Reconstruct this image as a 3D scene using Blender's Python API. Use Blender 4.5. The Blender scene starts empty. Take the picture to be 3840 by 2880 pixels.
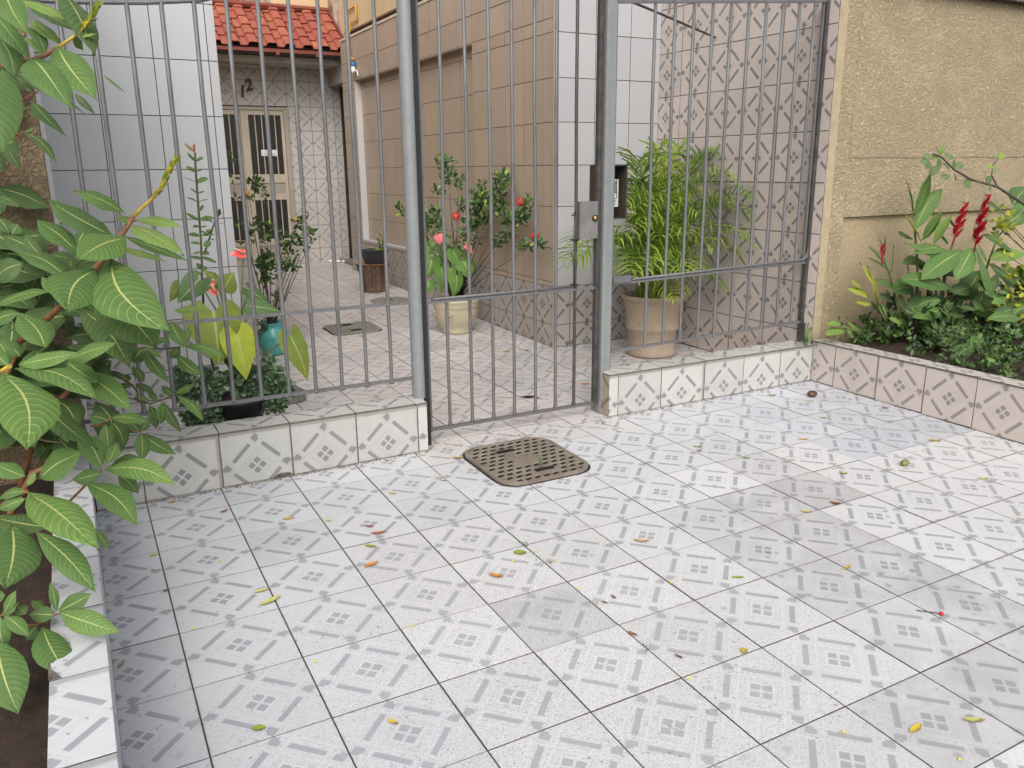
import bpy, math, random, bmesh
from mathutils import Vector, Matrix
random.seed(11)
PI=math.pi
S=0.33            # one floor tile (with its joint) is 33 cm; lengths below are in tiles
sc=bpy.context.scene
col=sc.collection
# ------------------------------------------------------------------ camera
cam_d=bpy.data.cameras.new('camera'); cam=bpy.data.objects.new('camera',cam_d); col.objects.link(cam)
cam_d.sensor_width=36; cam_d.lens=28.6875; cam_d.clip_start=.02; cam_d.clip_end=200
CAM_R=[[0.881845, -0.471449, -0.009242], [-0.128502, -0.221414, -0.966676], [0.453692, 0.853646, -0.255835]]
CAM_C=[-0.45412, -12.10014, 4.45922]
_r=CAM_R
cam.matrix_world=Matrix(((_r[0][0],-_r[1][0],-_r[2][0],CAM_C[0]*S),(_r[0][1],-_r[1][1],-_r[2][1],CAM_C[1]*S),(_r[0][2],-_r[1][2],-_r[2][2],CAM_C[2]*S),(0,0,0,1)))
sc.camera=cam
# ------------------------------------------------------------------ light: bright overcast day
w=bpy.data.worlds.new('World'); sc.world=w; w.use_nodes=True
wn=w.node_tree; wn.nodes.clear()
sky=wn.nodes.new('ShaderNodeTexSky'); sky.sky_type='NISHITA'; sky.sun_disc=False
sky.sun_elevation=math.radians(42); sky.sun_rotation=math.radians(207); sky.air_density=1.0; sky.dust_density=4.0; sky.ozone_density=.7
bg=wn.nodes.new('ShaderNodeBackground'); bg.inputs[1].default_value=0.15
wo=wn.nodes.new('ShaderNodeOutputWorld'); hsv=wn.nodes.new('ShaderNodeHueSaturation'); hsv.inputs['Saturation'].default_value=.32; wn.links.new(sky.outputs[0],hsv.inputs['Color']); wn.links.new(hsv.outputs[0],bg.inputs[0]); wn.links.new(bg.outputs[0],wo.inputs[0])
sd=bpy.data.lights.new('sun','SUN'); sd.energy=1.1; sd.angle=math.radians(50); sd.color=(1,.96,.92)
sun=bpy.data.objects.new('sun',sd); col.objects.link(sun)
el,az=math.radians(42),math.radians(207)   # azimuth from +Y, clockwise
dirv=Vector((math.sin(az)*math.cos(el),math.cos(az)*math.cos(el),math.sin(el)))
sun.rotation_euler=dirv.to_track_quat('Z','Y').to_euler()
sc.view_settings.view_transform='Standard'; sc.view_settings.look='None'; sc.view_settings.gamma=1; sc.view_settings.exposure=0.54
sc.view_settings.use_curve_mapping=False
sc.render.engine='CYCLES'
try: sc.cycles.max_bounces=8; sc.cycles.diffuse_bounces=5
except Exception: pass
# ------------------------------------------------------------------ helpers
SX,SY=0.005434,0.018649
def fz(x,y): return SX*x+SY*y          # the paving falls gently to the street
WL={}
def root(name,loc,label,cat,group=None,kind=None):
    o=bpy.data.objects.new(name,None); col.objects.link(o); o.location=[c*S for c in loc]; o.empty_display_size=.05
    WL[o.name]=Vector(loc); tag(o,label,cat,group,kind); return o
def tag(o,label=None,cat=None,group=None,kind=None):
    if label: o['label']=label
    if cat: o['category']=cat
    if group: o['group']=group
    if kind: o['kind']=kind
    return o
def place(o,parent,loc):
    L=Vector(loc)
    if parent is not None:
        o.parent=parent; o.location=(L-WL[parent.name])*S
    else: o.location=L*S
    WL[o.name]=L
def link(name,me,parent=None,loc=(0,0,0),color=None):
    o=bpy.data.objects.new(name,me); col.objects.link(o); place(o,parent,loc)
    if color is not None: o.color=color
    return o
class MB:
    def __init__(s): s.v=[];s.f=[];s.uv=[];s.mi=[];s.sm=[];s.tone=[]
    def add(s,vs,fs,mi=0,uv=None,sm=False,tone=0.5):
        b=len(s.v); s.v+= [tuple(v) for v in vs]
        for k,f in enumerate(fs):
            s.f.append([b+i for i in f]); s.mi.append(mi); s.sm.append(sm); s.tone.append(tone)
            s.uv.append([uv[i] for i in f] if uv else [(0,0)]*len(f))
    def box(s,a,b,mi=0):
        (x0,y0,z0),(x1,y1,z1)=a,b
        vs=[(x0,y0,z0),(x1,y0,z0),(x1,y1,z0),(x0,y1,z0),(x0,y0,z1),(x1,y0,z1),(x1,y1,z1),(x0,y1,z1)]
        s.add(vs,[(0,3,2,1),(4,5,6,7),(0,1,5,4),(1,2,6,5),(2,3,7,6),(3,0,4,7)],mi)
        return s
    def tube(s,P,r,n=8,mi=0,cap=True,tone=.5,flat=None):
        P=[Vector(p) for p in P]; R=r if isinstance(r,(list,tuple)) else [r]*len(P)
        T=[]
        for i in range(len(P)):
            a=P[max(i-1,0)]; b=P[min(i+1,len(P)-1)]; t=(b-a); T.append(t.normalized() if t.length>1e-9 else Vector((0,0,1)))
        ref=Vector((0,0,1)) if abs(T[0].z)<.9 else Vector((1,0,0))
        vs=[];uv=[]
        for i,p in enumerate(P):
            u=T[i].cross(ref).normalized(); v=u.cross(T[i]).normalized(); 
            for k in range(n):
                a=2*PI*k/n; vs.append(p+u*math.cos(a)*R[i]+v*math.sin(a)*R[i]); uv.append((k/n,i/max(1,len(P)-1)))
        fs=[(i*n+k,i*n+(k+1)%n,(i+1)*n+(k+1)%n,(i+1)*n+k) for i in range(len(P)-1) for k in range(n)]
        s.add(vs,fs,mi,uv,True,tone)
        if cap:
            b=len(s.v)-n*len(P)
            s.f.append([b+k for k in reversed(range(n))]); s.f.append([b+n*(len(P)-1)+k for k in range(n)])
            for _ in range(2): s.mi.append(mi); s.sm.append(False); s.tone.append(tone); s.uv.append([(0,0)]*n)
        return s
    def lathe(s,prof,c=(0,0),n=32,mi=0,closed=False):
        vs=[];uv=[]
        for j,(r,z) in enumerate(prof):
            for k in range(n):
                a=2*PI*k/n; vs.append((c[0]+r*math.cos(a),c[1]+r*math.sin(a),z)); uv.append((k/n*4,z))
        fs=[(j*n+k,j*n+(k+1)%n,(j+1)*n+(k+1)%n,(j+1)*n+k) for j in range(len(prof)-1) for k in range(n)]
        s.add(vs,fs,mi,uv,True)
        return s
    def build(s,name,mats,parent=None,loc=(0,0,0),color=None,rel=False):
        L=Vector(loc); me=bpy.data.meshes.new(name)
        me.from_pydata([tuple((Vector(v)-(Vector((0,0,0)) if rel else L))*S) for v in s.v],[],s.f)
        ms=mats if isinstance(mats,(list,tuple)) else [mats]
        for m in ms: me.materials.append(m)
        me.polygons.foreach_set('material_index',s.mi); me.polygons.foreach_set('use_smooth',s.sm)
        ul=me.uv_layers.new(name='UVMap'); flat=[c for f in s.uv for p in f for c in p]; ul.data.foreach_set('uv',flat)
        at=me.attributes.new('tone','FLOAT','FACE'); at.data.foreach_set('value',s.tone)
        me.update()
        return link(name,me,parent,L,color)
# ---- node material builder
class NT:
    def __init__(s,name,tree=None):
        if tree is None:
            s.mat=bpy.data.materials.new(name); s.mat.use_nodes=True; s.t=s.mat.node_tree; s.t.nodes.clear()
            s.out=s.t.nodes.new('ShaderNodeOutputMaterial'); s.b=s.t.nodes.new('ShaderNodeBsdfPrincipled'); s.L(s.b.outputs[0],s.out.inputs[0])
        else: s.t=tree
    def L(s,a,b): s.t.links.new(a,b)
    def put(s,sock,val):
        if hasattr(val,'is_output'): s.L(val,sock)
        elif isinstance(val,(tuple,list)) and len(val)==3 and sock.type=='RGBA': sock.default_value=(*val,1)
        else: sock.default_value=val
    def n(s,typ,**k):
        nd=s.t.nodes.new(typ)
        for a,b in k.items(): setattr(nd,a,b)
        return nd
    def m(s,op,a,b=0.,c=0.,clamp=False):
        nd=s.n('ShaderNodeMath',operation=op,use_clamp=clamp); s.put(nd.inputs[0],a); s.put(nd.inputs[1],b)
        if op in('MULTIPLY_ADD','WRAP','COMPARE','SMOOTH_MIN'): s.put(nd.inputs[2],c)
        return nd.outputs[0]
    def mix(s,f,a,b,bt='MIX'):
        nd=s.n('ShaderNodeMix',data_type='RGBA',blend_type=bt); s.put(nd.inputs[0],f); s.put(nd.inputs[6],a); s.put(nd.inputs[7],b); return nd.outputs[2]
    def noise(s,vec,scale,detail=4,rough=.6,out=0,dist=0.):
        nd=s.n('ShaderNodeTexNoise'); 
        if vec is not None: s.L(vec,nd.inputs['Vector'])
        nd.inputs['Scale'].default_value=scale; nd.inputs['Detail'].default_value=detail; nd.inputs['Roughness'].default_value=rough; nd.inputs['Distortion'].default_value=dist
        return nd.outputs[out]
    def voro(s,vec,scale,feature='F1',out='Distance',rand=1.):
        nd=s.n('ShaderNodeTexVoronoi',feature=feature); 
        if vec is not None: s.L(vec,nd.inputs['Vector'])
        nd.inputs['Scale'].default_value=scale; nd.inputs['Randomness'].default_value=rand
        return nd.outputs[out]
    def ramp(s,f,stops,interp='LINEAR'):
        nd=s.n('ShaderNodeValToRGB'); nd.color_ramp.interpolation=interp; s.put(nd.inputs[0],f)
        e=nd.color_ramp.elements
        while len(e)<len(stops): e.new(.5)
        for k,(p,c) in enumerate(stops):
            e[k].position=p; e[k].color=(*c,1) if isinstance(c,(tuple,list)) else (c,c,c,1)
        return nd.outputs[0]
    def rng(s,f,a,b,c=0.,d=1.):
        nd=s.n('ShaderNodeMapRange'); s.put(nd.inputs[0],f)
        for k,v in zip((1,2,3,4),(a,b,c,d)): s.put(nd.inputs[k],v)
        return nd.outputs[0]
    def bump(s,h,strength=.3,dist=.002,normal=None):
        nd=s.n('ShaderNodeBump'); s.put(nd.inputs['Height'],h); nd.inputs['Strength'].default_value=strength; nd.inputs['Distance'].default_value=dist
        if normal is not None: s.L(normal,nd.inputs['Normal'])
        return nd.outputs[0]
    def obj(s): return s.n('ShaderNodeObjectInfo')
    def pos(s): return s.n('ShaderNodeNewGeometry').outputs['Position']
    def uv(s): return s.n('ShaderNodeUVMap').outputs[0]
    def gen(s): return s.n('ShaderNodeTexCoord').outputs['Object']
    def fin(s,color=None,rough=None,normal=None,metal=None,**k):
        if color is not None: s.put(s.b.inputs['Base Color'],color)
        if rough is not None: s.put(s.b.inputs['Roughness'],rough)
        if normal is not None: s.L(normal,s.b.inputs['Normal'])
        if metal is not None: s.put(s.b.inputs['Metallic'],metal)
        for a,b in k.items(): s.put(s.b.inputs[a.replace('_',' ')],b)
        return s.mat
def simple(name,colr,rough=.6,var=.15,scale=20,bump=.1,metal=0,dark=None):
    t=NT(name); p=t.gen(); nz=t.noise(p,scale,6,.65)
    dk=dark or [c*(1-var*2) for c in colr]
    c=t.mix(t.rng(nz,.35,.7),dk,colr)
    return t.fin(c,rough,t.bump(nz,bump,.004),metal)
# ---- printed tile: window motif in the centre, four bars, small squares at the edges; printed at 45 degrees
def build_pattern():
    g=bpy.data.node_groups.new('tile_print','ShaderNodeTree')
    g.interface.new_socket('UV',in_out='INPUT',socket_type='NodeSocketVector')
    for o in('Dark','Band','Line','Edge'): g.interface.new_socket(o,in_out='OUTPUT',socket_type='NodeSocketFloat')
    t=NT('',g); gi=t.n('NodeGroupInput'); go=t.n('NodeGroupOutput')
    sp=t.n('ShaderNodeSeparateXYZ'); t.L(gi.outputs[0],sp.inputs[0])
    u=t.m('SUBTRACT',sp.outputs[0],.5); v=t.m('SUBTRACT',sp.outputs[1],.5)
    p=t.m('MULTIPLY',t.m('ADD',u,v),.7071); q=t.m('MULTIPLY',t.m('SUBTRACT',v,u),.7071)
    a0=t.m('ABSOLUTE',p); b0=t.m('ABSOLUTE',q); a=t.m('MAXIMUM',a0,b0); b=t.m('MINIMUM',a0,b0)
    def bx(x,c,h,e=.007): return t.m('MULTIPLY_ADD',t.m('SUBTRACT',h,t.m('ABSOLUTE',t.m('SUBTRACT',x,c))),1/e,.5,clamp=True)
    def an(x,y): return t.m('MULTIPLY',x,y)
    def orr(*k):
        r=k[0]
        for z in k[1:]: r=t.m('MAXIMUM',r,z)
        return r
    win=an(bx(a,.055,.041),bx(b,.055,.041)); bar=an(bx(a,.3,.029),bx(b,0,.172)); sq=an(bx(a,.302,.051),bx(b,.302,.051))
    nt=an(bx(a0,.34,.018),bx(b0,.264,.018)); sq=an(sq,t.m('SUBTRACT',1,nt))
    dark=orr(win,bar,sq)
    line=orr(bx(a,.112,.006),an(bx(a,.2,.0045),bx(b,0,.2)),an(bx(b,.2,.0045),bx(a,.35,.16)),bx(a,.405,.004),an(bx(b,.405,.004),bx(a,.5,.1)),an(orr(bx(a,.352,.005),bx(b,.252,.005)),an(bx(a,.302,.055),bx(b,.302,.055))))
    band=orr(bx(a,.155,.042,.012),an(bx(b,.3,.095,.012),bx(a,.3,.1)),an(bx(b,.3,.095,.012),bx(a,.6,.19)))
    ed=t.m('SUBTRACT',.5,t.m('MAXIMUM',t.m('ABSOLUTE',u),t.m('ABSOLUTE',v)))
    for k,x in enumerate((dark,band,line,ed)): t.L(x,go.inputs[k])
    return g
PG=build_pattern()
def patt(name,base,dark,band,rough=.28,stip=0.,grime=.5,grimec=(.2,.15,.1),floor=False):
    t=NT(name); uv=t.uv(); g=t.n('ShaderNodeGroup'); g.node_tree=PG; t.L(uv,g.inputs[0]); D,B,Ln,Ed=g.outputs
    oi=t.obj(); P=t.pos(); R=oi.outputs['Random']
    off=t.n('ShaderNodeVectorMath',operation='ADD'); t.L(P,off.inputs[0]); cmb=t.n('ShaderNodeCombineXYZ'); t.put(cmb.inputs[0],t.m('MULTIPLY',R,9.)); t.L(cmb.outputs[0],off.inputs[1])
    q=off.outputs[0]
    c=t.mix(t.m('MULTIPLY',B,.42),base,band)
    c=t.mix(t.m('MULTIPLY',Ln,.65),c,[min(1,x*1.07) for x in base])
    # print fades unevenly
    wear=t.rng(t.noise(q,7,4,.6),.3,.62,.85,1.)
    c=t.mix(t.m('MULTIPLY',D,wear),c,dark)
    if floor:
        sp=t.n('ShaderNodeSeparateXYZ'); t.L(P,sp.inputs[0])
        dx=t.m('MULTIPLY',t.m('SUBTRACT',sp.outputs[0],3.1*S),1/(2.9*S)); dy=t.m('MULTIPLY',t.m('SUBTRACT',sp.outputs[1],-6.6*S),1/(3.*S))
        rr=t.m('SQRT',t.m('ADD',t.m('MULTIPLY',dx,dx),t.m('MULTIPLY',dy,dy)))
        rr=t.m('ADD',rr,t.m('MULTIPLY',t.m('SUBTRACT',t.noise(P,4,3),.5),.9))
        area=t.rng(rr,1.35,.55,.12,1.)
        sn=t.noise(q,210,2,.6,dist=.8)
        spk=t.rng(sn,.53,.59,0,1)
        spk=t.m('MULTIPLY',t.m('MULTIPLY',spk,area),t.m('SUBTRACT',1,t.m('MULTIPLY',Ln,.9)))
        c=t.mix(t.m('MULTIPLY',spk,.8*stip),c,(.27,.265,.26))
        c=t.mix(t.m('MULTIPLY',area,.15),c,(.66,.66,.65))
    # sparse pits and dirt specks
    vp=t.voro(q,42); pit=t.m('MULTIPLY',t.rng(vp,.07,.035),t.rng(t.noise(q,9,2),.5,.62))
    c=t.mix(t.m('MULTIPLY',pit,.55),c,(.16,.14,.12))
    if floor:
        v2=t.voro(P,13); bl=t.noise(P,28,5,.75)
        sp2=t.n('ShaderNodeSeparateXYZ'); t.L(P,sp2.inputs[0]); rt=t.m('MULTIPLY',t.rng(sp2.outputs[0],3.5*S,8*S,.25,1.),t.rng(sp2.outputs[1],-1.*S,-6*S,.2,1.))
        bt=t.m('MULTIPLY',t.rng(t.m('ADD',v2,t.m('MULTIPLY',bl,.28)),.36,.23),t.rng(t.noise(P,2.6,3,.6),.46,.56))
        c=t.mix(t.m('MULTIPLY',t.m('MULTIPLY',bt,rt),.8),c,(.17,.16,.15))
        v3=t.voro(P,30); c=t.mix(t.m('MULTIPLY',t.m('MULTIPLY',t.rng(v3,.16,.09),t.rng(t.noise(P,3.3,3,.6),.48,.56)),.65),c,(.20,.16,.16))
        je=t.m('MULTIPLY',t.rng(t.m('ADD',Ed,t.m('MULTIPLY',t.m('SUBTRACT',bl,.5),-.22)),.03,-.02),t.m('MULTIPLY',rt,t.rng(t.noise(P,1.9,3,.6),.42,.55))); c=t.mix(t.m('MULTIPLY',je,.75),c,(.15,.14,.13))
    dn=t.noise(q,6,7,.7); 
    c=t.mix(t.m('MULTIPLY',t.rng(dn,.5,.8),.35*grime),c,grimec)
    # grime creeping in from the joints
    en=t.noise(P,30,5,.7); eg=t.rng(t.m('ADD',Ed,t.m('MULTIPLY',t.m('SUBTRACT',en,.5),-.05)),.018,-.004)
    c=t.mix(t.m('MULTIPLY',eg,grime),c,grimec)
    # scuffed tiles: amount kept in the object's colour alpha, tint in its rgb
    sm=t.rng(t.noise(P,5,6,.65,dist=.5),.28,.62,.25,1.)
    c=t.mix(t.m('MULTIPLY',t.m('SUBTRACT',1,oi.outputs['Alpha']),sm),c,(.22,.215,.225))
    c=t.mix(1.,c,oi.outputs['Color'],'MULTIPLY')
    vv=t.rng(R,0,1,.95,1.03); hs=t.n('ShaderNodeHueSaturation'); t.put(hs.inputs['Value'],vv); t.L(c,hs.inputs['Color']); c=hs.outputs[0]
    h=t.m('ADD',t.m('MULTIPLY',D,-.3),t.m('MULTIPLY',t.noise(q,120,3),.25))
    rg=t.rng(dn,.3,.7,rough,rough+.25)
    return t.fin(c,rg,t.bump(h,.25,.0012))
def plain(name,base,rough=.25,grime=.3):
    t=NT(name); oi=t.obj(); P=t.pos(); R=oi.outputs['Random']
    n1=t.noise(P,2.2,5,.6); n2=t.noise(P,60,3)
    c=t.mix(t.m('MULTIPLY',t.rng(n1,.4,.75),.25*grime),base,[x*.55 for x in base])
    mp=t.n('ShaderNodeMapping'); t.L(P,mp.inputs[0]); mp.inputs[3].default_value=(14,14,.9)
    st=t.rng(t.noise(mp.outputs[0],1.,5,.6),.52,.8)
    c=t.mix(t.m('MULTIPLY',st,.35*grime),c,(.25,.21,.17))
    c=t.mix(1.,c,oi.outputs['Color'],'MULTIPLY')
    hs=t.n('ShaderNodeHueSaturation'); t.put(hs.inputs['Value'],t.rng(R,0,1,.95,1.04)); t.L(c,hs.inputs['Color'])
    h=t.m('ADD',t.m('MULTIPLY',n1,1.),t.m('MULTIPLY',n2,.02))
    return t.fin(hs.outputs[0],t.rng(n1,.3,.7,rough,rough+.15),t.bump(h,.15,.004))
M={}
M['floor']=patt('glazed_floor_tile',(.57,.572,.58),(.31,.315,.335),(.535,.537,.543),.3,1.,.35,(.17,.16,.15),True)
M['court']=patt('court_floor_tile',(.60,.58,.57),(.33,.32,.315),(.55,.53,.52),.22,.3,.75,(.22,.19,.165),True)
M['kerb']=patt('kerb_tile',(.45,.447,.425),(.195,.195,.2),(.40,.398,.385),.3,0,.6,(.17,.14,.11))
M['planter']=patt('planter_tile',(.52,.455,.415),(.235,.215,.2),(.465,.405,.37),.3,0,.8,(.25,.19,.15))
M['wallp']=patt('patterned_wall_tile',(.47,.405,.37),(.17,.15,.135),(.41,.355,.325),.3,0,.7,(.22,.16,.12))
M['dado']=patt('dado_tile',(.36,.335,.315),(.13,.12,.115),(.30,.28,.265),.3,0,.8,(.16,.12,.1))
M['back']=patt('back_wall_tile',(.50,.47,.44),(.29,.27,.26),(.44,.42,.4),.3,0,.6,(.18,.15,.13))
M['tower']=plain('grey_wall_tile',(.43,.438,.445),.4,.35)
M['facet']=plain('pale_wall_tile',(.38,.378,.39),.35,.2)
M['side']=plain('warm_bounce_tile',(.39,.31,.24),.3,.8)  # grey tile warmed in its colour to stand for bounced light
M['white']=plain('white_trim',(.7,.7,.68),.4,.3)
M['grout']=simple('grout',(.13,.115,.105),.95,.3,60,.3)
M['groutl']=simple('light_grout',(.3,.28,.26),.95,.3,60,.3)
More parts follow.
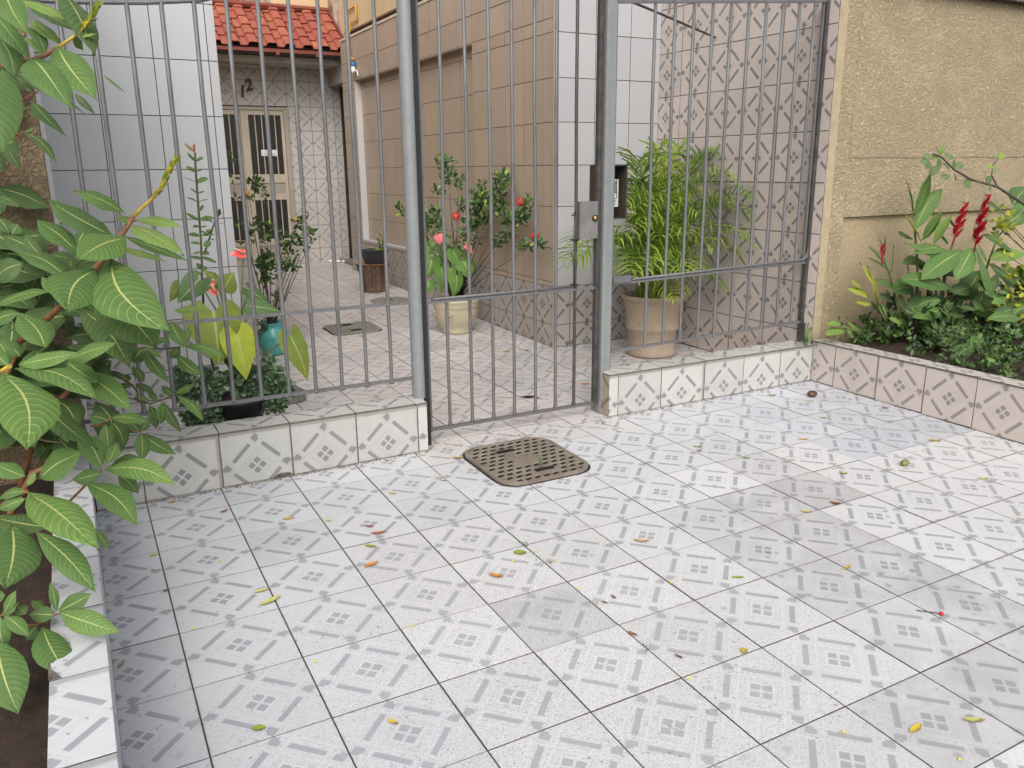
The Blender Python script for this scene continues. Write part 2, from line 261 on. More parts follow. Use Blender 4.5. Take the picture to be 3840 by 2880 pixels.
SHRUB_LEAVES=[[-0.666, -3.819, 5.917, -0.553, -4.112, 5.529, 0.182, 1, 0.5], [-0.787, -3.444, 5.781, -0.558, -3.685, 5.383, 0.143, 0.8, 0.3], [-0.602, -3.267, 5.917, -0.2, -3.54, 5.719, 0.137, 1.5, 0.6], [-0.527, -2.957, 5.914, -0.152, -3.225, 5.683, 0.153, 0.3, 0.6], [-0.232, -3.196, 6.027, -0.064, -3.695, 5.442, 0.242, 0.35, 1.2], [-0.308, -3.296, 5.56, -0.488, -2.889, 5.818, 0.151, 1.5, 0.5], [-0.345, -3.644, 5.506, -0.125, -4.372, 5.03, 0.261, 1, 1.2], [-0.543, -3.687, 5.401, -0.321, -4.408, 4.954, 0.266, 0.8, 0.9], [-0.178, -3.589, 5.595, -0.027, -3.661, 5.622, 0.049, 1.8, 0.3], [-0.203, -3.326, 5.647, -0.136, -3.28, 5.529, 0.101, 1.1, 0.4], [-0.447, -3.367, 5.47, -0.558, -2.991, 5.746, 0.109, 0.5, 0.2], [-0.448, -3.369, 5.46, -0.587, -3.126, 5.632, 0.099, 1.2, 0.2], [-0.8, -3.106, 5.714, -0.659, -3.277, 5.395, 0.139, 0.3, 0.3], [-0.778, -3.391, 5.585, -0.711, -3.526, 5.253, 0.164, 0.5, 0.3], [-0.765, -4.198, 5.258, -0.812, -4.839, 4.601, 0.379, 0.6, 0.8], [-0.942, -3.808, 4.684, -0.872, -3.911, 4.465, 0.103, 0.3, 0.3], [-0.709, -2.066, 5.438, -0.554, -2.204, 5.25, 0.051, 0.1, 0.5], [-0.746, -1.935, 5.417, -0.588, -2.072, 5.238, 0.069, 0.1, 0.3], [-0.548, -2.206, 5.256, -0.515, -2.182, 5.392, 0.068, 0.2, 0.5], [-0.547, -2.204, 5.261, -0.456, -2.243, 5.293, 0.079, 0.3, 0.6], [-0.567, -2.204, 5.229, -0.165, -2.48, 5.019, 0.043, 0.4, 0.5], [-0.217, -1.911, 5.262, -0.059, -2.059, 5.048, 0.071, 0.1, 0.5], [0.068, -2.007, 5.449, 0.254, -2.163, 5.257, 0.033, 0.9, 0.3], [-0.612, -2.44, 5.141, -0.369, -2.908, 4.793, 0.116, 0.3, 1], [-0.697, -1.826, 5.088, -0.548, -1.942, 4.961, 0.038, 0.3, 0.5], [-0.731, -2.113, 4.852, -0.483, -2.571, 4.543, 0.086, 0.3, 0.9], [-0.736, -2.11, 4.852, -0.632, -2.148, 4.906, 0.037, 0.6, 0.5], [-0.904, -1.952, 4.69, -0.812, -2.058, 4.499, 0.093, 0.3, 0.7], [0.06, -2.769, 4.064, -0.372, -2.707, 4.287, 0.196, 1.1, 2], [-0.065, -2.54, 3.823, -0.616, -2.251, 4.201, 0.271, 0.5, 0.8], [-0.414, -2.515, 3.68, -0.741, -2.248, 3.991, 0.228, 0.7, 0.9], [0.013, -3.275, 3.853, -0.437, -3.67, 3.693, 0.317, 1.2, 1.4], [0.13, -2.942, 4.003, -0.025, -3.097, 3.992, 0.107, 1.2, 1], [0.145, -2.837, 3.988, 0.563, -3.083, 3.907, 0.123, 1.6, 2], [0.092, -3.169, 3.959, 0.468, -3.799, 3.696, 0.246, 1.7, 2], [0.034, -2.711, 3.82, 0.587, -3.082, 3.564, 0.109, 0.9, 0.8], [-0.039, -2.821, 3.714, 0.372, -3.081, 3.575, 0.093, 1.7, 2], [-0.118, -2.571, 3.629, 0.029, -2.658, 3.598, 0.07, 1, 1], [-0.138, -3.256, 3.651, 0.2, -4.534, 3.112, 0.42, 1, 1.8], [-0.291, -3.43, 3.581, -0.556, -4.082, 3.278, 0.364, 0.8, 1.3], [-0.227, -2.451, 3.443, -0.058, -2.575, 3.328, 0.122, 0.3, 0.7], [-0.178, -2.214, 3.54, -0.452, -1.972, 3.471, 0.177, 0.3, 0.7], [-0.298, -2.819, 3.261, 0.146, -3.66, 2.807, 0.441, 0.5, 1.2], [-0.463, -2.434, 3.082, -0.091, -3.149, 2.528, 0.305, 0.4, 1.3], [-0.193, -2.281, 3.289, 0.028, -2.429, 3.186, 0.094, 0.7, 1.4], [-0.607, -2.551, 3.216, -0.772, -2.401, 3.425, 0.129, 1, 0.8], [-0.539, -2.302, 3.388, -0.989, -1.983, 3.653, 0.203, 0.6, 0.6], [-0.75, -1.896, 3.586, -0.879, -1.755, 3.829, 0.125, 0.5, 0.7], [-0.741, -1.901, 3.586, -0.449, -2.07, 3.538, 0.156, 0.35, 0.4], [-0.75, -1.896, 3.586, -1.106, -1.639, 3.812, 0.208, 0.4, 0.5], [-0.926, -2.164, 3.55, -1.236, -2.057, 3.359, 0.231, 0.4, 0.3], [-1.23, -2.698, 3.186, -0.693, -2.94, 3.331, 0.18, 0.9, 1.3], [-1.249, -2.732, 3.04, -0.991, -2.842, 3.128, 0.161, 0.8, 1.1], [-0.792, -3.38, 2.859, -0.993, -3.063, 3.171, 0.273, 1, 1.4], [-1.128, -1.573, 3.993, -1.036, -1.674, 3.821, 0.135, 0.4, 1], [-1.013, -1.686, 3.821, -0.939, -1.692, 3.931, 0.135, 0.5, 1], [-1.102, -1.285, 4.219, -0.898, -1.431, 4.093, 0.128, 0.3, 0.3], [0.482, -2.05, 2.911, 0.764, -2.194, 2.93, 0.111, 1.4, 2], [0.437, -2.061, 2.794, 0.559, -2.215, 2.497, 0.156, 0.9, 0.8], [-1.117, -4.044, 2.804, -0.966, -5.069, 2.388, 0.397, 1.1, 2.2], [-1.007, -3.862, 2.825, -0.509, -4.097, 2.923, 0.149, 1.2, 2], [-0.633, -3.718, 2.796, -0.207, -4.013, 2.957, 0.199, 1.1, 2.2], [-1.041, -3.853, 2.792, -0.429, -4.589, 2.594, 0.221, 0.8, 1.6], [-0.634, -3.391, 2.711, -0.392, -3.69, 2.533, 0.175, 0.9, 1], [-0.59, -3.329, 2.607, -0.161, -3.89, 2.278, 0.224, 0.9, 1], [-1.091, -3.709, 2.795, -1.182, -3.474, 3.027, 0.138, 1, 1], [-1.076, -3.83, 2.809, -1.19, -3.604, 2.971, 0.102, 0.9, 1], [-1.042, -2.939, 2.716, -1.185, -2.81, 2.892, 0.123, 0.6, 0.8], [-0.884, -3.258, 2.321, -0.479, -3.931, 1.968, 0.233, 0.55, 1], [-0.478, -3.665, 1.684, -0.653, -3.37, 1.966, 0.187, 0.9, 1.8], [-0.431, -3.677, 1.729, -0.321, -3.567, 1.899, 0.107, 1.2, 1.8], [-0.459, -3.678, 1.673, 0.12, -4.241, 1.603, 0.187, 1.3, 2.2], [-0.486, -3.67, 1.652, -0.747, -3.552, 1.583, 0.135, 0.7, 1], [-0.629, -3.731, 1.587, -0.256, -4.362, 1.314, 0.207, 0.85, 1], [-0.424, -3.375, 1.573, -0.103, -3.517, 1.668, 0.204, 0.5, 0.6], [-0.34, -3.542, 1.557, -0.187, -3.679, 1.37, 0.144, 0.9, 1.4], [-0.971, -4.28, 1.885, -0.607, -4.407, 2.106, 0.235, 1, 0.8], [-1.069, -4.222, 1.902, -1.301, -4.063, 2.022, 0.151, 1, 1.6], [-1.048, -4.484, 1.848, -0.571, -5.398, 1.599, 0.299, 1.3, 2.3], [-1.069, -4.365, 1.818, -1.292, -4.266, 1.754, 0.083, 0.8, 1.2], [-1.084, -4.375, 1.759, -1.31, -4.282, 1.666, 0.091, 0.9, 2], [-0.921, -4.532, 1.522, -1.35, -4.276, 1.615, 0.205, 0.35, 0.8], [-1.19, -4.589, 1.638, -1.277, -5.009, 1.253, 0.361, 0.7, 1], [-1.032, -4.59, 1.525, -0.648, -5.148, 1.123, 0.187, 0.8, 1.2], [-0.589, -4.714, 1.504, -0.502, -4.812, 1.33, 0.068, 0.7, 1], [-0.945, -5.137, 1.027, -0.961, -5.059, 1.258, 0.06, 0.8, 0.8], [-0.932, -5.143, 1.029, -0.678, -5.237, 1.165, 0.131, 0.7, 0.8], [-0.916, -5.256, 1.072, -0.509, -5.621, 0.965, 0.162, 1.2, 2.3], [-0.955, -5.14, 0.999, -1.145, -5.036, 1.008, 0.111, 0.7, 1], [-1.052, -5.216, 0.96, -0.878, -5.73, 0.73, 0.218, 0.8, 1.3], [-1.107, -4.98, 0.871, -1.207, -4.964, 0.746, 0.109, 0.4, 0.6], [-1.04, -4.98, 0.99, -1.126, -4.913, 1.061, 0.073, 0.4, 0.4], [-1.287, -5.266, 1.16, -1.133, -5.397, 0.997, 0.093, 0.9, 1.1], [-1.286, -5.265, 1.167, -1.176, -5.27, 1.344, 0.075, 1, 0.8], [-1.298, -5.258, 1.167, -1.172, -5.3, 1.251, 0.096, 0.8, 0.6], [-1.313, -5.256, 1.147, -1.307, -5.333, 0.903, 0.116, 0.7, 0.8], [-1.351, -5.388, 1.031, -1.23, -5.91, 0.674, 0.262, 0.85, 0.8], [-1.357, -5.091, 1.229, -1.268, -5.131, 1.255, 0.076, 0.8, 0.6], [-1.193, -5.195, 1.174, -1.143, -5.24, 1.113, 0.083, 0.9, 0.6], [-1.063, -4.355, 1.861, -0.974, -4.367, 1.978, 0.052, 1.6, 0.6], [-0.319, -2.413, 1.842, 0.029, -2.723, 1.816, 0.133, 1, 2], [-0.34, -2.195, 1.752, -0.529, -2.078, 1.807, 0.169, 0.3, 0.5], [-0.385, -2.4, 1.77, -0.392, -2.479, 1.492, 0.128, 0.6, 1.2], [-0.308, -2.215, 1.741, -0.221, -2.341, 1.477, 0.179, 0.4, 0.7], [-0.024, -2.408, 1.601, 0.272, -2.741, 1.405, 0.147, 0.6, 1], [-0.046, -2.501, 1.643, -0.079, -2.681, 1.374, 0.14, 0.7, 1.6], [-0.034, -2.285, 1.602, 0.065, -2.293, 1.752, 0.088, 0.8, 1], [-0.045, -2.282, 1.592, -0.14, -2.2, 1.699, 0.093, 0.3, 0.7], [-0.058, -2.063, 1.52, -0.194, -1.951, 1.651, 0.123, 0.15, 0.2], [0.123, -2.101, 2.494, 0.311, -2.42, 2.154, 0.137, 0.7, 1], [0.113, -2.194, 2.558, 0.28, -2.322, 2.428, 0.071, 0.9, 1.5], [0.113, -1.978, 2.495, -0.031, -1.949, 2.341, 0.172, 0.3, 0.9], [0.226, -2.121, 2.61, 0.391, -2.22, 2.575, 0.115, 0.7, 0.8], [0.578, -1.888, 2.45, 0.961, -2.245, 2.329, 0.128, 1, 2], [0.536, -1.759, 2.413, 0.404, -1.722, 2.304, 0.133, 0.5, 0.8], [0.484, -1.757, 2.329, 0.708, -2.058, 2.113, 0.133, 0.7, 1.1], [0.592, -1.778, 2.451, 0.663, -1.752, 2.664, 0.072, 0.9, 0.9], [0.415, -1.972, 1.88, 0.641, -2.29, 1.61, 0.12, 0.9, 1.8], [0.413, -1.855, 1.876, 0.634, -1.941, 1.982, 0.09, 0.6, 1.2], [0.387, -1.741, 1.822, 0.285, -1.649, 1.947, 0.111, 0.3, 0.5], [0.108, -1.95, 1.8, 0.137, -2.047, 1.528, 0.13, 0.15, 0.3], [0.243, -2.011, 1.837, 0.197, -2.063, 1.582, 0.119, 0.8, 0.8], [0.263, -2.021, 1.837, 0.404, -2.201, 1.487, 0.119, 0.25, 0.9], [0.006, -1.755, 1.879, 0.131, -1.838, 1.822, 0.052, 0.7, 0.3], [-0.039, -1.697, 1.99, -0.238, -1.595, 1.981, 0.069, 0.3, 0.3], [-0.0, -1.599, 1.998, 0.194, -1.736, 1.884, 0.087, 0.15, 0.3], [0.1, -1.646, 2.019, -0.009, -1.534, 2.2, 0.122, 0.4, 0.9], [0.203, -1.768, 1.794, 0.121, -1.69, 1.907, 0.069, 0.3, 0.3], [-0.406, -1.57, 2.157, -0.219, -1.622, 2.314, 0.153, 0.25, 0.8], [-0.052, -1.674, 2.046, -0.287, -1.508, 2.181, 0.08, 0.3, 0.3], [-0.077, -1.548, 2.032, -0.057, -1.536, 2.105, 0.069, 0.3, 0.3], [-0.957, -0.574, 1.874, -0.488, -1.206, 1.77, 0.331, 0.1116020913134459, 0.5], [-1.259, -0.823, 1.424, -0.986, -1.35, 1.322, 0.276, 0.19862913304793214, 0.5], [-0.956, -1.831, 2.573, -0.907, -2.298, 2.275, 0.33, 0.4062901806516567, 0.5], [-1.587, -1.427, 2.016, -1.833, -1.689, 1.878, 0.22, 0.4485618978897129, 0.5], [-1.465, -0.55, 3.212, -1.203, -0.5, 2.977, 0.335, 0.31568938754832426, 0.5], [-0.689, -0.55, 3.24, -0.96, -0.5, 2.766, 0.327, 0.2195155591415471, 0.5], [-1.103, -1.231, 3.483, -0.745, -1.81, 3.363, 0.292, 0.1013532477497427, 0.5], [-0.709, -1.267, 3.038, -0.569, -1.794, 2.698, 0.258, 0.29248735449474556, 0.5], [-0.594, -0.55, 3.628, -0.09, -0.539, 3.576, 0.321, 0.10722701415141206, 0.5], [-0.56, -0.884, 2.901, -0.239, -1.398, 2.927, 0.242, 0.48207195983646656, 0.5], [-1.668, -0.55, 1.79, -1.276, -0.549, 1.724, 0.263, 0.309880728277248, 0.5], [-0.494, -0.55, 3.524, -0.401, -0.956, 3.051, 0.224, 0.4783200740168735, 0.5], [-1.634, -0.55, 2.968, -1.275, -0.819, 2.819, 0.331, 0.31805761483929557, 0.5], [-1.224, -1.215, 3.125, -0.914, -1.767, 3.007, 0.303, 0.49869072581468155, 0.5], [-1.485, -0.55, 3.658, -1.877, -0.5, 3.602, 0.248, 0.3375840882773188, 0.5], [-0.528, -1.248, 2.721, -0.026, -1.907, 2.586, 0.224, 0.29742567936833286, 0.5], [-0.402, -0.55, 3.467, 0.034, -1.13, 3.347, 0.315, 0.14265224387890357, 0.5], [-1.058, -0.55, 3.408, -1.213, -0.5, 3.041, 0.34, 0.4409010683574972, 0.5], [-0.301, -1.25, 2.705, -0.418, -1.647, 2.342, 0.255, 0.2615157660897388, 0.5], [-1.627, -0.55, 2.78, -1.144, -0.5, 2.706, 0.28, 0.2353915041092643, 0.5], [-1.646, -0.55, 3.105, -1.376, -0.5, 2.852, 0.314, 0.4099592368474567, 0.5], [-0.813, -0.653, 2.088, -1.178, -0.898, 1.797, 0.254, 0.2942740895296885, 0.5], [-0.685, -1.562, 2.196, -0.242, -2.176, 2.105, 0.29, 0.10463226280899002, 0.5], [-0.9, -0.55, 3.176, -1.42, -0.544, 3.101, 0.298, 0.41905037867000894, 0.5], [-1.355, -0.55, 2.153, -1.184, -0.912, 1.877, 0.321, 0.4479645009844645, 0.5], [-0.945, -0.55, 1.184, -1.388, -0.586, 1.234, 0.24, 0.43464811254152336, 0.5], [-0.364, -0.87, 2.586, -0.528, -1.261, 2.165, 0.241, 0.41214865129060985, 0.5], [-0.966, -1.17, 2.212, -1.367, -1.39, 1.937, 0.296, 0.3881657898307348, 0.5], [-1.639, -0.55, 3.453, -1.856, -0.714, 3.202, 0.302, 0.35234606480140196, 0.5], [-1.674, -0.997, 2.751, -1.325, -1.551, 2.693, 0.258, 0.17261888528663474, 0.5], [-1.351, -0.55, 3.753, -1.712, -0.666, 3.467, 0.291, 0.19513856386546857, 0.5], [-0.265, -1.085, 3.834, -0.398, -1.479, 3.458, 0.234, 0.432548023901114, 0.5], [-1.093, -0.55, 3.732, -0.728, -0.899, 3.504, 0.261, 0.3323584952747578, 0.5], [-0.448, -1.562, 1.833, -0.32, -2.086, 1.484, 0.264, 0.15684499489300086, 0.5], [-0.951, -0.55, 2.283, -0.484, -0.762, 2.248, 0.262, 0.45738679963844575, 0.5], [-1.687, -0.55, 3.563, -1.939, -0.5, 3.374, 0.296, 0.4565127121338083, 0.5], [-1.175, -1.235, 2.841, -1.369, -1.626, 2.363, 0.266, 0.4844556386916773, 0.5], [-0.443, -1.684, 2.433, -0.01, -2.262, 2.441, 0.27, 0.22766101940028682, 0.5], [-0.306, -1.635, 2.671, -0.654, -1.798, 2.684, 0.295, 0.27738705350607723, 0.5], [-1.503, -0.55, 1.763, -1.025, -0.852, 1.8, 0.253, 0.47410125277721293, 0.5], [-0.525, -1.375, 3.266, -0.258, -1.995, 2.843, 0.255, 0.3432150363698104, 0.5], [-1.139, -0.739, 2.198, -1.177, -1.148, 1.94, 0.311, 0.22027590358956886, 0.5], [-0.921, -1.176, 3.048, -1.343, -1.311, 3.02, 0.263, 0.39800687376450883, 0.5], [-0.738, -1.14, 3.77, -1.285, -1.237, 3.649, 0.327, 0.3182369148468355, 0.5], [-1.857, -0.764, 1.942, -2.289, -0.927, 1.806, 0.296, 0.2927516247591164, 0.5], [-0.377, -1.331, 2.899, -0.202, -1.845, 2.667, 0.256, 0.43200941609798893, 0.5], [-1.857, -0.55, 1.682, -2.188, -0.537, 1.616, 0.314, 0.46427024695560537, 0.5], [-1.588, -0.55, 2.639, -1.953, -0.612, 2.692, 0.238, 0.33434089583577575, 0.5], [-0.425, -1.371, 3.693, -0.266, -1.937, 3.26, 0.3, 0.11022133628443359, 0.5], [-0.893, -0.55, 1.156, -1.017, -0.788, 0.957, 0.321, 0.18769284371899217, 0.5], [-0.986, -0.866, 1.368, -0.75, -1.399, 1.178, 0.33, 0.15989200229372336, 0.5], [-0.823, -1.527, 2.897, -1.069, -1.796, 2.737, 0.233, 0.2516796223685922, 0.5], [-1.562, -0.55, 3.687, -1.626, -0.589, 3.186, 0.236, 0.2726682010037833, 0.5], [-1.356, -0.792, 2.352, -0.969, -1.376, 2.264, 0.227, 0.378918511553777, 0.5], [-1.618, -0.646, 2.272, -1.226, -1.258, 2.099, 0.295, 0.20529868919606842, 0.5], [-0.899, -0.55, 3.15, -1.234, -0.5, 3.158, 0.248, 0.24848564998310274, 0.5], [-0.579, -0.55, 3.347, -0.797, -0.791, 3.119, 0.3, 0.13647130985076694, 0.5], [-1.594, -1.104, 2.456, -1.284, -1.691, 2.222, 0.259, 0.41858543315739205, 0.5], [-1.733, -1.448, 2.22, -1.418, -2.078, 1.849, 0.302, 0.18923520967247348, 0.5], [-1.819, -0.55, 1.348, -1.67, -1.011, 1.138, 0.295, 0.2417193050259864, 0.5], [-1.408, -0.55, 2.984, -1.662, -0.641, 2.708, 0.236, 0.4324402074763546, 0.5], [-0.911, -1.279, 1.866, -0.677, -1.836, 1.597, 0.291, 0.3293033814873721, 0.5], [-0.629, -1.733, 2.955, -0.278, -2.279, 2.928, 0.225, 0.4557029811654023, 0.5], [-1.099, -1.904, 2.154, -1.63, -1.978, 2.138, 0.294, 0.271457935342963, 0.5], [-0.934, -1.259, 3.635, -0.74, -1.805, 3.329, 0.266, 0.4521371318985822, 0.5], [-1.453, -0.867, 3.254, -1.26, -1.405, 2.976, 0.248, 0.292814370680923, 0.5], [-1.864, -0.969, 1.612, -1.386, -1.604, 1.514, 0.301, 0.28869269743203496, 0.5], [-0.231, -0.708, 3.508, -0.423, -1.085, 3.08, 0.308, 0.16529144356707373, 0.5], [-1.302, -0.87, 3.805, -0.932, -1.47, 3.634, 0.337, 0.24570124352134745, 0.5], [-1.287, -1.099, 2.739, -1.382, -1.528, 2.314, 0.24, 0.19621326379670345, 0.5], [-0.935, -0.999, 1.43, -1.473, -1.106, 1.292, 0.221, 0.12434674338410466, 0.5], [-0.576, -1.865, 2.934, -1.145, -1.947, 2.826, 0.282, 0.2400053201303025, 0.5], [-1.589, -0.55, 3.61, -2.125, -0.5, 3.61, 0.226, 0.19738544715716155, 0.5], [-1.604, -1.279, 2.971, -1.634, -1.721, 2.619, 0.257, 0.12053648196185934, 0.5], [-1.826, -1.351, 1.592, -2.201, -1.48, 1.668, 0.284, 0.13374389984290078, 0.5], [-1.201, -0.55, 3.562, -0.793, -1.039, 3.369, 0.323, 0.18576390333458265, 0.5], [-1.788, -0.55, 2.508, -2.14, -0.718, 2.401, 0.295, 0.3902554512392079, 0.5], [-0.349, -1.186, 3.075, -0.225, -1.685, 2.802, 0.234, 0.22468701745040098, 0.5], [-1.828, -0.55, 1.794, -1.961, -0.5, 1.568, 0.23, 0.19793982117525927, 0.5], [-1.667, -0.55, 2.756, -1.662, -0.773, 2.496, 0.304, 0.11921244473338809, 0.5], [-1.409, -0.74, 3.156, -1.066, -1.333, 2.958, 0.258, 0.4009268813409269, 0.5], [-1.102, -0.861, 1.54, -1.115, -1.314, 1.182, 0.273, 0.4267202755438563, 0.5], [-0.973, -0.848, 1.354, -1.12, -1.198, 1.098, 0.317, 0.25296212304213883, 0.5], [-1.408, -0.955, 3.717, -1.478, -1.403, 3.271, 0.254, 0.1254093812179261, 0.5], [-0.642, -1.962, 2.603, -0.325, -2.496, 2.559, 0.263, 0.4439192600791694, 0.5], [-0.396, -1.771, 2.404, -0.787, -1.945, 2.304, 0.26, 0.1049783651926969, 0.5], [-1.041, -0.714, 1.684, -0.682, -1.307, 1.517, 0.241, 0.38377373261461567, 0.5], [-1.307, -0.55, 1.367, -1.025, -1.093, 1.198, 0.33, 0.2843988495952692, 0.5], [-1.152, -0.55, 2.665, -0.737, -0.894, 2.542, 0.336, 0.33840620220188744, 0.5], [-1.733, -0.871, 1.857, -1.172, -1.552, 1.754, 0.224, 0.33079629610724687, 0.5], [-1.182, -1.262, 1.698, -1.124, -1.726, 1.424, 0.244, 0.3249730125541218, 0.5], [-1.305, -1.366, 2.079, -1.54, -1.655, 1.869, 0.338, 0.4360839662206697, 0.5], [-0.545, -1.395, 2.331, -0.263, -1.998, 1.992, 0.279, 0.11509760348132025, 0.5], [-1.447, -0.55, 3.562, -1.152, -0.516, 3.381, 0.316, 0.22962419532880302, 0.5], [-0.891, -1.003, 1.636, -0.801, -1.49, 1.344, 0.221, 0.30469749750295905, 0.5], [-0.799, -0.964, 3.393, -0.954, -1.305, 3.152, 0.257, 0.2531347081100521, 0.5], [-1.134, -1.146, 2.13, -0.593, -1.782, 2.139, 0.331, 0.37712255584437904, 0.5], [-0.811, -0.55, 2.405, -1.152, -0.74, 2.125, 0.302, 0.3088832891189678, 0.5], [-1.179, -1.236, 3.698, -1.489, -1.52, 3.374, 0.311, 0.38578403119178095, 0.5], [-1.44, -1.363, 1.642, -1.519, -1.737, 1.425, 0.31, 0.3679764120633706, 0.5], [-0.476, -1.139, 1.515, -0.263, -1.703, 1.183, 0.293, 0.18349816049065357, 0.5], [-0.882, -0.769, 4.835, -1.134, -1.044, 4.642, 0.267, 0.1712533764565031, 0.5], [-1.142, -0.55, 5.427, -0.777, -0.5, 5.094, 0.286, 0.3861045747512526, 0.5], [-1.235, -0.55, 5.694, -1.657, -0.621, 5.292, 0.24, 0.3531229955346489, 0.5], [-1.263, -1.159, 3.963, -0.917, -1.791, 3.639, 0.27, 0.2701570882893654, 0.5], [-1.406, -0.55, 4.651, -1.035, -1.0, 4.569, 0.224, 0.1462385305632825, 0.5], [-1.445, -0.619, 4.682, -1.765, -0.915, 4.3, 0.307, 0.12455684826464108, 0.5], [-1.595, -0.55, 3.816, -1.964, -0.5, 3.412, 0.247, 0.3787203956105908, 0.5], [-1.252, -0.55, 6.009, -0.959, -1.058, 5.771, 0.294, 0.1419604109971937, 0.5], [-1.133, -0.55, 4.295, -0.641, -0.5, 4.042, 0.295, 0.48603837451471443, 0.5], [-1.326, -0.709, 5.341, -1.789, -0.858, 5.195, 0.309, 0.13351256622628857, 0.5], [-1.531, -0.55, 4.681, -1.89, -0.5, 4.341, 0.279, 0.48507912857115043, 0.5], [-1.003, -0.55, 5.711, -0.698, -0.5, 5.389, 0.262, 0.39492642043656023, 0.5], [-1.287, -0.599, 4.362, -1.207, -1.122, 3.931, 0.256, 0.2347786037417425, 0.5], [-1.123, -0.721, 5.749, -1.302, -1.07, 5.437, 0.253, 0.13840799198552187, 0.5], [-1.509, -0.55, 3.583, -1.165, -0.835, 3.394, 0.317, 0.10204937403791986, 0.5], [-1.322, -0.879, 5.083, -1.663, -1.14, 4.777, 0.226, 0.18743462322305998, 0.5], [-1.435, -0.55, 5.714, -0.948, -0.5, 5.535, 0.281, 0.12119818377497903, 0.5], [-1.327, -0.55, 3.698, -1.644, -0.791, 3.36, 0.224, 0.10952772921810038, 0.5], [-1.215, -0.55, 3.596, -1.665, -0.5, 3.239, 0.311, 0.45671171646838815, 0.5]]
SHRUB_STEMS=[[[[-1.072, -2.602, 5.35], [-0.835, -3.072, 5.376], [-0.678, -3.27, 5.381], [-0.568, -3.442, 5.396], [-0.448, -3.49, 5.446], [-0.355, -3.524, 5.498]], 0.04, 0.03, 0], [[[-0.355, -3.524, 5.498], [-0.26, -3.555, 5.563], [-0.174, -3.583, 5.624]], 0.026, 0.02, 1], [[[-1.104, -1.753, 2.654], [-0.777, -2.186, 2.96], [-0.579, -2.466, 3.157], [-0.278, -2.983, 3.531], [-0.179, -3.003, 3.641], [0.034, -3.036, 3.907], [0.117, -3.045, 4.027]], 0.055, 0.038, 0], [[[0.117, -3.045, 4.027], [0.204, -3.066, 4.109], [0.319, -3.097, 4.21], [0.429, -3.117, 4.339]], 0.03, 0.02, 1], [[[-1.391, -3.043, 2.532], [-1.158, -3.801, 2.761], [-1.068, -3.944, 2.832]], 0.03, 0.03, 1], [[[-0.524, -1.683, 1.57], [-0.423, -2.058, 1.67], [-0.319, -2.308, 1.802]], 0.02, 0.018, 0], [[[-0.503, -1.652, 1.318], [-0.229, -1.955, 1.576], [-0.112, -2.244, 1.603], [-0.04, -2.393, 1.623]], 0.02, 0.015, 0], [[[-0.374, -1.429, 2.293], [-0.061, -1.677, 2.411], [0.113, -1.978, 2.495], [0.343, -1.883, 2.44], [0.537, -1.758, 2.418]], 0.02, 0.015, 2], [[[-0.385, -1.339, 2.181], [-0.21, -1.453, 2.112], [-0.023, -1.593, 1.976], [0.016, -1.641, 1.886], [-0.024, -1.64, 1.819], [-0.154, -1.564, 1.843]], 0.02, 0.012, 2], [[[-0.024, -1.64, 1.819], [0.116, -1.84, 1.789], [0.253, -1.901, 1.832], [0.391, -1.848, 1.859]], 0.016, 0.012, 2], [[[-0.831, -3.152, 1.205], [-0.629, -3.415, 1.467], [-0.484, -3.667, 1.666]], 0.02, 0.018, 0], [[[-1.428, -3.81, 1.468], [-1.208, -4.203, 1.722], [-1.069, -4.365, 1.818]], 0.028, 0.024, 0], [[[-1.491, -4.592, 0.703], [-1.249, -4.906, 0.865], [-1.097, -5.086, 0.924], [-0.947, -5.141, 1.006]], 0.016, 0.012, 0], [[[-1.473, -4.908, 0.852], [-1.326, -5.148, 1.095], [-1.286, -5.265, 1.167]], 0.014, 0.012, 0], [[[-1.04, -1.512, 5.133], [-0.765, -1.885, 5.16], [-0.6, -2.07, 5.227], [-0.548, -2.206, 5.256]], 0.014, 0.01, 3], [[[-1.041, -1.608, 4.812], [-0.786, -1.967, 4.846], [-0.73, -2.111, 4.857]], 0.014, 0.01, 0], [[[-1.053, -2.52, 1.749], [-0.935, -2.699, 1.75], [-0.803, -2.772, 1.739]], 0.012, 0.01, 2], [[[-1.7, -1.2, 0.45], [-1.552, -1.376, 1.727], [-1.104, -1.753, 2.654]], 0.06, 0.045, 0], [[[-1.9, -2.2, 0.45], [-1.636, -2.301, 3.075], [-1.072, -2.602, 5.35]], 0.06, 0.045, 0], [[[-1.5, -1.0, 0.45], [-1.087, -1.114, 1.547], [-0.374, -1.429, 2.293]], 0.06, 0.045, 0], [[[-1.9, -3.2, 0.45], [-1.795, -3.021, 1.666], [-1.391, -3.043, 2.532]], 0.06, 0.045, 0], [[[-1.6, -1.6, 0.45], [-1.202, -1.526, 1.059], [-0.503, -1.652, 1.318]], 0.06, 0.045, 0], [[[-1.8, -3.8, 0.45], [-1.764, -3.705, 1.134], [-1.428, -3.81, 1.468]], 0.06, 0.045, 0], [[[-1.8, -4.6, 0.45], [-1.795, -4.496, 0.751], [-1.491, -4.592, 0.703]], 0.06, 0.045, 0]]
SHRUB_SPIKES=[[[[-0.174, -3.583, 5.624], [-0.074, -3.605, 5.727], [0.009, -3.608, 5.863]], 0.022], [[[0.319, -3.097, 4.21], [0.421, -3.113, 4.339], [0.476, -3.112, 4.44], [0.567, -3.117, 4.583]], 0.03]]
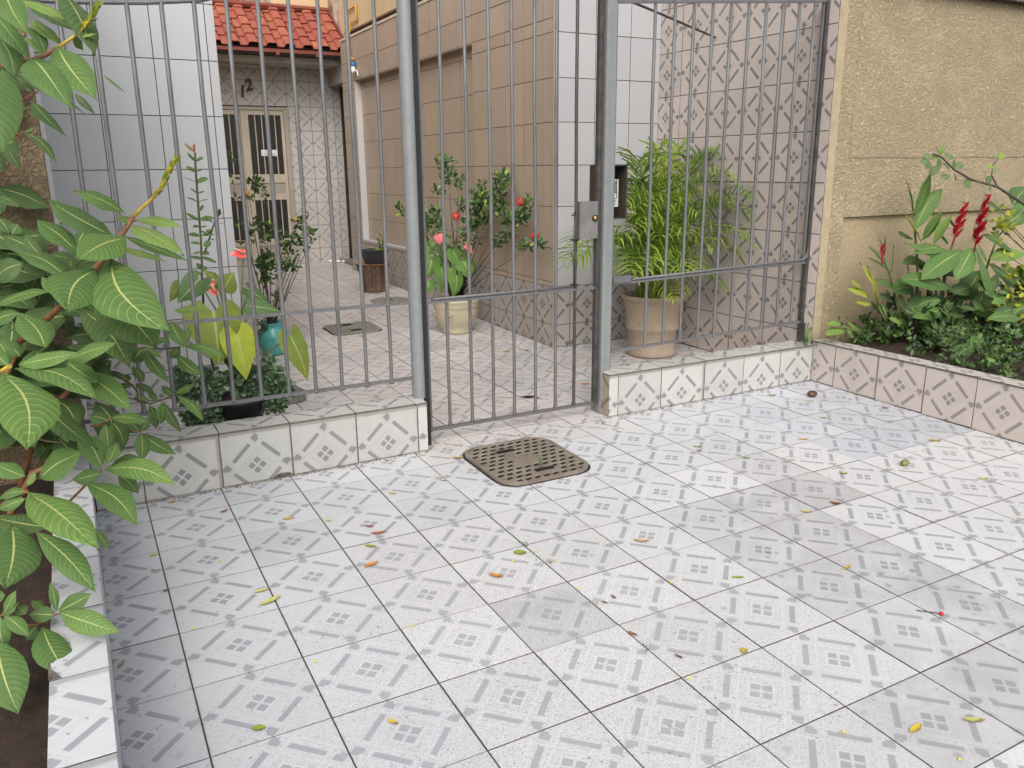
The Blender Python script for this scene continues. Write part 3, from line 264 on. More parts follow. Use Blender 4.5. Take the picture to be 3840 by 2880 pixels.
ANTH_A=[[1.295, 0.75, 2.399, 1.282, 0.65, 1.588, 0.729, 1.2, 1], [1.581, 0.6, 2.059, 1.635, 0.5, 1.357, 0.444, 1.7, 2], [2.428, 0.8, 1.892, 2.617, 0.7, 1.172, 0.385, 1.3, 1], [1.172, 1.1, 2.851, 0.833, 1.1, 2.526, 0.325, 0.9, 0], [1.474, 1.2, 2.758, 1.273, 1.2, 2.988, 0.262, 0.9, 1], [1.553, 1.15, 2.714, 1.709, 1.15, 2.939, 0.297, 0.9, 1], [1.38, 1.1, 2.802, 1.196, 1.1, 2.686, 0.19, 0.8, 0], [1.88, 1.0, 2.407, 2.34, 1.0, 2.286, 0.264, 1.0, 0], [1.922, 1.2, 2.645, 2.238, 1.2, 2.339, 0.196, 0.7, 0], [0.906, 1.3, 2.77, 0.75, 1.3, 2.523, 0.164, 0.9, 1], [1.652, 1.1, 1.583, 1.563, 1.1, 1.74, 0.197, 0.5, 0], [1.449, 1.0, 2.145, 1.439, 1.0, 1.502, 0.418, 0.9, 1]]
ANTH_A_FL=[[1.834, 0.9, 3.231, 1.619, 0.9, 3.231, 0.155, 1, 0], [1.385, 0.9, 2.671, 1.269, 0.9, 2.723, 0.103, 1, 1], [1.369, 0.9, 2.835, 1.312, 0.9, 2.753, 0.068, 1, 1]]
ANTH_B=[[7.74, 7.7, 2.169, 7.542, 7.7, 1.698, 0.551, 1.1, 0], [7.763, 7.9, 2.5, 7.609, 7.9, 2.242, 0.403, 1.2, 0], [7.919, 7.5, 1.978, 7.848, 7.5, 1.269, 0.467, 1.2, 0], [8.322, 7.6, 2.361, 8.455, 7.6, 1.832, 0.471, 1.1, 0], [8.546, 7.5, 2.106, 8.758, 7.5, 1.591, 0.506, 1.2, 0], [8.261, 7.3, 1.776, 8.116, 7.3, 1.206, 0.501, 1.2, 0], [7.606, 7.6, 1.638, 7.476, 7.6, 1.245, 0.367, 1.0, 0], [8.173, 7.5, 1.945, 8.141, 7.5, 1.51, 0.319, 1, 0], [8.171, 8.0, 2.505, 8.195, 8.0, 2.115, 0.34, 0.9, 0], [8.803, 8.0, 2.336, 8.647, 8.0, 2.174, 0.311, 0.9, 0], [8.009, 7.9, 2.252, 8.072, 7.9, 1.945, 0.406, 0.8, 0], [8.854, 7.8, 2.043, 9.037, 7.8, 1.721, 0.31, 0.9, 0], [7.704, 8.0, 2.695, 7.766, 8.0, 2.425, 0.302, 1.1, 0], [7.837, 7.9, 2.529, 7.948, 7.9, 2.59, 0.235, 1.1, 0]]
ANTH_B_FL=[[7.858, 7.5, 2.803, 7.885, 7.5, 2.564, 0.264, 1, 2], [8.585, 7.4, 2.512, 8.776, 7.4, 2.292, 0.251, 1, 2]]
IXORA_CL=[[8.341, 7.9, 4.539, 0.232], [8.132, 7.9, 4.731, 0.099], [8.368, 7.9, 4.249, 0.166], [8.655, 7.9, 4.05, 0.118], [8.769, 7.9, 4.179, 0.067], [8.067, 7.9, 3.899, 0.116], [7.938, 7.9, 3.317, 0.2], [7.853, 7.9, 2.959, 0.201], [7.679, 7.9, 3.097, 0.133], [8.075, 7.9, 3.082, 0.117], [7.058, 7.9, 3.41, 0.092], [6.976, 7.9, 3.493, 0.049], [8.677, 7.9, 3.524, 0.135], [9.246, 7.9, 3.775, 0.239], [9.165, 7.9, 3.577, 0.239], [9.3, 7.717, 3.413, 0.272], [9.3, 6.953, 3.987, 0.23], [9.3, 6.662, 4.211, 0.162], [9.3, 7.017, 4.241, 0.098], [9.3, 6.458, 4.057, 0.128], [9.3, 7.033, 3.729, 0.198], [9.158, 7.9, 3.242, 0.274], [8.924, 7.9, 2.948, 0.24], [9.3, 7.729, 3.111, 0.205], [9.3, 6.967, 3.505, 0.198], [9.3, 6.476, 3.269, 0.227], [9.3, 5.93, 3.356, 0.19], [9.3, 5.668, 3.275, 0.157], [9.3, 6.204, 3.092, 0.161], [9.3, 5.471, 3.558, 0.155], [9.3, 5.249, 3.73, 0.107], [9.3, 6.847, 2.666, 0.166], [9.3, 6.347, 2.829, 0.13], [9.3, 7.071, 2.517, 0.101], [9.3, 5.677, 2.591, 0.127], [9.3, 5.288, 2.713, 0.124], [9.3, 4.914, 2.741, 0.153], [9.104, 7.9, 2.533, 0.104], [9.3, 7.843, 4.073, 0.085], [8.389, 7.9, 2.568, 0.136], [8.763, 7.9, 2.584, 0.137]]
IXORA_FL=[[9.2, 5.532, 3.665, 0.102], [8.512, 7.8, 3.252, 0.094], [9.2, 4.953, 2.893, 0.061], [9.2, 4.769, 2.935, 0.066]]
TEAL_CL=[[3.517, 7.6, 4.142, 0.12], [3.375, 7.6, 4.163, 0.101], [3.436, 7.6, 4.251, 0.046], [3.6, 7.6, 3.853, 0.083], [3.259, 7.6, 3.861, 0.055], [2.958, 7.6, 3.868, 0.073], [2.926, 7.6, 4.276, 0.054], [2.933, 7.6, 4.73, 0.072], [3.003, 7.6, 3.202, 0.101], [3.27, 7.6, 3.173, 0.111], [3.462, 7.6, 3.294, 0.084], [3.364, 7.6, 3.425, 0.056], [3.68, 7.6, 3.064, 0.15], [3.688, 7.6, 3.156, 0.112], [4.15, 7.6, 2.856, 0.152], [4.057, 7.6, 2.879, 0.114], [4.331, 7.6, 3.242, 0.114], [4.56, 7.6, 2.969, 0.153], [4.7, 7.6, 3.039, 0.077], [4.578, 7.6, 3.476, 0.048], [4.368, 7.6, 2.713, 0.115], [3.884, 7.6, 2.831, 0.076], [3.91, 7.6, 2.68, 0.114], [3.585, 7.6, 2.809, 0.094], [3.574, 7.6, 2.455, 0.189], [3.809, 7.6, 2.366, 0.152], [3.457, 7.6, 2.387, 0.132], [4.144, 7.6, 2.535, 0.095], [3.214, 7.6, 2.956, 0.074], [3.046, 7.6, 2.891, 0.074], [3.483, 7.6, 2.428, 0.158], [3.566, 7.6, 2.185, 0.159], [4.022, 7.6, 2.289, 0.134], [4.181, 7.6, 2.266, 0.081], [3.882, 7.6, 2.192, 0.107], [3.497, 7.6, 1.978, 0.133], [3.668, 7.6, 1.51, 0.08], [3.4, 7.6, 2.064, 0.106]]
TEAL_FL=[[3.192, 7.5, 3.963, 0.066], [4.258, 7.5, 3.346, 0.038]]
TEAL_MOSS=[[3.245, 7.4, 1.038, 0.119], [3.178, 7.4, 0.857, 0.132], [3.311, 7.4, 0.897, 0.106]]
TALL_STEM=[[1.357, 1.4, 4.728], [1.339, 1.4, 4.447], [1.331, 1.4, 4.139], [1.322, 1.4, 3.876], [1.319, 1.4, 3.731], [1.313, 1.4, 3.501], [1.298, 1.4, 3.243], [1.283, 1.4, 2.972], [1.256, 1.3, 2.893], [1.214, 1.3, 2.012], [1.286, 1.3, 1.365]]
TALL_LEAVES=[[1.356, 1.4, 4.605, 1.237, 1.35, 4.727, 0.076, 0.7, 0.2], [1.361, 1.4, 4.605, 1.463, 1.35, 4.657, 0.053, 0.7, 0.2], [1.339, 1.4, 4.447, 1.204, 1.35, 4.524, 0.061, 0.7, 0.2], [1.345, 1.4, 4.447, 1.427, 1.35, 4.47, 0.031, 0.7, 0.2], [1.33, 1.4, 4.294, 1.151, 1.35, 4.37, 0.053, 0.7, 0.2], [1.331, 1.4, 4.282, 1.505, 1.35, 4.351, 0.084, 0.7, 0.2], [1.33, 1.4, 4.133, 1.229, 1.35, 4.213, 0.076, 0.7, 0.2], [1.334, 1.4, 4.133, 1.437, 1.35, 4.162, 0.034, 0.7, 0.2], [1.325, 1.4, 3.996, 1.168, 1.35, 4.069, 0.049, 0.7, 0.2], [1.329, 1.4, 4.002, 1.477, 1.35, 4.042, 0.061, 0.7, 0.2], [1.323, 1.4, 3.888, 1.398, 1.35, 3.948, 0.114, 0.7, 0.2], [1.319, 1.4, 3.737, 1.128, 1.35, 3.848, 0.092, 0.7, 0.2], [1.326, 1.4, 3.743, 1.52, 1.35, 3.763, 0.092, 0.7, 0.2], [1.315, 1.4, 3.635, 1.203, 1.35, 3.636, 0.058, 0.7, 0.2], [1.316, 1.4, 3.628, 1.416, 1.35, 3.639, 0.069, 0.7, 0.2], [1.306, 1.4, 3.495, 1.123, 1.35, 3.527, 0.064, 0.7, 0.2], [1.32, 1.4, 3.574, 1.418, 1.35, 3.511, 0.092, 0.7, 0.2], [1.319, 1.4, 3.5, 1.513, 1.35, 3.507, 0.061, 0.7, 0.2], [1.419, 1.4, 3.447, 1.516, 1.35, 3.421, 0.053, 0.7, 0.2], [1.311, 1.4, 3.372, 1.15, 1.35, 3.402, 0.064, 0.7, 0.2], [1.339, 1.4, 3.352, 1.453, 1.35, 3.387, 0.107, 0.7, 0.2], [1.3, 1.4, 3.256, 1.162, 1.35, 3.231, 0.043, 0.7, 0.2], [1.306, 1.4, 3.255, 1.407, 1.35, 3.217, 0.13, 0.7, 0.2], [1.296, 1.4, 3.157, 1.111, 1.35, 3.197, 0.092, 0.7, 0.2], [1.302, 1.4, 3.163, 1.5, 1.35, 3.075, 0.069, 0.7, 0.2], [1.284, 1.4, 3.046, 1.201, 1.35, 3.044, 0.092, 0.7, 0.2], [1.43, 1.4, 3.557, 1.497, 1.35, 3.593, 0.076, 0.7, 0.2], [1.593, 1.4, 3.77, 1.621, 1.35, 3.893, 0.099, 0.7, 0.2], [1.514, 1.4, 3.688, 1.398, 1.35, 3.779, 0.061, 0.7, 0.2], [1.559, 1.4, 3.661, 1.676, 1.35, 3.66, 0.038, 0.7, 0.2], [1.479, 1.4, 3.567, 1.388, 1.35, 3.561, 0.061, 0.7, 0.2], [1.357, 1.4, 3.351, 1.448, 1.35, 3.332, 0.031, 0.7, 0.2], [1.297, 1.4, 3.158, 1.123, 1.35, 3.19, 0.073, 0.6, 0.2], [1.298, 1.4, 3.175, 1.5, 1.35, 3.081, 0.068, 0.6, 0.2], [1.282, 1.4, 3.011, 1.201, 1.35, 3.047, 0.087, 0.6, 0.2], [1.283, 1.4, 3.02, 1.334, 1.35, 2.969, 0.116, 0.6, 0.2], [1.277, 1.4, 2.915, 1.125, 1.35, 2.945, 0.048, 0.6, 0.2], [1.268, 1.4, 2.828, 1.319, 1.35, 2.822, 0.077, 0.6, 0.2]]
STONECROP=[[0.734, 0.75, 1.535, 0.085], [0.702, 0.75, 1.382, 0.119], [0.832, 0.75, 1.4, 0.119], [0.893, 0.75, 1.215, 0.137], [0.773, 0.75, 1.143, 0.137], [1.157, 0.75, 1.411, 0.138], [1.259, 0.75, 1.273, 0.104], [1.111, 0.75, 1.275, 0.121], [1.083, 0.75, 1.491, 0.069], [1.5, 0.75, 1.349, 0.14], [1.622, 0.75, 1.206, 0.141], [1.784, 0.75, 1.294, 0.141], [1.846, 0.75, 1.413, 0.123], [1.965, 0.75, 1.38, 0.142], [2.047, 0.75, 1.534, 0.089], [2.151, 0.75, 1.301, 0.125], [2.208, 0.75, 1.127, 0.144], [2.082, 0.75, 1.107, 0.143], [1.891, 0.75, 1.133, 0.124], [1.777, 0.75, 0.817, 0.089], [1.973, 0.75, 0.862, 0.143], [2.107, 0.75, 0.768, 0.126], [2.19, 0.75, 0.906, 0.108], [1.105, 0.75, 0.88, 0.139], [1.209, 0.75, 0.755, 0.122], [0.932, 0.75, 0.798, 0.156], [0.83, 0.75, 0.759, 0.138], [0.735, 0.75, 0.935, 0.103], [1.406, 0.75, 0.706, 0.07], [1.171, 0.75, 1.051, 0.069], [2.289, 0.75, 1.023, 0.09], [1.53, 0.75, 1.127, 0.088], [1.397, 0.75, 1.326, 0.087]]
PALM_TIPS=[[8.955, 2.8, 2.847], [8.961, 2.6, 2.511], [8.8, 2.7, 2.402], [11.273, 2.9, 4.831], [12.012, 3.1, 4.851], [10.349, 2.4, 4.582], [12.512, 2.9, 4.635], [12.6, 2.677, 4.646], [12.6, 2.013, 4.17], [12.6, 1.349, 3.786], [12.6, 1.377, 3.459], [12.6, 1.164, 2.813], [12.6, 1.631, 2.552], [12.474, 1.9, 1.754], [10.898, 1.7, 1.648], [11.136, 1.4, 2.329], [10.662, 1.2, 2.273], [10.05, 1.4, 2.293], [9.501, 1.5, 2.425], [9.519, 1.3, 2.288], [8.61, 2.5, 2.622], [9.37, 1.7, 3.039], [9.468, 2.0, 3.639], [10.627, 2.9, 4.342], [10.865, 2.9, 4.477], [11.932, 3.4, 4.644], [12.549, 3.3, 4.322], [12.6, 2.037, 3.487], [12.6, 2.374, 4.041], [9.872, 1.8, 3.635], [10.455, 1.7, 3.647], [11.511, 1.8, 3.477], [11.783, 1.6, 2.711], [11.348, 2.5, 4.062], [10.866, 2.6, 3.987], [11.37, 2.2, 3.739], [10.248, 2.6, 3.999], [12.32, 2.5, 3.706], [12.169, 1.9, 3.089], [9.797, 2.1, 2.642], [10.259, 1.5, 3.063], [11.086, 1.6, 3.072], [9.677, 2.1, 2.216], [11.933, 1.9, 2.226], [10.001, 1.7, 3.427]]
GINGER_LEAVES=[[14.613, -1.1, 3.452, 14.071, -1.25, 4.156, 0.175, 1, 0], [14.658, -1.1, 3.45, 14.784, -1.25, 4.299, 0.234, 1.2, 0], [14.749, -1.1, 3.187, 15.213, -1.25, 3.983, 0.265, 1.3, 0], [14.974, -1.1, 2.943, 15.303, -1.25, 3.522, 0.253, 1, 0], [15.218, -1.2, 2.85, 15.476, -1.35, 3.433, 0.263, 1.2, 1], [14.833, -1.0, 2.972, 14.181, -1.15, 3.099, 0.164, 0.6, 0], [14.816, -1.2, 2.929, 13.977, -1.35, 3.554, 0.112, 1.4, 2], [15.612, -1.2, 2.74, 14.125, -1.35, 2.945, 0.187, 1.2, 0], [15.518, -1.3, 2.724, 14.264, -1.45, 2.746, 0.225, 1.3, 0], [15.741, -1.5, 2.728, 14.3, -1.65, 2.243, 0.343, 1.2, 0], [15.91, -1.6, 2.786, 15.248, -1.75, 2.187, 0.313, 1.2, 0], [15.85, -1.7, 2.797, 16.629, -1.85, 1.581, 0.4, 1.1, 0], [16.09, -1.6, 2.836, 16.237, -1.75, 2.478, 0.216, 1.2, 0], [16.686, -1.5, 2.403, 17.796, -1.65, 1.796, 0.354, 0.7, 0], [16.715, -1.5, 2.493, 17.699, -1.65, 2.573, 0.261, 1.2, 1], [16.507, -1.4, 3.011, 17.432, -1.55, 2.604, 0.22, 0.7, 0], [17.455, -1.3, 3.302, 16.467, -1.45, 3.669, 0.297, 0.6, 0], [17.337, -1.3, 3.153, 17.87, -1.45, 3.662, 0.297, 1, 0], [17.763, -1.2, 3.565, 17.99, -1.35, 3.962, 0.331, 0.8, 0], [15.568, -1.5, 1.962, 13.68, -1.65, 2.292, 0.295, 0.9, 0], [15.397, -1.0, 2.404, 14.346, -1.15, 2.513, 0.183, 0.8, 0], [16.897, -1.2, 2.204, 15.986, -1.35, 1.65, 0.362, 0.6, 0], [15.271, -1.5, 1.563, 14.161, -1.65, 1.501, 0.225, 1, 0], [15.473, -1.5, 1.728, 15.445, -1.65, 1.297, 0.265, 0.8, 0], [14.515, -1.2, 1.314, 13.866, -1.35, 1.458, 0.135, 1.3, 1], [14.491, -1.0, 1.681, 13.795, -1.15, 1.878, 0.174, 0.5, 0], [14.34, -1.0, 2.054, 13.568, -1.15, 2.238, 0.155, 0.7, 0], [14.316, -0.9, 2.313, 13.423, -1.05, 2.901, 0.155, 0.8, 0], [14.264, -0.9, 2.361, 13.459, -1.05, 2.666, 0.149, 1, 0], [14.042, -0.9, 2.654, 13.676, -1.05, 3.093, 0.082, 0.4, 0], [14.13, -0.9, 2.649, 13.89, -1.05, 3.089, 0.083, 0.4, 0], [14.375, -0.9, 2.219, 14.182, -1.05, 2.885, 0.155, 0.8, 0], [13.961, -1.0, 1.666, 13.116, -1.15, 2.608, 0.214, 1.5, 2], [13.988, -1.0, 1.633, 13.357, -1.15, 2.522, 0.184, 1.5, 2], [13.668, -1.0, 1.883, 12.819, -1.15, 2.104, 0.123, 1.4, 2], [13.449, -1.0, 2.061, 12.865, -1.15, 2.271, 0.093, 1.3, 2], [14.326, -1.0, 1.315, 13.847, -1.15, 1.741, 0.151, 1.3, 1], [13.758, -1.0, 1.713, 13.083, -1.15, 1.834, 0.077, 1.4, 2], [15.549, -1.3, 0.746, 14.947, -1.45, 1.448, 0.117, 1.2, 1], [13.393, -0.8, 1.161, 12.548, -0.95, 1.183, 0.155, 1.3, 1], [13.298, -0.8, 1.231, 12.563, -0.95, 1.387, 0.095, 1.3, 1], [13.819, -0.8, 1.057, 13.138, -0.95, 1.411, 0.127, 1.1, 1], [13.26, -0.9, 1.266, 13.259, -1.05, 1.053, 0.162, 1.1, 1], [16.863, -1.6, 1.154, 15.39, -1.75, 0.753, 0.485, 0.25, 0], [17.692, -1.5, 1.449, 16.171, -1.65, 1.407, 0.336, 0.5, 0], [15.903, -1.1, 3.199, 15.609, -1.25, 3.336, 0.182, 0.8, 0], [15.783, -1.1, 2.844, 15.468, -1.25, 2.989, 0.183, 0.9, 0], [14.737, -1.2, 1.988, 13.849, -1.35, 2.016, 0.239, 0.7, 0], [14.792, -1.0, 2.171, 14.127, -1.15, 2.028, 0.211, 0.6, 0], [14.979, -1.2, 1.91, 14.513, -1.35, 1.338, 0.21, 0.5, 0], [15.308, -1.2, 1.884, 15.089, -1.35, 1.436, 0.182, 0.6, 0], [16.502, -1.3, 1.93, 15.512, -1.45, 1.9, 0.249, 0.5, 0], [16.347, -1.2, 2.209, 15.25, -1.35, 2.298, 0.217, 0.7, 0], [17.707, -1.2, 1.829, 18.119, -1.35, 1.326, 0.355, 0.3, 0], [17.493, -1.2, 1.619, 18.027, -1.35, 1.037, 0.387, 0.3, 0], [16.294, -1.1, 1.512, 15.479, -1.25, 1.602, 0.189, 0.5, 0], [15.098, -1.0, 2.512, 15.199, -1.15, 2.34, 0.272, 0.5, 0], [15.834, -1.0, 2.099, 15.368, -1.15, 1.935, 0.248, 0.5, 0], [14.434, -1.1, 1.91, 14.483, -1.25, 1.506, 0.208, 0.7, 0], [17.232, -1.1, 1.852, 16.757, -1.25, 1.333, 0.353, 0.4, 0], [16.167, -1.1, 2.611, 15.503, -1.25, 2.451, 0.216, 0.5, 0]]
GINGER_STEMS=[[[14.544, -1.15, 3.456], [14.808, -1.15, 2.603], [15.225, -1.15, 0.674]], [[16.712, -1.15, 2.709], [16.35, -1.15, 2.08], [16.349, -1.15, 0.387]], [[15.95, -1.15, 2.96], [15.795, -1.15, 2.424], [15.802, -1.15, 1.654], [15.861, -1.15, 0.604]], [[13.809, -1.15, 2.66], [14.044, -1.15, 2.269], [14.438, -1.15, 1.495], [14.624, -1.15, 0.927]], [[13.793, -1.15, 1.671], [14.062, -1.15, 1.349], [14.45, -1.15, 0.884]], [[15.29, -1.15, 2.843], [15.233, -1.15, 2.157], [15.467, -1.15, 0.648]], [[17.226, -1.15, 1.762], [16.899, -1.15, 1.144], [16.355, -1.15, 0.353]], [[16.703, -1.15, 2.055], [16.365, -1.15, 1.29], [16.397, -1.15, 0.642]], [[14.893, -1.15, 2.001], [14.904, -1.15, 1.422], [15.333, -1.15, 0.599]], [[15.548, -1.15, 1.983], [15.602, -1.15, 1.203], [15.675, -1.15, 0.561]], [[17.742, -1.15, 3.128], [17.434, -1.15, 2.891], [17.116, -1.15, 2.026], [16.741, -1.15, 0.932]], [[14.534, -1.15, 2.501], [14.803, -1.15, 1.736], [15.033, -1.15, 0.696]], [[17.66, -1.15, 0.774], [17.0, -1.15, 0.676], [16.52, -1.15, 0.531]], [[14.755, -1.15, 2.011], [15.026, -1.15, 1.257], [15.087, -1.15, 0.658]], [[15.771, -1.15, 2.303], [15.723, -1.15, 1.815], [15.699, -1.15, 1.193]], [[13.396, -1.15, 1.175], [13.088, -1.15, 1.265], [12.741, -1.15, 1.387]]]
GINGER_SPIKES=[[[15.576, -1.4, 2.988], [15.801, -1.4, 3.648], 0.296], [[16.298, -1.4, 2.804], [16.49, -1.4, 3.785], 0.359], [[13.416, -1.4, 2.733], [13.395, -1.4, 2.943], 0.172]]
BRANCH_STEM=[[18.293, -1.6, 3.193], [17.467, -1.6, 3.617], [16.456, -1.6, 3.994], [15.569, -1.6, 4.15], [14.982, -1.6, 4.351], [14.538, -1.6, 4.598], [14.269, -1.6, 4.652]]
BRANCH_SIDE=[[16.456, -1.6, 3.994], [16.209, -1.6, 4.227], [16.211, -1.6, 4.426], [16.37, -1.6, 4.566]]
BRANCH_LEAVES=[[14.735, -1.6, 4.217, 0.098, 0.7], [15.058, -1.6, 4.199, 0.086, 0.7], [15.454, -1.6, 4.082, 0.11, 0.7], [15.761, -1.6, 4.119, 0.104, 0.8], [14.738, -1.6, 4.422, 0.104, 0.8], [14.963, -1.6, 4.447, 0.086, 0.9], [15.139, -1.6, 4.419, 0.104, 0.8], [14.762, -1.6, 4.611, 0.11, 1], [14.43, -1.6, 4.705, 0.104, 1], [14.566, -1.6, 4.719, 0.098, 1.3], [14.049, -1.6, 4.514, 0.08, 0.7], [14.152, -1.6, 4.599, 0.092, 0.9], [14.18, -1.6, 4.444, 0.08, 0.6], [14.394, -1.6, 4.335, 0.11, 0.7], [14.499, -1.6, 4.464, 0.098, 0.8], [14.411, -1.6, 4.585, 0.104, 0.9], [16.146, -1.6, 4.128, 0.104, 0.6], [16.121, -1.6, 4.404, 0.074, 1.3], [16.271, -1.6, 4.334, 0.092, 1.5], [15.968, -1.6, 4.286, 0.08, 0.9], [16.277, -1.6, 4.595, 0.067, 1.8], [16.434, -1.6, 4.6, 0.086, 1.9], [16.391, -1.6, 4.067, 0.055, 0.7], [16.22, -1.6, 3.969, 0.049, 0.6]]
DURANTA=[[16.039, -2.0, 3.443, 0.184, 1], [15.991, -2.0, 3.245, 0.153, 1], [16.253, -2.0, 3.148, 0.153, 1], [16.246, -2.0, 3.378, 0.123, 1], [16.529, -2.0, 2.608, 0.123, 0.6], [16.761, -2.0, 2.265, 0.184, 0.8], [17.048, -2.0, 2.125, 0.184, 0.8], [16.867, -2.0, 1.833, 0.153, 1], [17.142, -2.0, 1.75, 0.153, 1], [16.628, -2.0, 1.578, 0.215, 1], [16.382, -2.0, 1.568, 0.153, 1], [16.952, -2.0, 1.488, 0.184, 1], [17.25, -2.0, 1.525, 0.153, 1], [16.347, -2.0, 1.297, 0.092, 0.5], [17.196, -2.0, 1.123, 0.153, 0.9], [17.392, -2.0, 1.167, 0.153, 0.9], [17.202, -2.0, 0.679, 0.138, 0.9], [17.454, -2.0, 0.715, 0.153, 0.9], [17.674, -2.0, 0.885, 0.184, 0.9], [17.565, -2.0, 1.309, 0.184, 0.9], [17.507, -2.0, 1.939, 0.184, 0.8]]
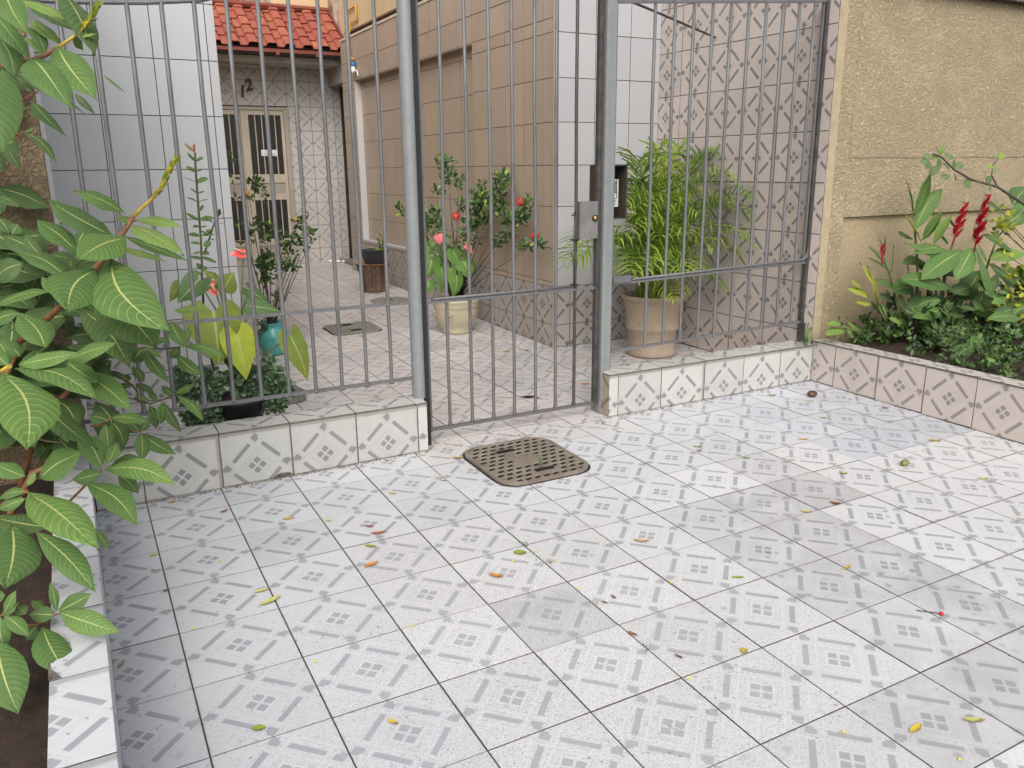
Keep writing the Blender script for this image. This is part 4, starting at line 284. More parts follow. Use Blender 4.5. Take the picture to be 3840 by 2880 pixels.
LITTER=[
[0.901, -1.198, 0.131, 'brown', 'curled brown leaf near the left kerb, beyond the second joint', 0.45, 0.5, 0.36],
[1.617, -1.832, 0.154, 'yellow', 'yellow leaf on the tiles left of the drain cover, in front of the kerb', -0.15, 0.2, 0.36],
[2.065, -2.145, 0.081, 'pale', 'pale round leaf beside the first long joint near the kerb', -0.45, 0.2, 0.7],
[-0.067, -2.085, 0.117, 'yellow', 'brown tipped yellow leaf beside the planter, highest of the three there', 0.15, 0.2, 0.36],
[-0.115, -2.472, 0.064, 'orange', 'tiny orange brown leaf below the yellow one beside the planter', -0.35, 0.5, 0.36],
[-0.027, -3.055, 0.098, 'brown', 'curled brown leaf sitting on a joint crossing near the left planter', 0.75, 0.5, 0.36],
[0.906, -3.557, 0.164, 'pale', 'pale green leaf just above the longer one on the left tiles', 0.05, 0.2, 0.36],
[0.944, -3.827, 0.244, 'pale', 'long pale yellow leaf lying across a dark joint on the left', 0.35, 0.2, 0.36],
[-0.554, -4.312, 0.115, 'tan', 'upright looking tan leaf beside the foot of the left planter wall', 1.05, 0.5, 0.36],
[0.413, -5.849, 0.109, 'green', 'oval bright green leaf at the bottom left of the paving', -0.45, 0.2, 0.7],
[0.317, -0.529, 0.134, 'orange', 'orange leaf lying close under the left kerb', 0.15, 0.5, 0.36],
[2.482, -2.582, 0.115, 'brown', 'small rust leaf just above a larger rust one, left of centre', -0.35, 0.5, 0.36],
[2.517, -2.844, 0.184, 'brown', 'folded rust brown leaf left of the centre, above a green one', -0.15, 0.5, 0.36],
[2.319, -3.116, 0.159, 'green', 'green leaf with a brown tip between two brown leaves left of centre', -0.85, 0.2, 0.36],
[2.166, -3.593, 0.189, 'orange', 'orange brown curled leaf lowest in the row left of centre', 0.25, 0.5, 0.36],
[3.854, -4.158, 0.152, 'green', 'green oval leaf left of the dark joint in the middle of the paving', -0.65, 0.2, 0.7],
[3.333, -4.531, 0.184, 'orange', 'orange leaf with a dark tip in the middle of the paving', -0.95, 0.5, 0.36],
[5.318, -4.623, 0.184, 'tan', 'tan curled leaf well right of the weedy joint', -0.75, 0.5, 0.36],
[4.255, -5.548, 0.084, 'dark', 'red brown pointed leaf, upper one of a close pair', -1.45, 0.5, 0.36],
[4.109, -5.592, 0.078, 'dark', 'dark purple leaf, lower one of a close pair', -1.05, 0.5, 0.36],
[4.015, -6.222, 0.113, 'brown', 'rust leaf lying on the dark joint near the front', -1.25, 0.5, 0.36],
[4.177, -6.745, 0.093, 'dark', 'small dark leaf with a yellow middle near the front joint', -1.25, 0.5, 0.36],
[1.437, -6.314, 0.117, 'yellow', 'peanut shaped yellow brown leaf at the bottom left of centre', -1.05, 0.2, 0.36],
[7.79, -4.985, 0.141, 'yellow', 'yellow green leaf on the upper right tiles beside a joint', -0.65, 0.2, 0.36],
[8.332, -4.997, 0.133, 'brown', 'brown leaf at the edge of the darker scuffed tiles, far right', -1.05, 0.5, 0.36],
[7.024, -6.304, 0.135, 'yellow', 'plump yellow leaf with brown edge on a joint of the scuffed tiles', 0.35, 0.2, 0.36],
[5.747, -5.866, 0.129, 'green', 'small green leaf between the speckled and the scuffed tiles', -0.55, 0.2, 0.36],
[4.797, -6.969, 0.094, 'yellow', 'yellow leaf standing on the joint crossing, right foreground', 0.85, 0.2, 0.7],
[5.27, -8.49, 0.163, 'yellow', 'large curled yellow leaf at the bottom right', 0.15, 0.2, 0.36],
[5.797, -8.657, 0.172, 'pale', 'large pale green leaf with red end at the bottom right', -0.55, 0.2, 0.36],
[4.512, -0.896, 0.191, 'tan', 'dry tan leaf touching the left corner of the drain cover', -0.35, 0.5, 0.36],
[3.117, -1.715, 0.115, 'yellow', 'tiny yellow leaf in front of the left kerb, near a joint', -0.85, 0.2, 0.36],
[3.949, -1.635, 0.095, 'green', 'small olive leaf left of the drain cover on the open tiles', -0.75, 0.2, 0.36],
[8.534, 5.084, 0.188, 'yellow', 'thin yellow leaf beyond the gate on the courtyard floor', -0.45, 0.2, 0.36],
[9.011, 4.912, 0.141, 'brown', 'brown leaf beyond the gate beside the thin yellow one', -0.65, 0.5, 0.36],
[5.415, 1.246, 0.096, 'yellow', 'small yellow leaf seen through the gate near its lower hinge', -0.15, 0.2, 0.36],
[8.605, 1.707, 0.181, 'orange', 'orange leaf beyond the gate near the lock post', -0.55, 0.5, 0.36],
[8.607, 2.31, 0.09, 'tan', 'tiny tan leaf standing upright beyond the gate', 0.95, 0.5, 0.36],
[5.54, 6.525, 0.07, 'yellow', 'tiny yellow leaf beyond the left fence panel near the passage cover', -0.45, 0.2, 0.36],
[5.739, 4.976, 0.095, 'green', 'tiny green leaf beyond the left fence panel close to the big post', -0.25, 0.2, 0.36],
[11.285, -0.511, 0.083, 'pale', 'tiny pale leaf close under the right kerb', -0.45, 0.2, 0.36],
[11.425, -0.755, 0.179, 'green', 'narrow green leaf close under the right kerb', -0.65, 0.2, 0.36],
[11.414, -1.308, 0.087, 'green', 'small green leaf on the bluish tiles left of the pale one', -0.35, 0.2, 0.36],
[11.716, -1.45, 0.141, 'pale', 'pale green leaf on the bluish tiles beneath the seed pod', -0.25, 0.2, 0.36],
[12.505, -1.72, 0.081, 'orange', 'tiny orange leaf near the foot of the right planter', 0.75, 0.5, 0.36],
[11.173, -2.258, 0.126, 'green', 'dark green leaf in the middle of the bluish tiles', -1.05, 0.2, 0.36],
[12.622, -2.422, 0.13, 'dark', 'dark curled leaf close to the right planter wall', -0.95, 0.5, 0.36],
[12.057, -2.974, 0.112, 'green', 'thin olive leaf on a joint near the right planter', -0.35, 0.2, 0.36],
[8.93, -1.927, 0.102, 'pale', 'thin pale leaf lying on a joint right of the gate post', -0.45, 0.2, 0.36],
[9.967, -2.904, 0.158, 'yellow', 'ragged yellow leaf on the joint crossing right of centre', -0.45, 0.2, 0.36],
[8.176, -2.325, 0.131, 'green', 'light green leaf just above a small orange one, right of the drain cover', -0.75, 0.2, 0.36],
[8.093, -2.473, 0.084, 'orange', 'small orange leaf under the light green one, right of the drain cover', -0.45, 0.5, 0.36],
[8.532, -3.089, 0.115, 'green', 'olive leaf alone on the bright tiles right of the drain cover', -0.85, 0.2, 0.36],
[11.83, -4.014, 0.203, 'yellow', 'large yellow green leaf on the bluish tiles far right', -0.85, 0.2, 0.36],
[9.344, -4.272, 0.104, 'pale', 'round pale leaf between bright and grey tiles', -1.25, 0.2, 0.7],
[10.949, -5.412, 0.169, 'pale', 'thin pale green leaf at the right edge of the paving', -0.35, 0.2, 0.36],
[8.342, -4.977, 0.143, 'brown', 'brown leaf near the dark scuffed tile, right of centre', -1.05, 0.5, 0.36]]
PETALS=[[2.1, -5.03], [3.68, -4.31], [4.12, -4.54], [4.86, -4.3], [4.01, -5.23], [4.04, -7.05], [5.0, -5.61], [0.61, -2.65], [0.13, -4.01], [5.25, -8.9], [4.7, -8.24], [10.25, -6.38], [3.95, -1.42], [10.0, -4.47], [11.65, -4.53], [9.2, -3.46], [1.08, -5.15]]
# ------------------------------------------------------------------ tiled surfaces
_cache={}
M['edge']=simple('dirty_tile_edge',(.16,.145,.13),.95,.25,40,.2)
GAP=.007
def tile(owner,name,o,ud,vd,u0,u1,v0,v1,mat,uvo=(0,0),th=.03,color=None,gap=GAP,rnd=True,gapu=None):
    """one tile lying in the plane (o,ud,vd), its face th proud of the bed; uvo = where the full tile starts"""
    ud=Vector(ud);vd=Vector(vd);n=ud.cross(vd).normalized()
    gu=gap if gapu is None else gapu; w=round(u1-u0-2*gu,3);h=round(v1-v0-2*gap,3)
    a=round(u0+gu-uvo[0],3);b=round(v0+gap-uvo[1],3)
    key=(name,w,h,a,b,tuple(round(c,4) for c in ud),tuple(round(c,4) for c in vd),mat.name,th)
    me=_cache.get(key)
    if me is None:
        e=.005; mb=MB(); P=lambda uu,vv,nn:(ud*uu+vd*vv+n*nn)
        vs=[];uv=[]
        for (ins,nn) in((0,-th),(0,-e*.6),(e,0)):
            for (x,y) in((ins,ins),(w-ins,ins),(w-ins,h-ins),(ins,h-ins)):
                vs.append(P(x,y,nn)); uv.append((a+x,b+y))
        fs=[(8,9,10,11)]
        for L in(0,4):
            for k in range(4): fs.append((L+k,L+(k+1)%4,L+4+(k+1)%4,L+4+k))
        mb.add(vs,fs,0,uv); mb.mi=[0,1,1,1,1,0,0,0,0]
        tmp=mb.build(name,[mat,M['edge']],None,(0,0,0)); me=tmp.data; bpy.data.objects.remove(tmp); _cache[key]=me
    dz=(random.random()-.5)*.006 if rnd else 0
    ob=link(name,me,owner,Vector(o)+ud*(u0+gu)+vd*(v0+gap)+n*dz,color or (1,1,1,1))
    return ob
def grid(owner,name,o,ud,vd,us,vs,mat,full=None,skip=None,color=None,**k):
    """us/vs = joint positions; full = (period origin u, v) so cut tiles keep their print aligned"""
    for i in range(len(us)-1):
        for j in range(len(vs)-1):
            if skip and skip(us[i],us[i+1],vs[j],vs[j+1]): continue
            uo=us[i]; vo=vs[j]
            if us[i+1]-us[i]<.9 and full and full[0]=='r': uo=us[i+1]-1
            if vs[j+1]-vs[j]<.9 and full and full[1]=='t': vo=vs[j+1]-1
            if isinstance(full,tuple) and full[0]=='g': 
                uo=math.floor(us[i]+1e-6-full[2])+full[2]; vo=math.floor(vs[j]+1e-6-full[3])+full[3]
            tile(owner,name,o,ud,vd,us[i],us[i+1],vs[j],vs[j+1],mat,(uo,vo),color=(color(us[i],vs[j]) if callable(color) else color),**k)
def rngf(a,b): return [float(x) for x in range(a,b+1)]
UX=(1,0,SX); VY=(0,1,SY)
def sheet(name,x0,x1,y0,y1,dz,mat,parent=None,kind='structure',thick=.5):
    mb=MB(); z=lambda x,y:fz(x,y)+dz
    vs=[(x0,y0,z(x0,y0)),(x1,y0,z(x1,y0)),(x1,y1,z(x1,y1)),(x0,y1,z(x0,y1))]
    vs+=[(a,b,c-thick) for a,b,c in vs]
    mb.add(vs,[(0,1,2,3),(7,6,5,4),(0,4,5,1),(1,5,6,2),(2,6,7,3),(3,7,4,0)])
    o=mb.build(name,mat,parent,(x0,y0,0)); 
    if kind: o['kind']=kind
    return o
# the ground everything stands on
M['earth']=simple('earth',(.075,.05,.035),.95,.35,25,.8)
g=MB(); g.add([(-90,-90,-1.2),(110,-90,-1.2),(110,110,-1.2),(-90,110,-1.2)],[(0,1,2,3)]); o=g.build('ground',M['earth']); o['kind']='structure'
# driveway: printed glazed floor tiles
drive=sheet('driveway',-.62,12.95,-13.0,-.36,-.02,M['grout'])
DARK={(7,-5):.45,(7,-6):.3,(7,-7):.42,(6,-7):.3,(7,-8):.4,(6,-6):.3,(6,-8):.28,(3,-6):.34,(8,-5):.35,(6,-5):.2,(8,-6):.05,(5,-9):.3,(6,-9):.35,(7,-9):.3,(11,-3):.18,(11,-4):.22,(10,-4):.12,(12,-3):.25,(12,-4):.25,(12,-2):.2,(10,-2):.08,(11,-2):.1,(8,-4):.15}
def drive_col(u,v):
    i,j=math.floor(u+.01),math.floor(v+.01)
    d=min(.8,DARK.get((i,j),random.choice([0,0,0,.04,.08,.14]))*1.25)
    b=1.0
    if i<=1: tint=(.945,.955,.98)
    elif i>=10 and j>=-4: tint=(.90,.92,.965)
    elif j>=-3: tint=(.97,.97,.975)
    else: tint=(1,.995,.985)
    if j==-1 and 4<=i<=7: tint=(.97,.94,.9)
    k=.975+random.random()*.04
    return (tint[0]*k,tint[1]*k,tint[2]*k,1-d)
xs=[-.636]+rngf(0,12)+[12.945]
xs[5]=4.002
ys=rngf(-13,-1)+[-.36]
grid(drive,'floor_tile',(0,0,0),UX,VY,xs,ys,M['floor'],('g','g',0,0),color=drive_col,gap=.0062,gapu=.0068)
# courtyard and passage floor
court=sheet('courtyard_floor',-.62,12.95,-.36,4.9,-.02,M['grout'])
passf=sheet('passage_floor',2.4,10.7,4.9,24.3,-.02,M['grout'])
def court_col(u,v):
    k=.94+random.random()*.07; w_=random.random()*.03
    return (k,k*(.985-w_),k*(.975-w_),1-random.choice([0,.05,.12,.25]))
grid(court,'floor_tile',(0,0,0),UX,VY,[-.62]+rngf(0,12)+[12.9],[-.36,0]+rngf(1,4)+[4.88],M['court'],('g','g',0,0),color=court_col)
grid(passf,'floor_tile',(0,0,0),UX,VY,[2.4]+rngf(3,9)+[9.75],[4.88]+rngf(5,24),M['court'],('g','g',0,0),color=court_col)
grid(passf,'floor_tile',(0,0,0),UX,VY,[9.75,10.6],rngf(21,24),M['court'],('g','g',0,0),color=court_col)
# ---- kerbs under the fence
def kerb(label,x0,x1,joints,tj,endside):
    r=root('fence_kerb',((x0+x1)/2,-.1,0),label,'kerb','tiled kerbs under the fence')
    b=MB(); zt=.80
    b.box((x0+.02,-.31,-.06),(x1-.02,.2,zt)); b.build('core',M['groutl'],r,(x0,-.3,0))
    # front face
    o=(0,-.34,0)
    js=joints
    for a,c in zip(js[:-1],js[1:]):
        zb=fz(a,-.34)+.012
        uo=a if c-a>.9 else (c-1 if a==js[0] else a)
        zt_=.818
        k=.96+random.random()*.06
        tile(r,'front_tile',o,(1,0,0),(0,0,1),a,c,zb,zt_,M['kerb'],(uo,-.23),color=(k,k,k*.99,1-random.choice([.02,.1,.25])))
    for a,c in zip(tj[:-1],tj[1:]):
        k=.97+random.random()*.05
        tile(r,'top_tile',(0,0,.845),(1,0,0),(0,1,0),a,c,-.355,.2,M['kerb'],(a if c-a>.9 else c-1,-.35),color=(k*1.04,k*1.03,k*1.02,1))
    xe=x1-.0 if endside>0 else x0
    if endside>0: tile(r,'end_tile',(xe,0,0),(0,1,0),(0,0,1),-.33,.2,.02,.818,M['kerb'],(-.5,0),color=(.93,.88,.8,.9))
    else: tile(r,'end_tile',(xe,0,0),(0,-1,0),(0,0,1),-.2,.33,.04,.818,M['kerb'],(-.5,0),color=(.7,.6,.48,.8))
    b=MB(); b.box((x0,.2,-.05),(x1,.225,.835)); b.build('inner_face',M['groutl'],r,(x0,.2,0))
    return r
KL=kerb('tiled kerb under the left fence panel, chipped at its foot behind the black pot side',-.62,4.25,[-.62,0,1.04,2.055,3.065,4.08,4.25],[-.62,0.05,1.05,2.05,3.06,4.05,4.25],1)
KR=kerb('tiled kerb under the right fence panel, running from gate post to patterned wall',7.78,12.93,[7.78,7.99,8.97,10.02,11.02,12.02,12.93],[7.78,7.97,8.99,10.05,11.05,12.0,12.93],-1)
# the broken corner at the foot of the left kerb
M['mortar']=simple('mortar',(.2,.17,.14),.95,.4,40,.8)
b=MB(); b.add([(1.72,-.346,.0),(2.06,-.346,.01),(2.06,-.346,.035),(1.98,-.346,.075),(1.85,-.346,.085),(1.76,-.346,.04)],[(0,1,2,3,4,5)]); b.build('chipped_corner',M['mortar'],KL,(1.9,-.35,0))
# ---- right planter
def rplanter():
    r=root('planter_wall',(13.1,-4.5,0),'low pinkish tiled planter wall along the right side of the driveway','planter wall')
    b=MB(); b.box((12.98,-13,-.3),(13.3,-.27,.9)); b.build('core',M['groutl'],r,(13,-4,0))
    ys=[-13.2,-12.1,-11.05,-10.0,-8.98,-7.95,-6.93,-5.92,-4.91,-3.9,-2.93,-1.92,-.9,-.3]
    for a,c in zip(ys[:-1],ys[1:]):
        k=.97+random.random()*.05
        u0,u1=-c,-a
        tile(r,'front_tile',(12.95,0,0),(0,-1,0),(0,0,1),u0,u1,fz(13,a)+.008,.9,M['planter'],(u0 if c<-.5 else u1-1,-.08),color=(k,k,k,1-random.choice([0,.03,.06])))
    ty=[-13.2,-12.1,-11.1,-10.1,-9.1,-8.1,-7.1,-6.1,-5.1,-4.1,-3.08,-2.05,-1.05,-.28]
    for a,c in zip(ty[:-1],ty[1:]):
        tile(r,'coping_tile',(0,0,.93),(1,0,0),(0,1,0),12.93,13.32,a,c,M['planter'],(12.6,a),color=(.95,1.0,1.02,1))
    return r
rplanter()
so=MB(); 
def soil(name,x0,x1,y0,y1,z,mat):
    mb=MB(); nx=max(2,int((x1-x0)/.12)); ny=max(2,int((y1-y0)/.12)); vs=[];fs=[]
    for j in range(ny+1):
        for i in range(nx+1):
            x=x0+(x1-x0)*i/nx; y=y0+(y1-y0)*j/ny
            vs.append((x,y,z+.05*math.sin(x*3.1+y*1.7)*math.cos(y*2.3)+random.random()*.05))
    for j in range(ny):
        for i in range(nx): fs.append((j*(nx+1)+i,j*(nx+1)+i+1,(j+1)*(nx+1)+i+1,(j+1)*(nx+1)+i))
    mb.add(vs,fs,0,None,True); o=mb.build(name,mat,None,((x0+x1)/2,(y0+y1)/2,z)); o['kind']='structure'; return o
t=NT('soil'); P=t.pos(); n1=t.noise(P,14,8,.75); n2=t.noise(P,70,6,.7); vv=t.voro(P,45)
c=t.ramp(n1,[(.3,(.018,.010,.007)),(.55,(.05,.028,.018)),(.8,(.10,.062,.04))]); c=t.mix(t.rng(vv,.12,.02),c,(.13,.09,.06))
M['soil']=t.fin(c,.95,t.bump(t.m('ADD',t.m('MULTIPLY',n1,1.),t.m('MULTIPLY',n2,.5)),.9,.02))
soil('planter_soil',13.28,21,-8,-.25,.78,M['soil'])
soil('planter_bed_soil',-6,-.95,-12.5,-.28,.5,M['soil'])
# ---- left planter
r=root('planter_wall',(-.8,-5,0),'low white tiled planter wall along the left edge of the driveway','planter wall')
b=MB(); b.box((-.98,-13,-.3),(-.66,-.3,.8)); b.build('core',M['mortar'],r,(-.8,-5,0))
ys=[-13.2,-12.2,-11.15,-10.1,-9.05,-8.0,-6.93,-5.86,-4.81,-3.76,-2.7,-1.65,-.65,-.3]
for n_,(a,c) in enumerate(zip(ys[:-1],ys[1:])):
    tile(r,'side_tile',(-.63,0,0),(0,1,0),(0,0,1),a,c,fz(-.6,a)+.002,.815,M['floor'],(a,-.1),color=(.98,.985,1,1))
    x0=-1.02 if c<-5.5 else -1.02
    tile(r,'coping_tile',(0,0,.845),(1,0,0),(0,1,0),x0,-.61,a,c,M['floor'],(-1.5,a),color=(.96,.975,.985,1-random.choice([0,.1])))
b=MB(); b.add([(-1.021,-5.86,.846),(-.93,-5.86,.847),(-1.0,-5.7,.847),(-1.021,-5.55,.846)],[(0,1,2,3)]); b.build('broken_corner',M['mortar'],r,(-1,-5.8,.8))
# ------------------------------------------------------------------ walls
def stucco(name,base,dk,sc_=1.,st=1.):
    t=NT(name); P=t.pos(); n1=t.noise(P,48*sc_,5,.6,dist=1.2); n2=t.noise(P,150*sc_,3,.6); big=t.noise(P,1.6,5,.6); v=t.voro(P,75*sc_,'SMOOTH_F1')
    mask=t.rng(t.noise(P,3.5,4,.6),.35,.6,.65,1.)
    h=t.m('ADD',t.m('MULTIPLY',t.rng(n1,.38,.62),mask),t.m('ADD',t.m('MULTIPLY',v,-.6),t.m('MULTIPLY',n2,.35)))
    c=t.mix(t.rng(big,.3,.7),dk,base)
    c=t.mix(t.m('MULTIPLY',t.rng(n1,.51,.40),.6),c,[x*.6 for x in dk])  # creases darkened in the colour to stand in for relief shading
    mp=t.n('ShaderNodeMapping'); t.L(P,mp.inputs[0]); mp.inputs[3].default_value=(6,6,.5)
    c=t.mix(t.m('MULTIPLY',t.rng(t.noise(mp.outputs[0],1.,5),.55,.8),.25),c,[x*.7 for x in dk])
    return t.fin(c,.9,t.bump(h,st,.02))
M['stucco']=stucco('ochre_stucco',(.66,.54,.345),(.61,.495,.31),1.15,1.)
M['stuccos']=stucco('ochre_stucco_fine',(.62,.50,.315),(.55,.435,.265),1.7,.7)
M['stuccob']=stucco('brown_stucco',(.36,.27,.16),(.26,.19,.105),1.,1.)
M['smooth_render']=simple('smooth_render',(.41,.34,.215),.85,.12,14,.3)
t=NT('peach_paint'); P=t.pos(); n1=t.noise(P,1.3,6,.65); mp=t.n('ShaderNodeMapping'); t.L(P,mp.inputs[0]); mp.inputs[3].default_value=(5,5,.7); n2=t.noise(mp.outputs[0],1.,6,.7)
c=t.mix(t.rng(n1,.3,.7),(.50,.36,.20),(.60,.43,.25)); c=t.mix(t.m('MULTIPLY',t.rng(n2,.56,.76),.5),c,(.2,.14,.09))
M['peach']=t.fin(c,.85,t.bump(n1,.2,.01))
t=NT('stained_paint'); P=t.pos(); n1=t.noise(P,2.4,7,.75); n3=t.noise(P,9,5,.7)
c=t.mix(t.rng(n1,.42,.6),(.55,.44,.32),(.13,.09,.06)); c=t.mix(t.rng(n3,.56,.62),c,(.55,.53,.5))
M['stained']=t.fin(c,.9,t.bump(n3,.5,.01))
# stucco walls on either side
def stwall(label,x0,x1,mat,right):
    zt=7.83
    r=root('stucco_wall',((x0+x1)/2,0,0),label,'wall')
    b=MB()
    if right:
        # wall with a raised border and a sunk lower panel
        xb=13.62; b.box((x0,-.22,-.2),(xb,.6,zt)); b.box((xb,-.22,3.42),(x1,.6,zt)); b.build('wall_face',mat,r,(x0,0,0))
        b=MB(); b.box((xb,-.15,-.2),(x1,.59,3.42)); b.build('sunk_panel',M['stuccos'],r,(xb,0,0))
        b=MB(); b.box((xb,-.245,3.42),(x1,-.215,3.93)); b.build('raised_band',mat,r,(xb,0,3.4))
        b=MB(); b.box((xb-.01,-.235,4.6),(x1,-.21,7.4)); b.build('upper_panel',mat,r,(xb,0,4.6))
        b=MB(); b.box((x0,-.24,.9),(x0+.26,-.2,zt)); b.build('smooth_border',M['smooth_render'],r,(x0,0,1))
        b=MB(); b.box((x0,-.42,zt),(x1,.75,zt+.22)); b.build('coping',M['mortar'],r,(x0,0,zt))
    else:
        b.box((x0,-.3,-.2),(x1,.5,9)); b.build('wall_face',mat,r,(x0,0,0))
    return r
stwall('rough ochre stucco wall behind the red ginger plants on the right',12.95,26,M['stucco'],True)
stwall('rough brown stucco wall at the left edge behind the big leaved shrub',-9,-.62,M['stuccob'],False)
# patterned boundary wall, right
a=Vector((12.71,4.88,0)); bb=Vector((12.93,-.27,0)); ud=(bb-a).normalized(); Lw=(bb-a).length
r=root('patterned_wall',(12.9,2.3,0),'tall wall of pinkish patterned tiles behind the potted palm','wall')
nn=ud.cross(Vector((0,0,1)))
b=MB(); be=bb-ud*.09; q=[a,be,be-nn*.6,a-nn*.6]; 
vs=[tuple(p-nn*.02 if k<2 else p)[:2]+(-.2,) for k,p in enumerate(q)]+[tuple(p-nn*.02 if k<2 else p)[:2]+(9.6,) for k,p in enumerate(q)]
b.add(vs,[(0,1,5,4),(1,2,6,5),(2,3,7,6),(3,0,4,7),(4,5,6,7)]); b.build('core',M['grout'],r,(12.9,2,0))
us=[0,.3,.8,1.8,2.8,3.83,4.85,Lw]; us=[0,.8,1.8,2.82,3.83,4.85,Lw]
rows=[.10,1.1,2.1,3.1,4.115,5.11,6.08,7.07,8.06,9.05,9.6]
for i in range(len(us)-1):
    for j in range(len(rows)-1):
        z0=max(rows[j],fz(12.8,4.88-us[i])+.01)
        uo=us[i] if us[i+1]-us[i]>.9 else (us[i+1]-1 if i==0 else us[i])
        k=.97+random.random()*.05
        sh=.93 if rows[j]<3 else 1.
        tile(r,'wall_tile',a,ud,(0,0,1),us[i],us[i+1],z0,rows[j+1],M['wallp'],(uo,rows[j] if j else .1),color=(k,k,k,1-(random.random()*.12)))
# ---- left tower (grey tiled house block)
r=root('tiled_house',(0.5,8,0),'house block faced with smooth grey tiles on the left of the passage','house')
b=MB(); b.box((-9,4.875,-.3),(2.39,26,10.6)); b.build('wall',[M['grout']],r,(0,10,0))
zz=[1.66,2.62,3.565,4.49,5.45,6.435,7.415,8.4,9.4]
ux=[-.64,.3,1.28,2.23,2.4]
grid(r,'wall_tile',(0,4.85,0),(1,0,0),(0,0,1),ux,zz,M['tower'])
for i,(x0,x1) in enumerate(zip(ux[:-1],ux[1:])):
    for z0,z1 in((fz(x0,4.85)+.012,.68),(.68,1.66)):
        tile(r,'dado_tile',(0,4.85,0),(1,0,0),(0,0,1),x0,x1,z0,z1,M['kerb'],(x0 if x1-x0>.9 else x0,z1-1),color=(.95,.95,.97,1))
M['bounce_ochre']=simple('bounce_ochre',(.55,.38,.21),.8,.08,3,.2)
b=MB(); b.box((2.385,4.9,0),(2.4,26,10.6)); b.build('side_wall',M['bounce_ochre'],r,(2.4,10,0))  # unseen face, coloured ochre to bounce warm light across the passage
b=MB(); b.box((-9,4.86,9.4),(2.4,4.878,10.6)); b.build('upper_wall',M['peach'],r,(0,4.8,9))
# side strip between the stucco wall and the grey tiles
r2=root('side_strip',(-.62,2.2,0),'narrow pale timber faced strip between brown stucco and grey tiles','wall')
b=MB(); b.box((-.95,.5,-.2),(-.6,4.86,9)); b.build('board',M['white'],r2,(-.7,2,0))
# ---- right house
H=root('tiled_house',(11.2,12,0),'house block with tiled side tinted for warm bounce and pale grey tiled front, right of the passage','house')
b=MB()
b.box((9.745,4.875,-.3),(12.9,21,1.77)); b.box((9.745,4.875,7.72),(12.9,21,9.22)); b.box((9.745,4.875,1.77),(12.9,9.17,7.72)); b.box((9.745,19.47,1.77),(12.9,21,7.72)); b.box((9.99,9.17,1.77),(12.9,19.47,7.72)); b.box((10.62,21,-.3),(12.9,24.3,9.3))
b.build('wall',M['grout'],H,(11,12,0))
fr=[9.72,9.83,10.84,11.83,12.71]
zz=[1.645,2.58,3.56,4.51,5.48,6.45,7.42,8.4,9.23]
grid(H,'front_tile',(0,4.85,0),(1,0,0),(0,0,1),fr,zz,M['facet'])
fd=[9.72,9.76,10.2,11.2,12.2,12.7]
for x0,x1 in zip(fd[:-1],fd[1:]):
    if x1-x0<.05: continue
    uo=x1-1 if x0<10 else x0
    for z0,z1,vo in((fz(x0,4.85)+.012,.71,-.27),(.71,1.645,.68)): tile(H,'dado_tile',(0,4.85,0),(1,0,0),(0,0,1),x0,x1,z0,z1,M['dado'],(uo,vo),color=(1.0,1.0,1.0,1))
# side: u runs towards the street
def side_joints(y1,y0,st): 
    L=[-y1]; v=math.ceil(-y1/st)*st
    while v<-y0-.05:
        if v+y1>.05: L.append(v)
        v+=st
    return L+[-y0]
yj=[4.86,5.37,6.32,7.26,8.22,9.17,10.13,11.09,12.05,13.01,13.97,14.93,15.89,16.85,17.81,18.77,19.47,20.3,21.0]
un=[-y for y in reversed(yj)]
def side_col(u,v):
    k=.97+random.random()*.05; return (k,k,k,1)
def in_recess(u0,u1,v0,v1): 
    yy=-(u0+u1)/2; zz_=(v0+v1)/2
    return 9.17<yy<19.47 and 1.77<zz_<7.72
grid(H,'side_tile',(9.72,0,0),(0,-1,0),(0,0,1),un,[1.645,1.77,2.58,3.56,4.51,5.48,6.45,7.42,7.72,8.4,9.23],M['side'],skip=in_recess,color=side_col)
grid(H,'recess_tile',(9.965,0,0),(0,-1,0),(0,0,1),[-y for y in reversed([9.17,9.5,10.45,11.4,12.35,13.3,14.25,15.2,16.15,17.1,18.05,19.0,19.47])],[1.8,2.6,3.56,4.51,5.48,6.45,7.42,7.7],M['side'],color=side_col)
dj=[4.9,5.88,6.85,7.83,8.81,9.8,10.78,11.76,12.74,13.72,14.7,15.68,16.66,17.64,18.62,19.6,20.58,21.0]
for y0,y1 in zip(dj[:-1],dj[1:]):
    uo=-y1 if y1-y0>.9 else -y0-1
    for z0,z1,vo in((fz(9.72,y0)+.015,.71,-.27),(.71,1.645,.68)): tile(H,'dado_tile',(9.72,0,0),(0,-1,0),(0,0,1),-y1,-y0,z0,z1,M['dado'],(uo,vo),color=(1,.97,.93,1))  # passage side dado tinted warm too, as if by bounced light
M['trim']=plain('aged_trim',(.47,.46,.45),.4,.5)
b=MB(); b.box((9.705,9.17,1.72),(9.965,19.47,1.80)); b.build('window_sill',M['trim'],H,(9.8,12,1.7))
b=MB(); b.box((9.722,19.44,1.8),(9.965,19.468,7.72)); b.build('reveal',M['trim'],H,(9.8,19.4,1.8))
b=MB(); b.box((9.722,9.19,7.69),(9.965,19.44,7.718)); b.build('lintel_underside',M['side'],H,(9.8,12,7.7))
b=MB(); b.box((9.70,4.83,.15),(9.745,4.875,9.23)); b.build('corner_bead',M['side'],H,(9.72,4.85,1))
